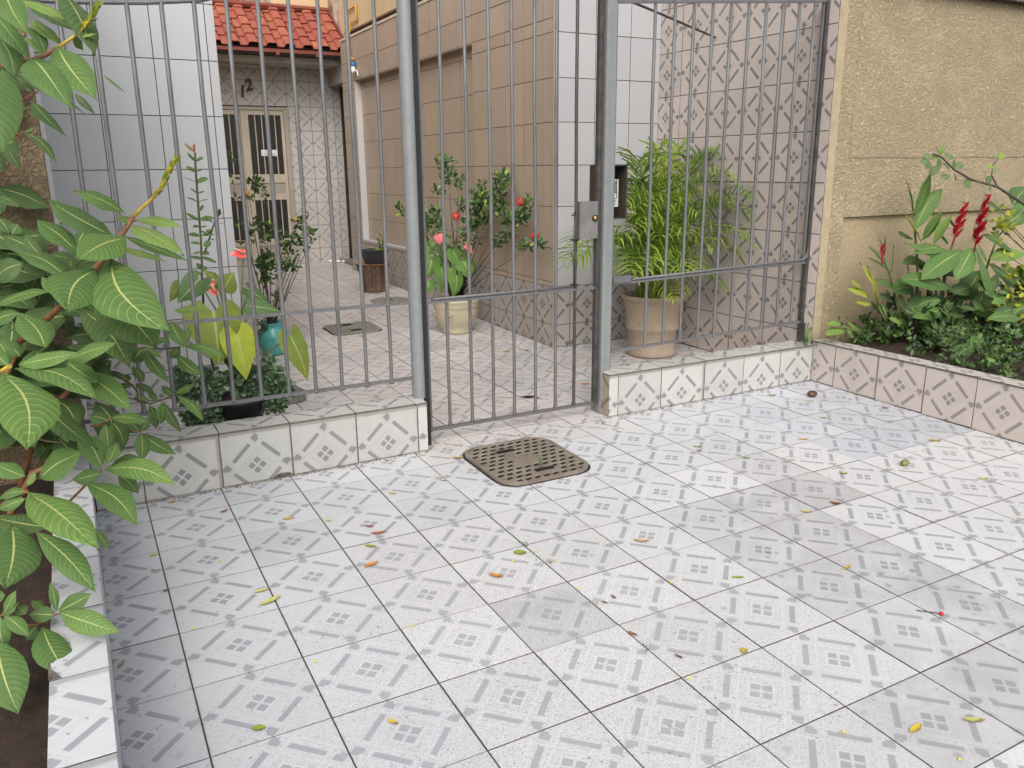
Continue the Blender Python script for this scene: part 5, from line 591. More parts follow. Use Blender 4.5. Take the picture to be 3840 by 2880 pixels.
# ledge, dark gap and painted upper storey
b=MB(); b.box((9.69,4.83,9.23),(12.9,21.0,9.31)); b.build('ledge',simple('ledge_render',(.62,.53,.42),.8,.15,12,.3),H,(9.8,12,9.2))
b=MB(); b.box((10.0,4.95,9.31),(12.9,21.0,9.55)); b.build('flashing_gap',simple('old_timber',(.09,.06,.045),.9,.4,18,.6),H,(10,12,9.3))
b=MB(); b.box((9.86,4.9,9.55),(12.9,21.0,13.5)); b.build('upper_wall',M['peach'],H,(10,12,10))
b=MB(); b.box((10.22,21.0,9.3),(12.9,24.5,13.5)); b.build('stained_wall',M['stained'],H,(10,22,10))
# entrance nib at the far end: side wall, lintel box, pipe, doorstep
M['nib']=plain('nib_tile',(.36,.32,.29),.35,.6)
b=MB(); b.box((10.02,21.0,7.87),(10.62,24.0,9.3)); b.build('lintel_box',M['nib'],H,(10.2,22,8))
b=MB(); b.box((10.05,22.0,.44),(10.62,23.98,.60)); b.build('doorstep',simple('step_stone',(.3,.27,.25),.8,.2,15,.3),H,(10.3,23,.5))
M['darkwood']=simple('dark_timber',(.05,.035,.03),.7,.4,20,.3)
dp=MB(); dp.box((10.5,23.82,.6),(10.62,23.97,7.87)); dp.build('door_post',M['darkwood'],H,(10.55,23.9,.6))
# ------------------------------------------------------------------ back house, door and tiled awning
BH=root('back_house',(6.5,24.5,0),'house end wall of patterned tiles at the end of the passage','house')
b=MB(); b.box((2.2,24.06,-.3),(13.5,25,9.3)); b.build('wall',M['grout'],BH,(6,24.5,0))
bx_=[2.4,3.3,4.28,5.27,6.23,7.22,8.22,9.2,10.2,10.6]; bz=[.47,1.12,2.12,3.1,4.08,5.07,6.06,7.03,8.03,9.0]
def door_hole(u0,u1,v0,v1): return u0>4.2 and u1<8.3 and v0<6.9 or (u0>3.9 and u1<8.25 and v1<7.1)
grid(BH,'wall_tile',(0,24.02,0),(1,0,0),(0,0,1),bx_,bz,M['back'],full=('r','t'),skip=door_hole,color=lambda u,v:((.66,.64,.62,1) if False else (1,1,1,1)))
b=MB(); b.box((2.2,24.05,9.0),(13,25,13.5)); b.build('stained_upper_wall',M['stained'],BH,(6,24.5,9))
b=MB(); b.box((7.9,24.02,9.9),(10.25,24.05,13.5)); b.build('painted_patch',M['peach'],BH,(9,24,10))
# door
M['alu']=simple('beige_aluminium',(.38,.34,.28),.45,.08,8,.05)
M['aluw']=simple('pale_aluminium',(.50,.44,.35),.4,.08,8,.05)
M['glass']=simple('dark_door_glass',(.02,.017,.015),.4,.2,5,0)
DR=root('front_door',(6.3,24.0,.5),'beige aluminium double door with barred dark glass, below number 12','door')
def part(name,mat,par,boxes,loc=None):
    m=MB()
    for a,c in boxes: m.box(a,c)
    return m.build(name,mat,par,loc or boxes[0][0])
part('door_frame',M['alu'],DR,[((8.02,23.88,.5),(8.2,24.02,6.98)),((4.1,23.88,6.86),(8.02,24.02,6.98)),((4.1,23.9,.47),(8.02,24.04,.56))])
def leaf(x0,x1,lab):
    lf=part('door_leaf',M['aluw'],DR,[((x0,23.93,.57),(x0+.3,24.0,6.85)),((x1-.12,23.93,.57),(x1,24.0,6.85)),((x0+.3,23.93,6.67),(x1-.12,24.0,6.85)),((x0+.3,23.93,3.25),(x1-.12,24.0,3.5)),((x0+.3,23.93,3.95),(x1-.12,24.0,4.3)),((x0+.3,23.93,1.35),(x1-.12,24.0,1.62)),((x0+.3,23.93,.57),(x1-.12,24.0,.75))])
    tag(lf,lab)
    for z0,z1 in((4.3,6.67),(1.62,3.25)):
        part('glass_pane',M['glass'],lf,[((x0+.3,23.985,z0),(x1-.12,24.0,z1))])
        w_=(x1-.12-x0-.3)
        for k in range(1,5):
            x=x0+.3+w_*k/4.9; part('bar',M['aluw'],lf,[((x-.02,23.95,z0),(x+.02,23.975,z1))])
    for z0,z1 in((3.5,3.95),(.75,1.35)):
        m=MB(); m.box((x0+.3,23.975,z0),(x1-.12,24.0,z1)); k=x0+.32
        while k<x1-.16: m.box((k,23.962,z0+.01),(k+.035,23.976,z1-.01)); k+=.07
        m.build('ribbed_panel',M['alu'],lf,(x0,23.9,z0))
    return lf
leaf(6.27,8.01,'right door leaf with a white notice behind its bars'); l2=leaf(4.15,6.25,'left door leaf')
M['chrome']=simple('lock_metal',(.5,.48,.45),.3,.1,10,.02,.8)
part('handle',M['darkwood'],DR,[((6.48,23.88,3.7),(6.58,23.94,4.05))])
# notice
M['paper']=simple('white_paper',(.72,.74,.70),.7,.05,5,0); M['ink']=simple('grey_ink',(.17,.2,.2),.7,.1,5,0)
def text_mesh(s,size,name,mat,par,loc,rx=PI/2,rz=0,ex=.01,shear=0,rot=0):
    c=bpy.data.curves.new(name,'FONT'); c.body=s; c.size=size*S; c.extrude=ex*S; c.align_x='CENTER'; c.align_y='CENTER'; c.shear=shear; c.offset=(.018*S if name=='house_number' else 0)
    o=bpy.data.objects.new(name,c); col.objects.link(o); dg=bpy.context.evaluated_depsgraph_get(); dg.update()
    me=bpy.data.meshes.new_from_object(o.evaluated_get(dg)); bpy.data.objects.remove(o)
    me.transform(Matrix.Rotation(rz,4,'Z')@Matrix.Rotation(rx,4,'X')@Matrix.Rotation(rot,4,'Z')); me.materials.clear(); me.materials.append(mat)
    return link(name,me,par,loc)
nt=root('door_notice',(7.32,23.93,5.17),'small white paper notice fixed behind the bars of the right door leaf','notice')
part('sheet',M['paper'],nt,[((6.99,23.94,5.04),(7.64,23.946,5.29))])
text_mesh('_5I   735',.13,'lettering',M['ink'],nt,(7.31,23.934,5.10),ex=.002)
text_mesh('== == ==',.06,'small_print',M['ink'],nt,(7.31,23.934,5.23),ex=.002)
# house number
M['blackmetal']=simple('black_metal',(.015,.015,.015),.4,.1,10,.02)
d1=text_mesh('1',.62,'house_number',M['blackmetal'],None,(6.42,23.97,7.55),rot=.1,ex=.02,shear=.2); tag(d1,'small black metal digit 1 on the tiles above the door','house number','door number digits')
d2=text_mesh('2',.62,'house_number',M['blackmetal'],None,(6.7,23.97,7.8),rot=.25,ex=.02,shear=.2); tag(d2,'small black metal digit 2, set a little higher above the door','house number','door number digits')
# awning
AW=root('tiled_awning',(6.5,22.6,9),'little red clay tile roof over the door at the end of the passage','awning')
t=NT('clay_tile'); oi=t.obj(); P=t.pos(); n1=t.noise(P,9,6,.65); R=oi.outputs['Random']
c=t.mix(t.rng(R,0,1),(.27,.065,.045),(.34,.10,.06)); c=t.mix(t.m('MULTIPLY',t.rng(n1,.5,.7),t.rng(R,.2,.9)),c,(.43,.17,.07)); c=t.mix(t.m('MULTIPLY',t.rng(t.noise(P,40,3),.6,.7),.4),c,(.2,.08,.05))
M['clay']=t.fin(c,.6,t.bump(n1,.2,.004))
M['redpaint']=simple('red_paint',(.22,.05,.035),.6,.15,12,.1)
M['eavesw']=simple('eaves_white',(.50,.47,.42),.8,.1,6,.1); M['eavesd']=simple('eaves_dark',(.12,.095,.08),.9,.3,12,.2)
yb,zb_,yt,zt_=21.5,8.97,24.0,10.72
Ls=math.hypot(yt-yb,zt_-zb_); sl=Vector((0,(yt-yb)/Ls,(zt_-zb_)/Ls)); nr=Vector((1,0,0)).cross(sl)
cw=.685; rl=Ls/4.45
def clay_mesh():
    prof=[(0,0.0),(.20,.0),(.255,.125),(.29,.145),(.55,.145),(.585,.125),(.64,0.0),(.685,-.0)]
    m=MB(); vs=[];th=.028
    for s_,lift,k in((0,.055,1.0),(rl*1.08,0.0,.94)):
        for (x,h) in prof: vs.append(Vector((.34+(x-.34)*k,0,0))+sl*s_+nr*(h+lift))
        for (x,h) in prof: vs.append(Vector((.34+(x-.34)*k,0,0))+sl*s_+nr*(h+lift-th))
    n=len(prof); fs=[]
    for i in range(n-1):
        fs.append((i,i+1,2*n+i+1,2*n+i)); fs.append((n+i+1,n+i,3*n+i,3*n+i+1)); fs.append((i+1,i,n+i,n+i+1))
    m.add(vs,fs,0,None,False); o=m.build('roof_tile',M['clay'],None); me=o.data; bpy.data.objects.remove(o); return me
cm=clay_mesh()
x=10.22-cw
while x>2.2:
    for k in range(5):
        o=Vector((x,yb,zb_))+sl*(k*rl)
        if k==4 and False: continue
        link('roof_tile',cm,AW,o+Vector((random.uniform(-.008,.008),0,random.uniform(-.006,.006))))
    x-=cw
def slab(name,x0,x1,s0,s1,h0,h1,mat):
    m=MB(); vs=[]
    for hh in(h0,h1):
        for (xx,ss) in((x0,s0),(x1,s0),(x1,s1),(x0,s1)): vs.append(Vector((xx,yb,zb_))+sl*ss+nr*hh)
    m.add(vs,[(0,3,2,1),(4,5,6,7),(0,1,5,4),(1,2,6,5),(2,3,7,6),(3,0,4,7)]); return m.build(name,mat,AW,(x0,yb,zb_))
slab('roof_board',2.3,10.2,.15,Ls,-.07,-.035,M['eavesd'])
slab('side_flashing',10.14,10.36,0,Ls,.0,.2,M['redpaint'])
slab('top_flashing',2.3,10.36,Ls-.12,Ls+.1,.1,.24,M['redpaint'])
part('fascia',M['redpaint'],AW,[((2.3,21.55,8.82),(10.3,21.62,8.95))])
for x in(3.8,5.6,7.35,8.9):
    part('rafter_end',M['redpaint'],AW,[((x,21.5,8.72),(x+.14,21.75,8.86))])
part('eaves_underside',M['eavesd'],AW,[((2.3,21.62,8.78),(10.3,22.6,8.9))])
part('soffit_board',M['eavesw'],AW,[((2.3,22.3,8.55),(10.02,24.0,8.76))])
part('lamp_tube',M['eavesw'],AW,[((4.9,23.2,8.42),(7.1,23.35,8.52))])
# gas pipe and lamp on the side wall
M['yellowpipe']=simple('yellow_paint',(.62,.34,.02),.5,.15,20,.05)
gp=MB().tube([(9.8,20.3,13),(9.8,20.3,10.2),(9.8,19.1,10.25),(9.8,19.0,9.75),(9.8,19.7,9.75),(9.62,19.6,9.2),(9.62,19.5,8.5),(9.64,19.2,8.42)],.035,8).build('gas_pipe',M['yellowpipe'],None,(9.8,19.5,9)); tag(gp,'thin yellow gas pipe zigzagging down the wall beside the clay tile roof','pipe')
lp=root('wall_lamp_holder',(9.66,19.1,8.1),'white lamp holder with a blue cap hanging from the side wall near the roof','lamp holder')
MB().lathe([(0.0,8.34),(.09,8.33),(.11,8.22),(.105,8.17)],(9.6,19.15),16).build('blue_cap',simple('blue_plastic',(.03,.12,.3),.4),lp,(9.6,19.15,8.2))
MB().lathe([(.085,8.17),(.09,8.0),(.06,7.93),(0,7.92)],(9.6,19.15),16).build('socket',M['paper'],lp,(9.6,19.15,8.))
MB().tube([(9.6,19.1,7.97),(9.6,18.75,7.98),(9.6,18.62,7.8),(9.6,18.7,7.68)],.022,6).build('bracket',M['paper'],lp,(9.6,18.9,7.9))
# ------------------------------------------------------------------ fence, gate, posts
t=NT('grey_metal_paint'); oi=t.obj(); P=t.pos(); n1=t.noise(P,12,7,.75); n2=t.noise(P,3,4,.6)
mp=t.n('ShaderNodeMapping'); t.L(P,mp.inputs[0]); mp.inputs[3].default_value=(1,1,.25); n4=t.noise(mp.outputs[0],30,5,.7)
c=t.mix(t.rng(n2,.3,.7),(.115,.117,.12),(.15,.152,.155)); c=t.mix(t.m('MULTIPLY',t.rng(n4,.52,.66),.6),c,(.085,.07,.062)); c=t.mix(t.m('MULTIPLY',t.rng(n1,.62,.68),.85),c,(.11,.06,.04)); sz=t.n('ShaderNodeSeparateXYZ'); t.L(P,sz.inputs[0]); c=t.mix(t.m('MULTIPLY',t.rng(t.m('ADD',sz.outputs[2],t.m('MULTIPLY',n1,-.22)),.30,.22),.25),c,(.12,.075,.05))
M['iron']=t.fin(c,.5,t.bump(n1,.2,.002),.15)
M['iron_d']=simple('weathered_iron',(.085,.076,.07),.6,.3,14,.3,.15)
t=NT('grey_post_paint'); P=t.pos(); n1=t.noise(P,16,6,.7); n3=t.noise(P,140,2)
c=t.mix(t.rng(n1,.3,.75),(.185,.195,.20),(.235,.243,.247)); c=t.mix(t.rng(n1,.73,.78),c,(.14,.11,.09))
M['postp']=t.fin(c,.42,t.bump(n3,.15,.001),.1)
def fbar(x,z0,zm,z1):
    j=lambda a=.012: random.uniform(-a,a)
    r=.0295; d=j(); 
    return MB().tube([(x,0,z0),(x+j(.002),0,z0+.03),(x,0,z0+.09),(x+d*.5,j(.006),(z0+zm)/2),(x,0,zm-.06),(x,0,zm-.02),(x,0,zm+.03),(x,0,zm+.08),(x+d,j(.01),3.9),(x+j(),0,5.4),(x,0,z1)],[r*1.45,r*1.3,r,r,r,r*1.3,r*1.35,r,r,r,r],8)
FL=root('metal_fence',(1.8,0,.84),'grey round bar fence panel left of the gate, in front of the anthurium pot','fence','grey bar fence panels')
def railz(x): 
    pts=[(-1,6.44),(0,6.48),(.75,6.53),(1.42,6.61),(1.9,6.74),(2.6,6.98),(3.4,7.2),(4.2,7.32)]
    for (a,za),(c,zc_) in zip(pts[:-1],pts[1:]):
        if x<=c: return za+(zc_-za)*(x-a)/(c-a)
    return pts[-1][1]
for x,zb in[(-.24,1.19),(.14,1.185),(.54,1.18),(.95,1.175),(1.35,1.17),(1.75,1.16),(2.16,1.15),(2.57,1.14),(2.98,1.135),(3.38,1.13),(3.79,1.13)]:
    fbar(x,zb,2.41,max(7.05,railz(x)+.02)).build('bar',M['iron'],FL,(x,0,3))
MB().box((-.62,-.03,1.15),(4.15,.03,1.2)).build('bottom_rail',M['iron'],FL,(1,0,1.1))
MB().box((-.62,-.035,2.39),(4.15,.035,2.435)).build('middle_rail',M['iron'],FL,(1,0,2.4))
MB().tube([(x,0,railz(x)) for x in(-.62,0,.75,1.42,1.9,2.6,3.4,4.15)],.03,8).build('top_rail',M['iron'],FL,(1,0,6.6))
p_=MB().lathe([(.118,.845),(.118,8.2)],(4.26,0),28).build('gate_post',M['postp'],None,(4.26,0,.84)); tag(p_,'thick round grey post standing on the left kerb beside the gate','post')
GT=root('metal_gate',(6.05,0,.22),'grey round bar gate with a lock box, standing closed between two posts','gate')
MB().box((4.405,-.05,.22),(4.45,.04,8.0)).build('hinge_stile',M['iron'],GT,(4.42,0,1))
MB().box((7.655,-.045,.22),(7.735,.045,8.0)).build('lock_stile',M['iron_d'],GT,(7.7,0,1))
MB().box((4.45,-.035,.225),(7.655,.035,.275)).build('bottom_rail',M['iron'],GT,(6,0,.2))
MB().box((4.45,-.035,2.365),(7.655,.035,2.405)).build('middle_rail',M['iron'],GT,(6,0,2.4))
MB().tube([(4.52,-.03,2.435),(6,-.03,2.44),(7.2,-.03,2.45)],.024,8).build('slide_bolt_rod',M['iron'],GT,(6,0,2.4))
for x in(4.79,5.205,5.615,6.025,6.445,6.855,7.245):
    fbar(x,.27,2.385,7.9).build('bar',M['iron'] if x<7 else M['iron_d'],GT,(x,0,3))
M['lockp']=simple('worn_grey_plate',(.21,.2,.195),.5,.2,9,.15,.1)
MB().box((7.29,-.075,3.26),(7.655,.05,3.89)).build('lock_box',M['lockp'],GT,(7.5,0,3.5))
M['brass']=simple('brass',(.62,.38,.10),.3,.1,30,.05,.8)
k=MB(); k.lathe([(0,0),(.055,0),(.055,.03),(0,.03)],(0,0),14); k.v=[(7.59+a,-.105+c,3.61+b_) for a,b_,c in k.v]; k.build('lock_cylinder',M['blackmetal'],GT,(7.59,-.1,3.61))
k=MB(); k.lathe([(0,0),(.034,0),(.034,.02),(0,.02)],(0,0),14); k.v=[(7.585+a,-.122+c,3.61+b_) for a,b_,c in k.v]; k.build('key_core',M['brass'],GT,(7.58,-.12,3.61))
MB().tube([(7.225,-.04,3.68),(7.13,-.06,3.66),(7.15,-.06,3.7),(7.225,-.04,3.71)],.01,6).build('wire_loop',M['blackmetal'],GT,(7.2,0,3.7))
MB().tube([(7.2,-.045,3.62),(7.2,-.045,2.45)],.016,6).build('latch_rod',M['iron_d'],GT,(7.2,0,3))
for zz_ in(3.25,2.47): MB().box((7.17,-.07,zz_-.015),(7.28,.035,zz_+.015)).build('wire_tie',M['blackmetal'],GT,(7.2,0,zz_))
# left foot strap and right post
p_=MB().box((4.335,-.2,.02),(4.395,-.12,.845)).box((4.335,-.2,.845),(4.395,.04,.87)); p_=MB().box((4.32,-.13,fz(4.3,0)),(4.385,-.02,8.0)).build('gap_shade_post',M['blackmetal'],None,(4.35,-.1,0)); tag(p_,'slim flat post coloured as the shadow gap between the round post and the gate','post')  # black colour stands in for the shadow gap beside the round post
PR=root('gate_post',(7.85,0,.03),'square grey gate post standing on the floor, right of the gate','post')
MB().box((7.755,-.09,fz(7.8,0)),(7.965,.1,8.2)).build('square_tube',M['postp'],PR,(7.8,0,.1))
MB().box((7.742,-.125,.32),(7.83,-.088,8.0)).build('closing_strip',M['postp'],PR,(7.8,-.1,1))
for z_ in(1.05,.38): MB().lathe([(.0,0),(.02,0),(.016,.02),(0,.025)],(0,0),8).build('bolt',M['iron'],PR,(7.835,-.1,z_),rel=True)
FR=root('metal_fence',(10.5,0,.84),'grey round bar fence panel right of the gate, in front of the potted palm','fence','grey bar fence panels')
for x in(8.81,9.235,9.65,10.075,10.5,10.92,11.34,11.755,12.17,12.575):
    zb=1.17+.019*(x-8)
    fbar(x,zb,2.42+.0205*(x-8.03),7.13+.078*(x-8.8)).build('bar',M['iron'],FR,(x,0,3))
def slr(name,x0,z0,x1,z1,h,d=.035,y=0):
    m=MB(); m.add([(x0,y-d,z0),(x1,y-d,z1),(x1,y+d,z1),(x0,y+d,z0),(x0,y-d,z0+h),(x1,y-d,z1+h),(x1,y+d,z1+h),(x0,y+d,z0+h)],[(0,3,2,1),(4,5,6,7),(0,1,5,4),(1,2,6,5),(2,3,7,6),(3,0,4,7)]); return m.build(name,M['iron'],FR,(x0,y,z0))
slr('bottom_rail',8.03,1.16,12.9,1.255,.045); slr('middle_rail',8.03,2.40,12.9,2.5,.04); slr('top_rail',8.03,7.08,12.96,7.47,.05)
MB().tube([(8.45,-.03,2.48),(10.5,-.03,2.535),(12.75,-.03,2.58),(12.85,-.03,2.62),(12.87,-.03,2.8)],.024,8).build('slide_rod',M['iron'],FR,(10,0,2.5))
MB().box((7.97,-.02,.86),(8.03,.04,8.0)).build('left_stile',M['iron'],FR,(8,0,1))
MB().box((12.84,-.05,1.25),(12.93,.05,7.5)).build('right_stile',M['iron_d'],FR,(12.9,0,1))
MB().box((12.78,-.02,2.5),(12.82,.03,7.45)).build('inner_stile',M['iron'],FR,(12.8,0,3))
MB().box((8.03,-.06,2.44),(8.42,-.03,2.56)).build('joint_plate',M['iron'],FR,(8.2,0,2.5))
MB().box((12.86,-.1,.85),(12.93,.06,1.26)).build('foot',M['iron_d'],FR,(12.9,0,1))
rd=MB().tube([(7.95,.1,7.22),(8.6,.5,7.25),(9.9,1.2,7.22),(11.6,2.25,7.22),(12.77,2.99,7.23)],.024,8).build('stay_rod',M['iron_d'],None,(10,1.5,7.2)); tag(rd,'thin grey stay rod slanting from the gate post top to the patterned wall','rod')
# intercom
IC=root('intercom',(7.95,.2,4.0),'black open fronted housing with a white entry phone beside the gate post','intercom')
M['blackbox']=simple('black_housing',(.009,.009,.010),.6,.25,8,.1); M['brownside']=simple('brown_sheet',(.07,.055,.045),.6,.2,8,.1)
x0,x1,y0,y1,z0,z1=7.78,8.33,.04,.36,3.57,4.47
part('housing_back',M['blackbox'],IC,[((x0,y1-.02,z0),(x1,y1,z1))]); part('housing_side',M['brownside'],IC,[((x0-.02,y0,z0),(x0,y1,z1))]); part('housing_side',M['brownside'],IC,[((x1,y0,z0),(x1+.02,y1,z1))])
part('housing_top',M['blackbox'],IC,[((x0-.02,y0,z1),(x1+.02,y1,z1+.02))]); part('housing_floor',M['iron'],IC,[((x0-.02,y0,z0-.02),(x1+.02,y1,z0))])
px0,px1=7.93,8.27
ph=part('phone_panel',simple('white_plastic',(.52,.53,.5),.4,.05,10,.02),IC,[((px0,.2,3.77),(px1,.28,4.25))])
part('panel_edge',M['blackbox'],ph,[((px1-.045,.196,3.92),(px1-.033,.2,4.25))])
for k in range(7): part('speaker_slot',M['blackmetal'],ph,[((px0+.07,.194,4.015+k*.031),(px1-.05,.2,4.031+k*.031))])
M['button']=simple('clear_button',(.62,.62,.6),.3,.05,10,.01)
for i in range(3):
    for j in range(2):
        bx0=px1-.05-.06*(i+1)+.0; bz0=3.82+j*.058
        q=part('button_surround',M['blackmetal'],ph,[((bx0,.193,bz0),(bx0+.05,.2,bz0+.046))]); part('button',M['button'],q,[((bx0+.01,.188,bz0+.01),(bx0+.04,.193,bz0+.036))])
part('camera_block',M['iron_d'],IC,[((8.03,.24,4.25),(8.15,.34,4.3))]); part('cable_box',M['blackbox'],IC,[((7.98,.26,3.6),(8.1,.34,3.77))])
MB().tube([(7.99,.14,3.57),(7.99,.14,.9)],.03,8).build('conduit',M['iron_d'],IC,(8,.1,2))
# ------------------------------------------------------------------ drain covers
t=NT('cast_cover'); P=t.pos(); n1=t.noise(P,7,6,.7); n2=t.noise(P,60,4,.7)
c=t.mix(t.rng(n1,.38,.62),(.17,.125,.10),(.235,.21,.165)); c=t.mix(t.rng(n2,.6,.7),c,(.07,.05,.04))
M['cover']=t.fin(c,.8,t.bump(n2,.4,.002),.1)
t=NT('cast_cover_pale'); P=t.pos(); n1=t.noise(P,7,6,.7); c=t.mix(t.rng(n1,.38,.62),(.20,.18,.14),(.25,.245,.2)); M['cover2']=t.fin(c,.8,t.bump(n1,.3,.002))
M['hole']=simple('cover_recess',(.012,.009,.008),1.,.2,30,.1)
def fzv(x,y,dz=0): return (x,y,fz(x,y)+dz)
def rrect(x0,x1,y0,y1,r,n=6):
    o=[]
    for cx,cy,a0 in((x1-r,y1-r,0),(x0+r,y1-r,90),(x0+r,y0+r,180),(x1-r,y0+r,270)):
        for k in range(n+1):
            a=math.radians(a0+90*k/n); o.append((cx+r*math.cos(a),cy+r*math.sin(a)))
    return o
def cover(label,x0,x1,y0,y1,r,mat,text,handles):
    cx,cy=(x0+x1)/2,(y0+y1)/2
    rt=root('drain_cover',fzv(cx,cy),label,'drain cover')
    A=rrect(x0,x1,y0,y1,r); B=rrect(x0+.05,x1-.05,y0+.05,y1-.05,r-.03); C_=rrect(x0-.035,x1+.03,y0-.03,y1+.03,r+.02)
    n=len(A); m=MB(); m.add([fzv(x,y,.008) for x,y in C_],[tuple(range(n))]); m.build('gap_shadow_joint',M['hole'],rt,fzv(cx,cy)) if False else None
    m=MB(); m.add([fzv(x,y,.006) for x,y in C_],[tuple(range(n))]); m.build('frame_joint',M['hole'],rt,fzv(cx,cy))
    m=MB(); vs=[fzv(x,y,.0) for x,y in A]+[fzv(x,y,.045) for x,y in A]+[fzv(x,y,.05) for x,y in B]+[fzv(x,y,.034) for x,y in B]
    fs=[]
    for L in range(3):
        for k in range(n): fs.append((L*n+k,L*n+(k+1)%n,(L+1)*n+(k+1)%n,(L+1)*n+k))
    fs.append(tuple(3*n+k for k in range(n))); m.add(vs,fs); m.build('plate',mat,rt,fzv(cx,cy))
    # weave of raised bars with sunk diamonds
    st=MB(); nx=9; ny=11; k=0
    for j in range(ny):
        for i in range(nx):
            px=x0+.12+(x1-x0-.24)*(i+.5*(j%2))/(nx-.5); py=y0+.12+(y1-y0-.24)*j/(ny-1)
            if px>x1-.09 : continue
            if text and abs(px-cx)<.24 and abs(py-cy)<.26: continue
            if any(abs(px-hx)<.2 and abs(py-hy)<.1 for hx,hy in handles): continue
            # keep inside rounded corner
            dx=max(abs(px-cx)-((x1-x0)/2-r),0); dy=max(abs(py-cy)-((y1-y0)/2-r),0)
            if math.hypot(dx,dy)>r-.07: continue
            a,b_=.052,.034; z=.0355; sk=.014
            st.add([fzv(px-a,py-b_-sk,z),fzv(px+a,py-b_+sk,z),fzv(px+a,py+b_+sk,z),fzv(px-a,py+b_-sk,z)],[(0,1,2,3)])
            # raised lip on the near side of every pocket
            st.add([fzv(px-a-.012,py+b_-sk,z),fzv(px+a+.012,py+b_+sk,z),fzv(px+a+.012,py+b_+sk+.014,z+.012),fzv(px-a-.012,py+b_-sk+.014,z+.012),fzv(px+a+.012,py+b_+sk+.03,z),fzv(px-a-.012,py+b_-sk+.03,z)],[(0,1,2,3),(3,2,4,5)],1)
    q=st.build('studs',[M['hole'],mat],rt,fzv(cx,cy)); q['kind']='stuff'
    for hx,hy in handles:
        m=MB(); m.box((-.16,-.05,.036),(.16,.05,.0375)); m.v=[fzv(hx+a,hy+b_,c_) for a,b_,c_ in m.v]; m.build('hand_hole',M['hole'],rt,fzv(hx,hy))
        m=MB(); m.tube([fzv(hx-.15,hy-.04,.035),fzv(hx-.09,hy-.05,.06),fzv(hx+.09,hy-.05,.06),fzv(hx+.15,hy-.04,.035)],.02,6); m.build('lifting_handle',M['hole'],rt,fzv(hx,hy))
    if text:
        for k,chh in enumerate(text):
            text_mesh(chh,.25,'raised_letter',mat,rt,fzv(cx+.0+.17*(k-1),cy+.08-.11*(k-1)*0.9,.05),rx=0,ex=.012,rz=-.5)
    return rt
cover('large square cast drain cover outside the gate, lettered DES',4.62,6.18,-2.36,-.66,.34,M['cover'],'DES',[(5.28,-1.05),(5.45,-2.0)])
cover('square cast drain cover inside the passage, beyond the left fence panel',5.4,6.75,8.85,10.2,.25,M['cover2'],'',[(6.0,9.9),(6.05,9.15)])
rc_=root('round_cover',fzv(8.48,13.12),'round flat concrete cover in front of the tree stump','drain cover')
M['concrete']=simple('concrete',(.24,.225,.18),.9,.15,30,.3)
m=MB(); m.lathe([(.635,0),(.635,.04),(.6,.05),(.0,.05)],(0,0),40); m.v=[fzv(8.48+a,13.12+b_,c_) for a,b_,c_ in m.v]; m.build('disc',M['concrete'],rc_,fzv(8.48,13.12))
m=MB(); m.lathe([(.14,.051),(.14,.054),(0,.054)],(0,0),16); m.v=[fzv(8.45+a,13.12+b_*.6,c_) for a,b_,c_ in m.v]; m.build('hand_hole',M['hole'],rc_,fzv(8.45,13.12,.05))
# ------------------------------------------------------------------ leaves
def leaf_material():
    t=NT('leaf'); uv=t.uv(); oi=t.obj(); sp=t.n('ShaderNodeSeparateXYZ'); t.L(uv,sp.inputs[0]); U,V_=sp.outputs[0],sp.outputs[1]
    av=t.m('ABSOLUTE',V_); vein=t.m('SUBTRACT',1,oi.outputs['Alpha'])
    mid=t.rng(av,t.rng(U,0,1,.075,.022),t.rng(U,0,1,.03,.006),0,1)
    ph=t.m('FRACT',t.m('MULTIPLY',t.m('SUBTRACT',U,t.m('MULTIPLY',t.m('POWER',av,1.4),.16)),13.))
    lat=t.rng(t.m('ABSOLUTE',t.m('SUBTRACT',ph,.5)),.055,.015,0,1)
    lat=t.m('MULTIPLY',lat,t.rng(av,.97,.8)); 
    P=t.pos(); nz=t.noise(P,18,4,.6); nf_=t.noise(P,140,3)
    base=oi.outputs['Color']; hs=t.n('ShaderNodeHueSaturation'); t.put(hs.inputs['Value'],t.rng(nz,.3,.7,.82,1.15)); t.put(hs.inputs['Hue'],t.rng(t.noise(P,7,3),.3,.7,.485,.51)); t.L(base,hs.inputs['Color'])
    c=hs.outputs[0]
    f=t.m('MAXIMUM',t.m('MULTIPLY',mid,t.rng(vein,0,.25,.25,1.)),t.m('MULTIPLY',lat,t.rng(vein,.2,.95,.0,.62)),clamp=True)
    sp_=t.rng(t.voro(P,22),.07,.035); c=t.mix(t.m('MULTIPLY',t.m('MULTIPLY',sp_,t.rng(nz,.5,.6)),.8),c,(.16,.12,.04)); c=t.mix(t.m('MULTIPLY',t.rng(t.noise(P,11,5,.7),.55,.75),.16),c,(.30,.30,.20)); c=t.mix(f,c,(.62,.62,.22))
    bk=t.n('ShaderNodeNewGeometry').outputs['Backfacing']; c=t.mix(t.m('MULTIPLY',bk,.35),c,(.16,.22,.10))
    h=t.m('ADD',t.m('MULTIPLY',t.rng(t.m('ABSOLUTE',t.m('SUBTRACT',ph,.5)),0,.5),t.rng(vein,0,.5,.2,1.)),t.m('MULTIPLY',nf_,.1))
    t.fin(c,.5,t.bump(h,.3,.004)); t.b.inputs['Specular IOR Level'].default_value=.22
    tr=t.n('ShaderNodeBsdfTranslucent'); t.put(tr.inputs[0],t.mix(1.,c,(.85,1.,.35),'MULTIPLY')); ms=t.n('ShaderNodeMixShader'); ms.inputs[0].default_value=.2
    t.L(t.b.outputs[0],ms.inputs[1]); t.L(tr.outputs[0],ms.inputs[2]); t.L(ms.outputs[0],t.out.inputs[0])
    return t.mat
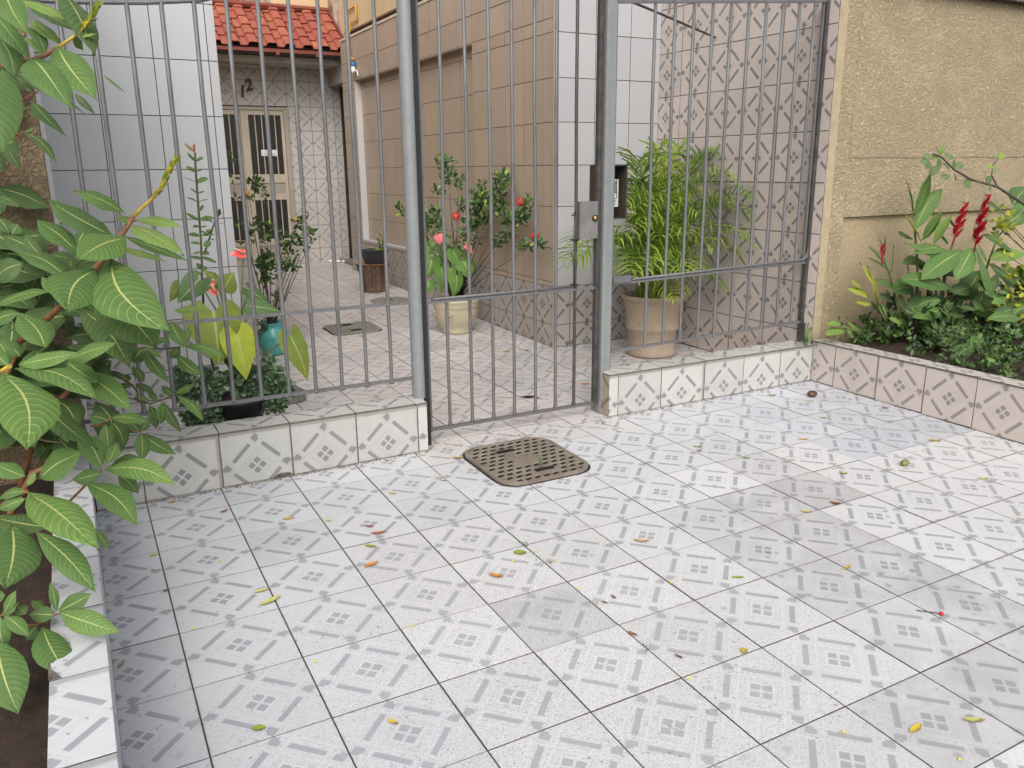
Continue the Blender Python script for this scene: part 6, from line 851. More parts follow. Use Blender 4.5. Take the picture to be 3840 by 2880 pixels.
M['leaf']=leaf_material()
def tone_mat(name,stops,rough=.45,tr=.2):
    t=NT(name); a=t.n('ShaderNodeAttribute'); a.attribute_name='tone'; c=t.ramp(a.outputs['Fac'],stops); t.fin(c,rough)
    if tr:
        x=t.n('ShaderNodeBsdfTranslucent'); t.put(x.inputs[0],c); ms=t.n('ShaderNodeMixShader'); ms.inputs[0].default_value=tr; t.L(t.b.outputs[0],ms.inputs[1]); t.L(x.outputs[0],ms.inputs[2]); t.L(ms.outputs[0],t.out.inputs[0])
    return t.mat
M['smallleaf']=tone_mat('small_leaves',[(0,(.022,.05,.015)),(.5,(.055,.115,.03)),(.85,(.10,.19,.045)),(1,(.30,.42,.06))])
M['stonecrop']=tone_mat('stonecrop_leaves',[(0,(.03,.06,.03)),(.5,(.085,.15,.075)),(1,(.16,.24,.11))],.5,.1)
M['palm']=tone_mat('palm_leaflets',[(0,(.035,.085,.015)),(.5,(.12,.23,.03)),(1,(.34,.42,.06))],.4,.3)
M['duranta']=tone_mat('yellow_leaves',[(0,(.06,.11,.015)),(.5,(.22,.28,.025)),(1,(.52,.46,.04))],.5,.3)
M['weed']=tone_mat('weed_leaves',[(0,(.012,.026,.009)),(.5,(.04,.085,.022)),(1,(.12,.21,.045))],.5,.2)
M['redpetal']=tone_mat('red_petals',[(0,(.45,.01,.015)),(1,(.75,.05,.03))],.5,.2)
M['redbract']=tone_mat('red_bracts',[(0,(.30,.006,.02)),(1,(.62,.02,.045))],.4,.2)
M['orangepetal']=tone_mat('orange_petals',[(0,(.7,.25,.01)),(1,(.9,.5,.03))],.5,.2)
M['spathe']=simple('coral_spathe',(.78,.11,.09),.25,.12,20,.05)
M['spathep']=simple('pink_spathe',(.82,.20,.22),.25,.12,20,.05)
M['stem_o']=simple('orange_brown_stem',(.28,.13,.05),.6,.3,20,.2); M['stem_y']=simple('yellow_stem',(.5,.36,.05),.5,.2,20,.1)
M['stem_g']=simple('green_brown_stem',(.11,.085,.045),.7,.3,20,.2); M['stem_r']=simple('reddish_stem',(.25,.06,.06),.6,.2,20,.1)
M['twig']=simple('grey_twig',(.13,.105,.085),.85,.35,25,.3); M['greenstem']=simple('green_stem',(.10,.14,.04),.6,.25,20,.1)
OUT={'ell':[(0,.03),(.04,.13),(.12,.42),(.22,.70),(.34,.92),(.46,1.),(.6,.95),(.72,.76),(.83,.49),(.92,.22),(.97,.07),(1,0)],
 'oval':[(0,.06),(.08,.42),(.2,.75),(.35,.96),(.5,1.),(.65,.96),(.8,.75),(.92,.42),(1,.04)],
 'lance':[(0,.05),(.08,.3),(.2,.65),(.35,.92),(.5,1.),(.65,.92),(.8,.65),(.92,.3),(1,0)]}
CAMV=Vector(CAM_C)
def leaf_obj(parent,p0,p1,W,color,vein=0.,kind='ell',sag=.12,roll=None,name='leaf',fold=.12,wave=.03,loc=None,mat=None,cup=0):
    p0=Vector(p0);p1=Vector(p1);ax=p1-p0;L=ax.length;ax=ax.normalized()
    mid=(p0+p1)/2; tc=(Vector((.2,-1.,.35))).normalized()
    n=tc*.8+Vector((0,0,1))*.55+Vector((random.uniform(-.35,.35),random.uniform(-.2,.2),random.uniform(-.2,.2)))
    n=(n-ax*n.dot(ax)).normalized(); wd=ax.cross(n).normalized()
    if roll: 
        q=Matrix.Rotation(roll,3,ax); n=q@n; wd=q@wd
    rows=OUT[kind]; cols=(-1,-.72,-.38,0,.38,.72,1); vs=[];uv=[]; ph=random.random()*6
    curl=random.uniform(-.10,.10)
    for (t_,w_) in rows:
        c=p0+ax*(L*t_)+n*(sag*L*math.sin(PI*min(t_,1))*.9) + wd*(curl*L*math.sin(PI*t_))
        for k in cols:
            off=wd*(k*w_*W/2)
            h=n*(-(abs(k)**1.6)*fold*W*w_+abs(k)*w_*wave*W*math.sin(t_*17+ph+k*2)+ (-.06*W*math.exp(-(k*5)**2) if kind!='x' else 0))
            vs.append(c+off+h); uv.append((t_,k))
    nc=len(cols); fs=[(i*nc+j,i*nc+j+1,(i+1)*nc+j+1,(i+1)*nc+j) for i in range(len(rows)-1) for j in range(nc-1)]
    fs=[tuple(reversed(f)) for f in fs]
    m=MB(); m.add(vs,fs,0,uv,True); 
    c=tuple(color[:3])+(1-vein,)
    return m.build(name,mat or M['leaf'],parent,p0,c)
HR=[((-.24,.40),(-.10,.20),(0,0)),((-.20,.68),(-.07,.36),(.01,0)),((-.06,.94),(.0,.5),(.05,0)),((.12,1.),(.13,.52),(.14,0)),((.30,.93),(.28,.48),(.27,0)),((.48,.76),(.44,.4),(.42,0)),((.65,.53),(.61,.28),(.58,0)),((.81,.29),(.77,.15),(.75,0)),((.92,.12),(.90,.06),(.89,0)),((1.,.0),(1.,.0),(1.,0))]
def heart(parent,p0,p1,W,color,name='leaf',sag=.08,mat=None,cup=.10,stem_to=None):
    p0=Vector(p0);p1=Vector(p1);ax=p1-p0;L=ax.length;ax=ax.normalized()
    n=Vector((.25,-1,.45)).normalized()+Vector((random.uniform(-.3,.3),0,random.uniform(-.2,.2)))
    n=(n-ax*n.dot(ax)).normalized(); wd=ax.cross(n).normalized(); vs=[];uv=[];ph=random.random()*6
    for r in HR:
        full=[(r[0][0],-r[0][1]),(r[1][0],-r[1][1]),(r[2][0],0),(r[1][0],r[1][1]),(r[0][0],r[0][1])]
        for (t_,w_) in full:
            x=abs(w_); c=p0+ax*(L*t_)+wd*(w_*W/2)+n*(L*sag*math.sin(PI*max(0,min(1,t_)))-cup*W*x*x+.035*W*x*math.sin(t_*14+ph+(3 if w_<0 else 0)))
            vs.append(c); uv.append((max(0,t_),w_))
    fs=[(i*5+j,(i+1)*5+j,(i+1)*5+j+1,i*5+j+1) for i in range(len(HR)-1) for j in range(4)]
    m=MB(); m.add(vs,fs,0,uv,True)
    o=m.build(name,mat or M['leaf'],parent,p0,tuple(color[:3])+(.82,))
    if stem_to is not None:
        a=Vector(stem_to); md=(a+p0)/2+Vector((0,0,.18*(p0-a).length))
        MB().tube([a,md,p0+n*-.01],[.02,.016,.013],6).build('leaf_stalk',M['greenstem'],parent,p0)
    return o
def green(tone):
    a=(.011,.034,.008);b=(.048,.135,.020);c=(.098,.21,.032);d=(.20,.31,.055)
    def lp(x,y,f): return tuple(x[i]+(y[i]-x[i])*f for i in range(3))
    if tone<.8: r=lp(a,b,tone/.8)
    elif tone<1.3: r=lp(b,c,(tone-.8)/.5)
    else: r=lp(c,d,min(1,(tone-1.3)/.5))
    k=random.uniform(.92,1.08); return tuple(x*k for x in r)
# ---- big leaved shrub
SH=root('broad_leaved_shrub',(-1.7,-2.2,.5),'big broad leaved shrub with yellow veined leaves and yellow flower spikes, left foreground','shrub')
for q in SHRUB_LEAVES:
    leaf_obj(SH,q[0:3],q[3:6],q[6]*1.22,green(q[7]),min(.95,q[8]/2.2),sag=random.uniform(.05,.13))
for pts,r0,r1,c_ in SHRUB_STEMS:
    n_=len(pts); MB().tube(pts,[(r0+(r1-r0)*k/(n_-1))*.68 for k in range(n_)],8).build('branch',[M['stem_o'],M['stem_y'],M['stem_g'],M['stem_r']][c_],SH,pts[0])
for pts,r in SHRUB_SPIKES:
    P_=[Vector(p) for p in pts]; m=MB(); m.tube(P_,[r*.8]+[r*.5]*(len(P_)-2)+[r*.3],6,tone=.5)
    for s_ in range(len(P_)-1):
        for k in range(14):
            f=k/14; c=P_[s_].lerp(P_[s_+1],f); d=(P_[s_+1]-P_[s_]).normalized(); a=random.random()*6.3
            o_=Vector((math.cos(a),math.sin(a)*.8,math.sin(a)*.4)); o_=(o_-d*o_.dot(d)).normalized(); e=c+d*.09+o_*.045; sd_=d.cross(o_)*.021
            m.add([c,c.lerp(e,.5)+sd_,e,c.lerp(e,.5)-sd_],[(0,1,2,3)],1,None,False,random.random()*.6+.4)
    m.build('flower_spike',[M['stem_y'],M['duranta']],SH,pts[0])
# ------------------------------------------------------------------ pots and potted plants
def glaze(name,c1,c2,rough=.35,sc_=6,stain=(.2,.12,.07),st=.3,bs=.15):
    t=NT(name); P=t.gen(); n1=t.noise(P,sc_,6,.65); n2=t.noise(P,sc_*4,5,.7)
    c=t.mix(t.rng(n1,.3,.7),c1,c2); c=t.mix(t.m('MULTIPLY',t.rng(n2,.58,.72),st),c,stain); return t.fin(c,rough,t.bump(n2,bs,.003))
M['blackpot']=glaze('black_plastic_pot',(.012,.013,.017),(.02,.021,.026),.5,4,(.06,.05,.04),.15)
M['teal']=glaze('turquoise_glaze',(.05,.27,.26),(.11,.37,.35),.3,5,(.03,.12,.12),.35)
M['cream']=glaze('cream_glaze',(.36,.32,.22),(.46,.41,.29),.4,5,(.16,.09,.04),.45)
M['terra']=glaze('pale_terracotta',(.29,.215,.15),(.42,.345,.27),.85,2.5,(.15,.11,.08),.6,.35)
M['potsoil']=M['soil']
def pot(name,label,prof,cx,cy,z0,mat,soilr,soilz,extra=None,lean=None,cat='plant pot'):
    r=root(name,(cx,cy,z0),label,cat)
    m=MB().lathe(prof,(cx,cy),40); m.build('pot_body',mat,r,(cx,cy,z0))
    m=MB().lathe([(soilr,soilz),(soilr*.5,soilz+.03),(0,soilz+.04)],(cx,cy),24); m.build('potting_soil',M['potsoil'],r,(cx,cy,soilz))
    return r
z0=fz(1.55,.9)
pot('plant_pot','black plastic pot behind the left kerb, hidden in stonecrop',[(0,z0),(.29,z0),(.37,z0+.9),(.41,z0+.92),(.42,z0+1.0),(.38,z0+1.01),(.36,z0+.93)],1.56,.88,z0,M['blackpot'],.37,z0+.93)
z0=fz(3.5,7.6)
tp=pot('plant_pot','round turquoise glazed pot with relief pattern standing on the courtyard floor',[(0,z0),(.2,z0),(.24,z0+.03),(.33,z0+.2),(.365,z0+.38),(.34,z0+.55),(.27,z0+.66),(.25,z0+.70),(.30,z0+.78),(.31,z0+.80),(.27,z0+.79),(.24,z0+.7)],3.53,7.6,z0,M['teal'],.25,z0+.7)
for k in range(7):
    a=2*PI*k/7-1.9; c=Vector((3.53+.362*math.cos(a),7.6+.362*math.sin(a),z0+.40)); m=MB()
    d=Vector((math.cos(a),math.sin(a),0)); s_=Vector((-math.sin(a),math.cos(a),0))
    for i in range(10):
        b_=2*PI*i/10; e=s_*math.cos(b_)+Vector((0,0,1))*math.sin(b_); m.tube([c+e*.03,c+e*.085-d*.004],[.012,.006],5)
    m.tube([c+(s_*math.cos(b_)+Vector((0,0,1))*math.sin(b_))*.03 for b_ in [2*PI*i/10 for i in range(11)]],.010,5); m.build('sun_relief',M['teal'],tp,c)
z0=fz(8.44,7.8)
cp=pot('plant_pot','round cream glazed pot with relief flowers standing in front of the house side wall',[(0,z0),(.40,z0),(.42,z0+.06),(.40,z0+.10),(.49,z0+.22),(.565,z0+.42),(.59,z0+.62),(.595,z0+.70),(.615,z0+.72),(.605,z0+.75),(.62,z0+.78),(.61,z0+.82),(.64,z0+.86),(.64,z0+.91),(.57,z0+.92),(.55,z0+.84)],8.44,7.8,z0,M['cream'],.56,z0+.86)
for k in range(6):
    a=2*PI*k/6-2.25; R_=.60; c=Vector((8.44+R_*math.cos(a),7.8+R_*math.sin(a),z0+.55)); d=Vector((math.cos(a),math.sin(a),0)); s_=Vector((-math.sin(a),math.cos(a),0)); m=MB()
    for i in range(5):
        b_=PI/2+2*PI*i/5; e=s_*math.cos(b_)+Vector((0,0,1))*math.sin(b_); m.tube([c,c+e*.05-d*.005,c+e*.1-d*.012],[.012,.026,.008],6)
    m.tube([c-Vector((0,0,.06))+s_*-.09,c-Vector((0,0,.13)),c-Vector((0,0,.07))+s_*.1],[.008,.016,.008],6); m.build('flower_relief',M['cream'],cp,c)
z0=fz(11.45,3.4)
pot('plant_pot','large pale terracotta pot with a ridge round its waist, holding the palm',[(0,z0),(.56,z0),(.60,z0+.06),(.55,z0+.13),(.555,z0+.3),(.58,z0+.60),(.63,z0+.64),(.64,z0+.70),(.605,z0+.76),(.625,z0+.95),(.67,z0+1.24),(.69,z0+1.30),(.745,z0+1.36),(.755,z0+1.43),(.73,z0+1.45),(.66,z0+1.43),(.64,z0+1.3)],11.46,3.2,z0,M['terra'],.65,z0+1.33)
# stone slab
M['stone']=simple('grey_stone',(.25,.24,.22),.9,.4,14,.7)
m=MB(); z0=fz(2.7,3.5); out=[(1.9,3.25),(3.12,3.32),(3.22,3.45),(3.16,3.95),(3.0,4.05),(1.95,4.0)]; n=len(out)
m.add([(x,y,z0+.01) for x,y in out]+[(x,y,z0+.17) for x,y in out]+[(x*.98+.05,y*.98+.07,z0+.21) for x,y in out],[(i,(i+1)%n,n+(i+1)%n,n+i) for i in range(n)]+[(n+i,n+(i+1)%n,2*n+(i+1)%n,2*n+i) for i in range(n)]+[tuple(range(2*n,3*n))]); o=m.build('stone_slab',M['stone'],None,(2.6,3.6,z0)); tag(o,'worn grey stone slab lying on the floor beside the stonecrop pot','slab')
# ---- anthuriums
AG=[[(.05,.14,.05),(.07,.17,.055)],[(.17,.22,.02),(.21,.27,.02)],[(.40,.46,.02),(.46,.50,.025)]]
A=root('anthurium',(1.56,.88,1.0),'anthurium with large yellow green heart leaves and coral flowers in the black pot','plant')
for q in ANTH_A:
    a,b_=AG[q[8]]; f=random.random(); cc=tuple((a[i]+(b_[i]-a[i])*f)*min(1.15,q[7]) for i in range(3)); heart(A,q[0:3],q[3:6],q[6]*1.18,cc,stem_to=(1.56+random.uniform(-.1,.1),.9,1.05))
def flower(par,q,mat,base,spc):
    heart(par,q[0:3],q[3:6],q[6],(.8,.1,.1),'spathe',mat=mat,cup=-.1)
    p=Vector(q[0:3]); d=(Vector(q[3:6])-p)*.6
    MB().tube([p+Vector((0,-.02,.0)),p+d*.5+Vector((0,-.05,.06)),p+d+Vector((0,-.06,.1))],[.018,.016,.008],6).build('spadix',spc,par,p)
    b_=Vector(base); MB().tube([b_,b_.lerp(p,.5)+Vector((.05,0,.1)),p],[.014,.012,.010],6).build('flower_stalk',M['greenstem'],par,p)
M['spad']=simple('spadix_cream',(.7,.45,.3),.5,.1,30,.1)
for q in ANTH_A_FL: flower(A,q,M['spathe'],(1.5,.95,1.1),M['spad'])
B=root('anthurium',(8.4,7.7,1.1),'anthurium with green heart leaves and pink flowers in the cream pot','plant')
for q in ANTH_B: heart(B,q[0:3],q[3:6],q[6]*1.1,tuple(c*q[7] for c in (.09,.21,.035)),stem_to=(8.42+random.uniform(-.15,.15),7.75,1.12),sag=.12)
for q in ANTH_B_FL: flower(B,q,M['spathep'],(8.4,7.7,1.2),M['spad'])
# ---- tall opposite leaved stems
TS=root('tall_leafy_stem',(1.75,1.4,1.0),'tall thin stem with opposite oval leaves rising in front of the grey tiles','plant')
MB().tube(TALL_STEM,.018,6).build('main_stem',M['stem_g'],TS,TALL_STEM[0])
P8=[Vector(p) for p in TALL_STEM]
side=[Vector(TALL_LEAVES[0][0:3])]
for q in TALL_LEAVES: leaf_obj(TS,q[0:3],q[3:6],q[6],green(random.uniform(.3,.9)),.1,'oval',sag=.08,roll=random.uniform(-.5,.5))
leaf_obj(TS,TALL_STEM[0],Vector(TALL_STEM[0])+Vector((.01,0,.14)),.04,(.35,.05,.05),.0,'lance'); leaf_obj(TS,TALL_STEM[0],Vector(TALL_STEM[0])+Vector((-.14,0,.14)),.06,(.30,.20,.05),.1,'lance')
a=Vector(TALL_LEAVES[-8][0:3]); q0=P8[6]
MB().tube([P8[5]+Vector((.02,0,-.3)),P8[5]+Vector((.25,0,.25)),P8[4]+Vector((.33,0,.1))],.014,6).build('side_stem',M['stem_g'],TS,P8[5])
# ---- generic small leaf clusters
def clusters(par,name,CL,n_per,size,mat,shape='oval',tone=(.1,.8),tips=.12,spread=1.,up=.3,kind='stuff',asp=.45):
    m=MB()
    for c in CL:
        r=c[3]*spread; N=max(4,int(n_per*(c[3]/.1)**1.5)) if n_per<1000 else n_per
        for k in range(N):
            d=Vector((random.gauss(0,1),random.gauss(0,.8),random.gauss(0,1))).normalized()*r*random.random()**.45
            p=Vector(c[:3])+d; dr=(d.normalized()*.7+Vector((random.gauss(0,.6),random.gauss(0,.6)-.2,random.gauss(0,.5)+up))).normalized()
            L=size*random.uniform(.6,1.25); nn_=Vector((random.gauss(0,.5),-.7,.8+random.gauss(0,.3))); sd_=dr.cross(nn_).normalized()*(L*asp)
            tn=random.uniform(*tone); 
            if random.random()<tips: tn=min(1,tn+.45)
            up_=sd_.cross(dr).normalized()*(L*.06)
            m.add([p,p+dr*L*.3+sd_*.85-up_,p+dr*L*.72+sd_*.75-up_,p+dr*L,p+dr*L*.72-sd_*.75-up_,p+dr*L*.3-sd_*.85-up_,p+dr*L*.5],[(0,1,2,6),(6,2,3),(3,4,6),(6,4,5,0)],0,None,False,tn)
    o=m.build(name,mat,par,CL[0][:3]); o['kind']=kind; return o
def stemsto(par,base,CL,mat,r=.014,prob=1.,lift=.1,name='stem'):
    for c in CL:
        if c[3]<.05 and random.random()>.6: continue
        if random.random()>prob: continue
        b_=Vector(base)+Vector((random.uniform(-.07,.07),random.uniform(-.05,.05),0)); p=Vector(c[:3]); 
        md=b_.lerp(p,.5)+Vector((random.uniform(-.06,.06),0,lift*random.uniform(.2,1.))); MB().tube([b_,md,p],[r*1.5,r,r*.5],6).build(name,mat,par,b_)
IX=root('flowering_shrub',(8.6,8,1.1),'airy small leaved shrub with red flower heads growing against the house side wall','shrub')
stemsto(IX,(8.62,8.0,1.05),IXORA_CL,M['twig'],.010,.6)
clusters(IX,'foliage',IXORA_CL,17,.15,M['smallleaf'],tone=(.15,.75),tips=.14,asp=.30)
def head(par,c,mat,n=60,name='flower_head'):
    m=MB(); C0=Vector(c[:3]); r=c[3]
    for k in range(n):
        d=Vector((random.gauss(0,1),random.gauss(0,1)-.4,random.gauss(0,1)+.3)).normalized(); p=C0+d*r*1.1; a=d.orthogonal().normalized()*r*.3; b_=d.cross(a)
        m.add([p-a,p-b_,p+a,p+b_],[(0,1,2,3)],0,None,False,random.random())
    m.build(name,mat,par,c[:3])
for c in IXORA_FL: head(IX,c,M['redpetal'])
TX=root('flowering_shrub',(3.53,7.6,.9),'leggy small leaved shrub with an orange flower head in the turquoise pot','shrub')
stemsto(TX,(3.5,7.6,.85),TEAL_CL,M['twig'],.010,.7,.05)
clusters(TX,'foliage',TEAL_CL,15,.14,M['smallleaf'],tone=(.05,.6),tips=.12,asp=.32)
clusters(TX,'moss_skirt',TEAL_MOSS,40,.04,M['weed'],tone=(.1,.5),tips=0,up=-.6)
for c in TEAL_FL: head(TX,c,M['orangepetal'],40)
ST=root('stonecrop',(1.5,.75,.9),'mound of round leaved grey green stonecrop spilling over the black pot','plant')
clusters(ST,'foliage',[c[:3]+[c[3]*1.05] for c in STONECROP],42,.085,M['stonecrop'],tone=(.1,.85),tips=.1,asp=.48)
# ---- palm
PM=root('potted_palm',(11.45,3.4,1.4),'bushy green palm with arching feathery fronds in the terracotta pot','palm')
def frond(par,base,tip,seed=0,tone=.5):
    b_=Vector(base); t_=Vector(tip); H=(t_-b_); hor=Vector((H.x,H.y,0)); L=H.length
    ctrl=b_+hor*.42+Vector((0,0,max(H.z,0)*.85+.42*hor.length+.15)); N=20; P_=[]
    for k in range(N+1):
        s_=k/N; P_.append(b_*(1-s_)**2+ctrl*2*s_*(1-s_)+t_*s_*s_)
    m=MB(); m.tube(P_,[.022*(1-k/N)+.006 for k in range(N+1)],5,tone=.75,cap=False)
    for k in range(6,N+1):
        s_=(k-6)/(N-6); d=(P_[k]-P_[k-1]).normalized(); sid=d.cross(Vector((0,0,1)))
        if sid.length<.2: sid=d.cross(Vector((0,-1,0)))
        sid.normalize(); up=sid.cross(d).normalized(); ll=L*(.5*math.sin(PI*(s_*.82+.15))+.06)
        ll=min(ll,1.0)
        for sg in(-1,1):
            dr=(sid*sg*random.uniform(.75,1.)+d*random.uniform(.55,.95)+up*.35).normalized(); p=P_[k]; tn=min(1,max(0,tone+random.uniform(-.25,.25)))
            wv=dr.cross(up).normalized()*.021
            pts=[p,p+dr*ll*.35+up*.03,p+dr*ll*.68-Vector((0,0,ll*.12)),p+dr*ll*.88-Vector((0,0,ll*.45))]; ww=[.6,1.,.75,0]
            vs=[]
            for pp,w_ in zip(pts,ww): vs+=[pp-wv*w_,pp+wv*w_]
            m.add(vs,[(0,1,3,2),(2,3,5,4),(4,5,7,6)],0,None,True,tn)
    return m.build('frond',[M['palm']],par,base)
random.seed(3)
for k,t_ in enumerate(PALM_TIPS):
    b_=(11.45+random.uniform(-.36,.36),3.2+random.uniform(-.34,.34),1.45); frond(PM,b_,(min(t_[0]+.1,12.62),t_[1]+.15,t_[2]),tone=random.choice([.4,.55,.7,.85]))
for k in range(10):
    a=random.random()*2*PI; rr=random.uniform(.3,1.2); frond(PM,(11.45+random.uniform(-.35,.35),3.2+random.uniform(-.3,.3),1.45),(min(12.62,11.4+rr*math.cos(a)),3.4+rr*.9*math.sin(a),random.uniform(1.7,3.2)),tone=random.choice([.15,.25,.4]))
# ---- right planter plants
GP=root('red_ginger_plant',(15,-1.2,.85),'clump of broad leaved ginger with three red flower spikes before the stucco wall','plant')
for q in GINGER_LEAVES:
    tn=q[7]; cc={0:green(tn*.85),1:tuple(c*tn for c in (.14,.25,.04)),2:tuple(c*min(1.1,tn*.75) for c in (.34,.36,.03))}[q[8]]
    leaf_obj(GP,q[0:3],q[3:6],q[6]*(1.9 if q[8]==2 else 1.4),cc,.16 if q[8]==0 else .1,'lance',sag=random.uniform(.02,.1))
for k in range(110):
    x=random.uniform(14.6,22); y=random.uniform(-2.6,-.6); z=random.uniform(.95,1.35+.9*min(1,(x-14)/3)); a=random.random()*6.28; ln=random.uniform(.5,.9)
    leaf_obj(GP,(x,y,z),(x+ln*math.cos(a),y+ln*.4*math.sin(a)-.1,z+random.uniform(-.35,.35)),random.uniform(.2,.32),green(random.uniform(.1,1.25)),.12,'lance')
for pts in GINGER_STEMS: MB().tube(pts,[.022,.024,.026,.03][:len(pts)],6).build('stem',M['greenstem'] if random.random()<.6 else M['twig'],GP,pts[-1])
for a,b_,W_ in GINGER_SPIKES:
    a=Vector(a);b_=Vector(b_); d=(b_-a).normalized(); L=(b_-a).length; m=MB(); m.tube([a-d*.15,a,b_],[.015,.02,.008],6,tone=.2)
    k=0; s_=0
    while s_<1:
        for sg in range(3):
            an=k*2.4+sg*2.09; o_=Vector((math.cos(an),math.sin(an)*.9,0)); o_=(o_-d*o_.dot(d)).normalized(); p=a+d*(L*s_); ll=W_*.62*(1-.55*s_)*(.55+.45*min(1,s_*5)); e=p+o_*ll*.85+d*ll*.75; sd_=d.cross(o_)*ll*.34
            mm=p.lerp(e,.55)+d*.01; m.add([p,mm+sd_,e,mm-sd_],[(0,1,2),(0,2,3)],0,None,False,random.random())
        k+=1; s_+=.045 if L>.4 else .12
    m.build('flower_spike',M['redbract'],GP,a)
BR=root('round_leaved_branch',(20,-1.8,.85),'thin arching branch with round dull green leaves in front of the stucco band','plant')
MB().tube(BRANCH_STEM,[.034,.03,.026,.022,.018,.014,.01],6).build('branch',M['twig'],BR,BRANCH_STEM[0]); MB().tube(BRANCH_SIDE,[.02,.015,.012,.008],6).build('side_twig',M['twig'],BR,BRANCH_SIDE[0])
b0=Vector(BRANCH_STEM[0]); MB().tube([b0,b0+Vector((.6,.1,-1.2)),b0+Vector((.8,.2,-2.2))],[.034,.04,.05],6).build('lower_branch',M['twig'],BR,b0)
seg=[Vector(p) for p in BRANCH_STEM+BRANCH_SIDE]
for c in BRANCH_LEAVES:
    p=Vector(c[:3]); nb=min(seg,key=lambda s_:(s_-p).length); d=(p-nb); d=d.normalized() if d.length>.02 else Vector((0,0,-1)); r=c[3]
    cc={True:(.22,.36,.05),False:(.10,.15,.06)}[c[4]>1.2]; cc=tuple(x*(.75+.35*min(c[4],1.)) for x in cc)
    leaf_obj(BR,p-d*r,p+d*r,r*1.7,cc,.08,'oval',sag=.05,roll=random.uniform(-.4,.4),fold=.05)
DU=root('yellow_leaved_shrub',(20.5,-2.2,.85),'small yellow leaved shrub at the right edge of the planter','shrub')
clusters(DU,'foliage',DURANTA,5.5,.15,M['duranta'],tone=(.1,.8),tips=.3,asp=.32)
stemsto(DU,(20.2,-2.0,.9),DURANTA,M['twig'],.014,.7)
WD=MB(); CLW=[]
for k in range(520):
    x=random.uniform(13.4,21); y=random.uniform(-4.6,-.4)
    CLW.append([x,y,.86+random.random()**2*.45,random.uniform(.07,.15)])
wd=clusters(None,'planter_weeds',CLW,9,.12,M['weed'],tone=(0,1.),tips=.2,up=.5,asp=.3); tag(wd,'low dark green weeds covering the soil of the right planter','weeds')
CLB=[[random.uniform(14.0,21.5),random.uniform(-2.0,-.45),random.uniform(.95,1.6),random.uniform(.14,.26)] for k in range(90)]
ug=clusters(None,'undergrowth',CLB,3.2,.24,M['weed'],tone=(.1,.95),tips=.08,up=.4,asp=.26); tag(ug,'dark tangle of leaves and shoots at the foot of the ginger plants','undergrowth')
sp_=root('weed_sprig',(12.75,-.3,.86),'small green sprig growing where the kerb meets the stucco wall','weed')
for k in range(13):
    a=Vector((12.72+random.uniform(-.08,.12),-.32,.86+random.uniform(0,.42))); leaf_obj(sp_,a,a+Vector((random.uniform(-.2,.2),-.06,random.uniform(-.03,.13))),.07,green(random.uniform(.6,1.3)),.1,'oval')
MB().tube([(12.7,-.3,.84),(12.68,-.32,1.05),(12.76,-.32,1.32)],.009,5).build('stem',M['greenstem'],sp_,(12.7,-.3,.84))
# ------------------------------------------------------------------ stump, succulent bowl, stones
z0=fz(8.7,15.35)
M['bark']=NT('bark'); t=M['bark']; P=t.gen(); mp=t.n('ShaderNodeMapping'); t.L(P,mp.inputs[0]); mp.inputs[3].default_value=(1,1,.35); n1=t.noise(mp.outputs[0],22,7,.75); v_=t.voro(mp.outputs[0],30)
c=t.ramp(n1,[(.35,(.045,.025,.018)),(.55,(.13,.08,.055)),(.75,(.24,.17,.12))]); M['bark']=t.fin(c,.95,t.bump(t.m('ADD',n1,t.m('MULTIPLY',v_,.7)),1.,.02))
SK=root('tree_stump',(8.7,15.35,z0),'short barked tree stump used as a plant stand in the passage','stump')
m=MB(); n=36; prof=[(.47,0),(.46,.3),(.48,.6),(.56,.9),(.62,.97)]; vs=[];uv=[]
for (r_,z_) in prof:
    for k in range(n):
        a=2*PI*k/n; rr=r_*(1+.05*math.sin(3*a+1)+.04*math.sin(7*a)); vs.append((8.7+rr*math.cos(a),15.35+rr*math.sin(a),z0+z_)); uv.append((k/n,z_))
m.add(vs,[(j*n+k,j*n+(k+1)%n,(j+1)*n+(k+1)%n,(j+1)*n+k) for j in range(4) for k in range(n)],0,uv,True); m.build('bark',M['bark'],SK,(8.7,15.35,z0))
M['cutwood']=simple('cut_wood',(.42,.19,.08),.6,.25,16,.2)
m=MB(); m.add([(x,y,z+.001) for x,y,z in vs[-n:]],[tuple(range(n))]); m.build('cut_top',M['cutwood'],SK,(8.7,15.35,z0+1))
BW=root('planter_bowl',(8.72,15.25,z0+.97),'square dark grey planter bowl standing on the tree stump','plant pot')
m=MB(); zt=z0+.98; ro=[(rrect(8.72-h,8.72+h,15.2-h,15.2+h,.08,3),z) for h,z in((.27,zt),(.30,zt+.03),(.41,zt+.46),(.40,zt+.47),(.37,zt+.46),(.35,zt+.40))]; n=len(ro[0][0]); vs=[(x,y,z) for L,z in ro for x,y in L]
m.add(vs,[(j*n+k,j*n+(k+1)%n,(j+1)*n+(k+1)%n,(j+1)*n+k) for j in range(5) for k in range(n)]+[tuple(5*n+k for k in range(n))],0,None,False); m.build('bowl',M['blackpot'],BW,(8.72,15.2,zt))
SU=root('succulents',(8.7,15.2,zt+.42),'small succulents, one rosette and one upright, in the bowl on the stump','plant')
def rosette(cx,cy,cz,r,colr,layers=4,name='rosette'):
    m=MB()
    for l in range(layers):
        for k in range(9):
            a=2*PI*(k+.5*l)/9; rr=r*(1-.2*l); d=Vector((math.cos(a),math.sin(a),.25+.3*l)).normalized(); p=Vector((cx,cy,cz)); s_=Vector((-math.sin(a),math.cos(a),0))*rr*.26
            m.add([p,p+d*rr*.6+s_,p+d*rr,p+d*rr*.6-s_],[(0,1,2,3)],0,None,False,.4+.15*l)
    return m.build(name,colr,SU,(cx,cy,cz))
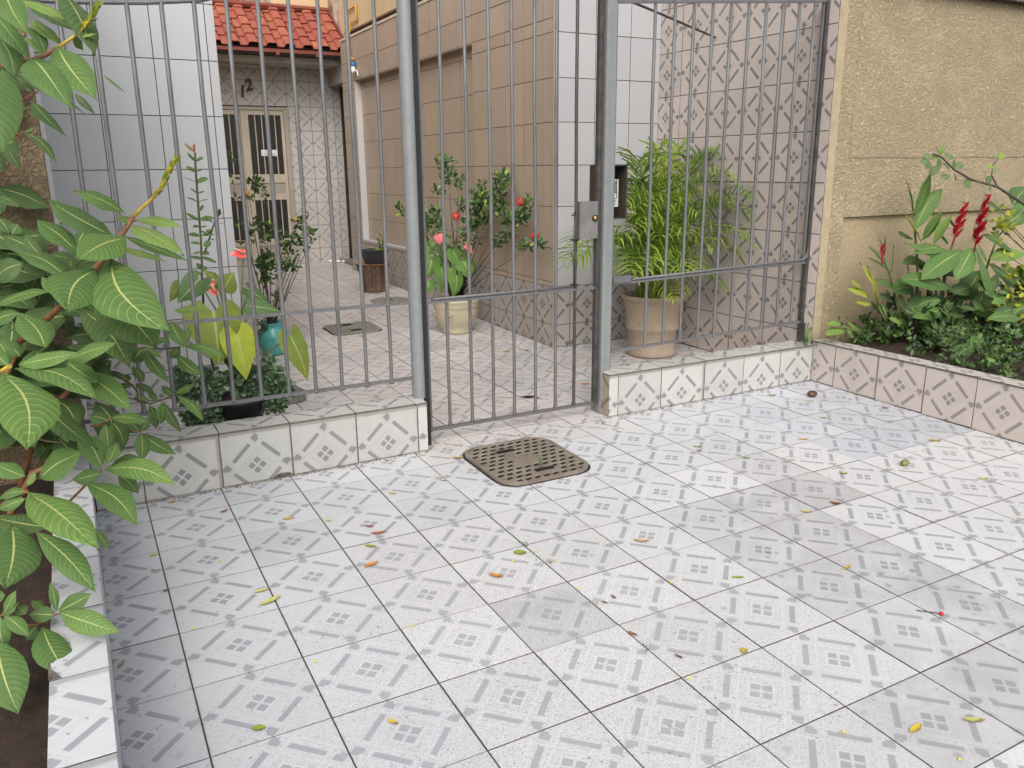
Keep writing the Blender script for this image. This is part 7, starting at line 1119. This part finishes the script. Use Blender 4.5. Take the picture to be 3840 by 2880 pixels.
rosette(8.52,15.0,zt+.50,.17,tone_mat('pale_succulent',[(0,(.12,.2,.14)),(1,(.3,.42,.3))],.5,.1)); rosette(8.78,14.9,zt+.44,.2,tone_mat('lime_succulent',[(0,(.2,.33,.05)),(1,(.4,.5,.1))],.5,.1),3)
CLS=[[8.9,15.15,zt+.75,.12],[8.85,15.1,zt+.9,.10],[9.0,15.1,zt+.85,.10],[8.95,15.1,zt+.65,.09]]
clusters(SU,'jade_leaves',CLS,12,.08,M['smallleaf'],tone=(.5,.95),tips=.2,asp=.4); stemsto(SU,(8.92,15.15,zt+.42),CLS,M['twig'],.012,1)
for k,(x,y,r_) in enumerate([(9.54,23.7,.10),(9.83,23.45,.11),(10.02,23.35,.09)]):
    m=MB(); m.lathe([(0,0),(r_,.02),(r_*1.05,.05),(r_*.7,.11),(0,.13)],(x,y),12); m.v=[(a,b_,c_+fz(x,y)) for a,b_,c_ in m.v]; o=m.build('white_stone',M['white'],None,(x,y,fz(x,y)))
    tag(o,['left white stone on the floor by the doorstep','middle white stone on the floor by the doorstep','right white stone, nearest the doorstep'][k],'stone','white stones by the doorstep')
# ------------------------------------------------------------------ litter on the paving
m=MB(); sx,sy=12.04,-1.2; m.lathe([(0,0),(.05,.005),(.085,.04),(.088,.07),(.06,.11),(0,.125)],(0,0),16); m.v=[fzv(sx+a*1.25,sy+b_,c_) for a,b_,c_ in m.v]; o=m.build('seed_pod',simple('brown_seed',(.13,.05,.035),.45,.3,20,.3),None,fzv(sx,sy)); tag(o,'shiny dark brown seed pod on the paving near the planter corner','seed pod')
m=MB(); sx,sy=10.42,-4.5; m.lathe([(0,0),(.04,.005),(.062,.035),(.06,.06),(.03,.095),(0,.10)],(0,0),14); m.v=[fzv(sx+a*1.3,sy+b_,c_) for a,b_,c_ in m.v]; o=m.build('green_nut',simple('green_nut',(.26,.27,.08),.5,.3,20,.2),None,fzv(sx,sy)); tag(o,'yellowish green nut with a brown end on the grey tinted tiles','nut')
rb=root('fallen_bud',fzv(7.06,-7.47),'red bud on a short brown stalk lying on the right hand tiles','bud')
MB().tube([fzv(6.9,-7.3,.015),fzv(7.04,-7.45,.02)],.006,5).build('stalk',M['twig'],rb,fzv(7,-7.4)); m=MB(); m.lathe([(0,0),(.024,.012),(.02,.036),(0,.045)],(0,0),10); m.v=[fzv(7.06+a,-7.47+b_,c_) for a,b_,c_ in m.v]; m.build('bud',M['redpetal'],rb,fzv(7.06,-7.47))
LC={'brown':(.23,.09,.035),'orange':(.42,.17,.02),'yellow':(.45,.33,.03),'green':(.20,.27,.03),'pale':(.42,.42,.13),'dark':(.10,.045,.03),'tan':(.33,.23,.12)}
def litter(x,y,L_,colr,label,ang,curl=.3,asp=.38):
    L=L_*1.1; d=Vector((math.cos(ang),math.sin(ang),0)); s_=Vector((-d.y,d.x,0)); rows=[(0,.05),(.12,.5),(.3,.9),(.5,1.),(.7,.88),(.88,.5),(1,.03)]
    vs=[];uv=[];W_=L*asp
    for t_,w_ in rows:
        for k in(-1,-.5,0,.5,1):
            z=.008+abs(k)**2*w_*W_*curl*.6+L*curl*.28*(2*t_-1)**2
            p=Vector((x,y,0))+d*(L*(t_-.5))+s_*(k*w_*W_/2*(1-curl*.35)); vs.append((p.x,p.y,fz(p.x,p.y)+z)); uv.append((t_,k))
    m=MB(); m.add(vs,[(i*5+j,i*5+j+1,(i+1)*5+j+1,(i+1)*5+j) for i in range(6) for j in range(4)],0,uv,True)
    k=random.uniform(.9,1.15); o=m.build('fallen_leaf',M['litter'],None,fzv(x,y),tuple(c*k for c in LC[colr])+(.9,)); tag(o,label,'fallen leaf','fallen leaves on the paving'); return o
t=NT('dry_leaf'); oi=t.obj(); P=t.gen(); n1=t.noise(P,40,4,.6); c=t.mix(t.rng(n1,.5,.68),oi.outputs['Color'],(.16,.06,.025)); uv=t.uv(); sp=t.n('ShaderNodeSeparateXYZ'); t.L(uv,sp.inputs[0]); c=t.mix(t.rng(t.m('ABSOLUTE',sp.outputs[1]),.12,.03,0,.4),c,(.5,.4,.15)); M['litter']=t.fin(c,.55,t.bump(n1,.3,.002))
for row in LITTER: litter(*row)
M['petal']=simple('yellow_petal',(.75,.6,.03),.6,.1,20,.05)
PL=['to the left of the front tan leaf','left of the orange leaf in the middle','right of the weedy joint, above the speckled tiles','near the tan curled leaf right of centre','on the weedy joint itself, centre','at the joint crossing in the front centre','on a thin joint right of the dark leaf pair','below the yellow leaf in front of the left kerb','on the cross joint beside the long pale leaf','at the bottom right between the two large leaves','at the bottom, left of the large curled yellow leaf','at the far right edge of the paving','beside the olive leaf left of the drain cover','left of the round pale leaf, right side','right of the green nut','above the round pale leaf','in the front left, beside the second long joint']
for k_,(x,y) in enumerate(PETALS):
    m=MB(); m.add([fzv(x-.022,y-.004,.012),fzv(x,y-.016,.02),fzv(x+.024,y,.012),fzv(x+.004,y+.016,.024)],[(0,1,2,3)]); o=m.build('fallen_petal',M['petal'],None,fzv(x,y)); tag(o,'tiny yellow petal '+PL[k_],'petal','tiny yellow petals scattered on the tiles')
# crumbs of dry leaf and soil swept against the kerbs and into the joints
db=MB(); random.seed(8)
for k in range(900):
    q_=random.random()
    if q_<.3: x=random.uniform(0,4.2); y=-.36-abs(random.gauss(0,.05))
    elif q_<.5: x=random.uniform(8,12.9); y=-.36-abs(random.gauss(0,.06))
    elif q_<.68: x=12.92-abs(random.gauss(0,.06)); y=random.uniform(-7,-.4)
    elif q_<.75: x=random.uniform(4.3,7.7); y=random.gauss(-.35,.12)
    elif q_<.88: x=round(random.uniform(0,12))+random.gauss(0,.012); y=random.uniform(-9,-.4)
    else: x=random.uniform(-.5,12.8); y=random.uniform(-9.5,-.4)
    r_=random.uniform(.004,.013)*(1.3 if q_<.75 else .8); a=random.random()*6; z=.004
    db.add([fzv(x+r_*math.cos(a),y+r_*math.sin(a),z),fzv(x+r_*math.cos(a+2),y+r_*math.sin(a+2.),z),fzv(x+r_*.8*math.cos(a+4),y+r_*.8*math.sin(a+4),z),fzv(x,y,z+r_*.8)],[(0,1,3),(1,2,3),(2,0,3)],0,None,False,random.random())
o=db.build('leaf_crumbs',tone_mat('crumbs',[(0,(.03,.02,.015)),(.6,(.12,.07,.035)),(1,(.3,.22,.1))],.9,0),None,(4,-4,0)); tag(o,'fine brown crumbs of dry leaf along the kerbs and joints','debris',None,'stuff')
# moss and tiny weeds in the dark joint
CLM=[[4.0+random.uniform(-.02,.02),y,fz(4,y)+.012,.02+.03*random.random()] for y in (-2.95,-3.05,-4.0,-4.03,-4.25,-4.4,-4.55,-5.6,-6.45,-6.5,-6.52)]+[[3.99,-4.02,fz(4,-4)+.02,.06]]
mw=clusters(None,'joint_weeds',CLM,22,.035,M['smallleaf'],tone=(.4,1),tips=.2,up=.8,asp=.2); tag(mw,'tiny green weeds sprouting from the dark floor joint','weeds')
# broken tile corner inside the gate and the cracks leading to it
m=MB(); m.add([fzv(7.0,1.62,.004),fzv(7.26,1.55,.004),fzv(7.32,1.28,.004),fzv(7.2,1.42,.004),fzv(7.08,1.4,.004)],[(0,1,2,3,4)]); o=m.build('chipped_corner',M['hole'],court,fzv(7.1,1.5))
def crack(pts,w_=.006,par=None):
    m=MB()
    for (a,b_) in zip(pts[:-1],pts[1:]):
        a=Vector(a);b_=Vector(b_); s_=Vector((-(b_-a).y,(b_-a).x)).normalized()*w_; m.add([fzv(a.x-s_.x,a.y-s_.y,.0045),fzv(b_.x-s_.x,b_.y-s_.y,.0045),fzv(b_.x+s_.x,b_.y+s_.y,.0045),fzv(a.x+s_.x,a.y+s_.y,.0045)],[(0,1,2,3)])
    return m.build('hairline_crack',M['hole'],par,fzv(*pts[0]))
crack([(7.0,1.9),(7.0,2.5),(6.85,3.0),(7.05,3.6),(6.7,4.3),(6.5,4.6)],.006,court); crack([(6.85,3.0),(7.3,2.8),(7.5,2.3)],.004,court); crack([(7.0,1.6),(6.5,1.75),(6.1,1.7)],.004,court)
crack([(7.62,-.3),(7.5,-.6),(7.65,-1.0)],.005,drive)
# spark of leaf stuck in the drain cover handle
o=leaf_obj(None,fzv(5.42,-2.0,.05),fzv(5.36,-1.98,.22),.07,(.05,.12,.04),.1,'lance'); o.name='caught_leaf'; tag(o,'dark green leaf standing upright in the drain cover handle','leaf')
for o in list(bpy.data.objects):
    if o.type=='MESH' and o.name.startswith('ground'): pass
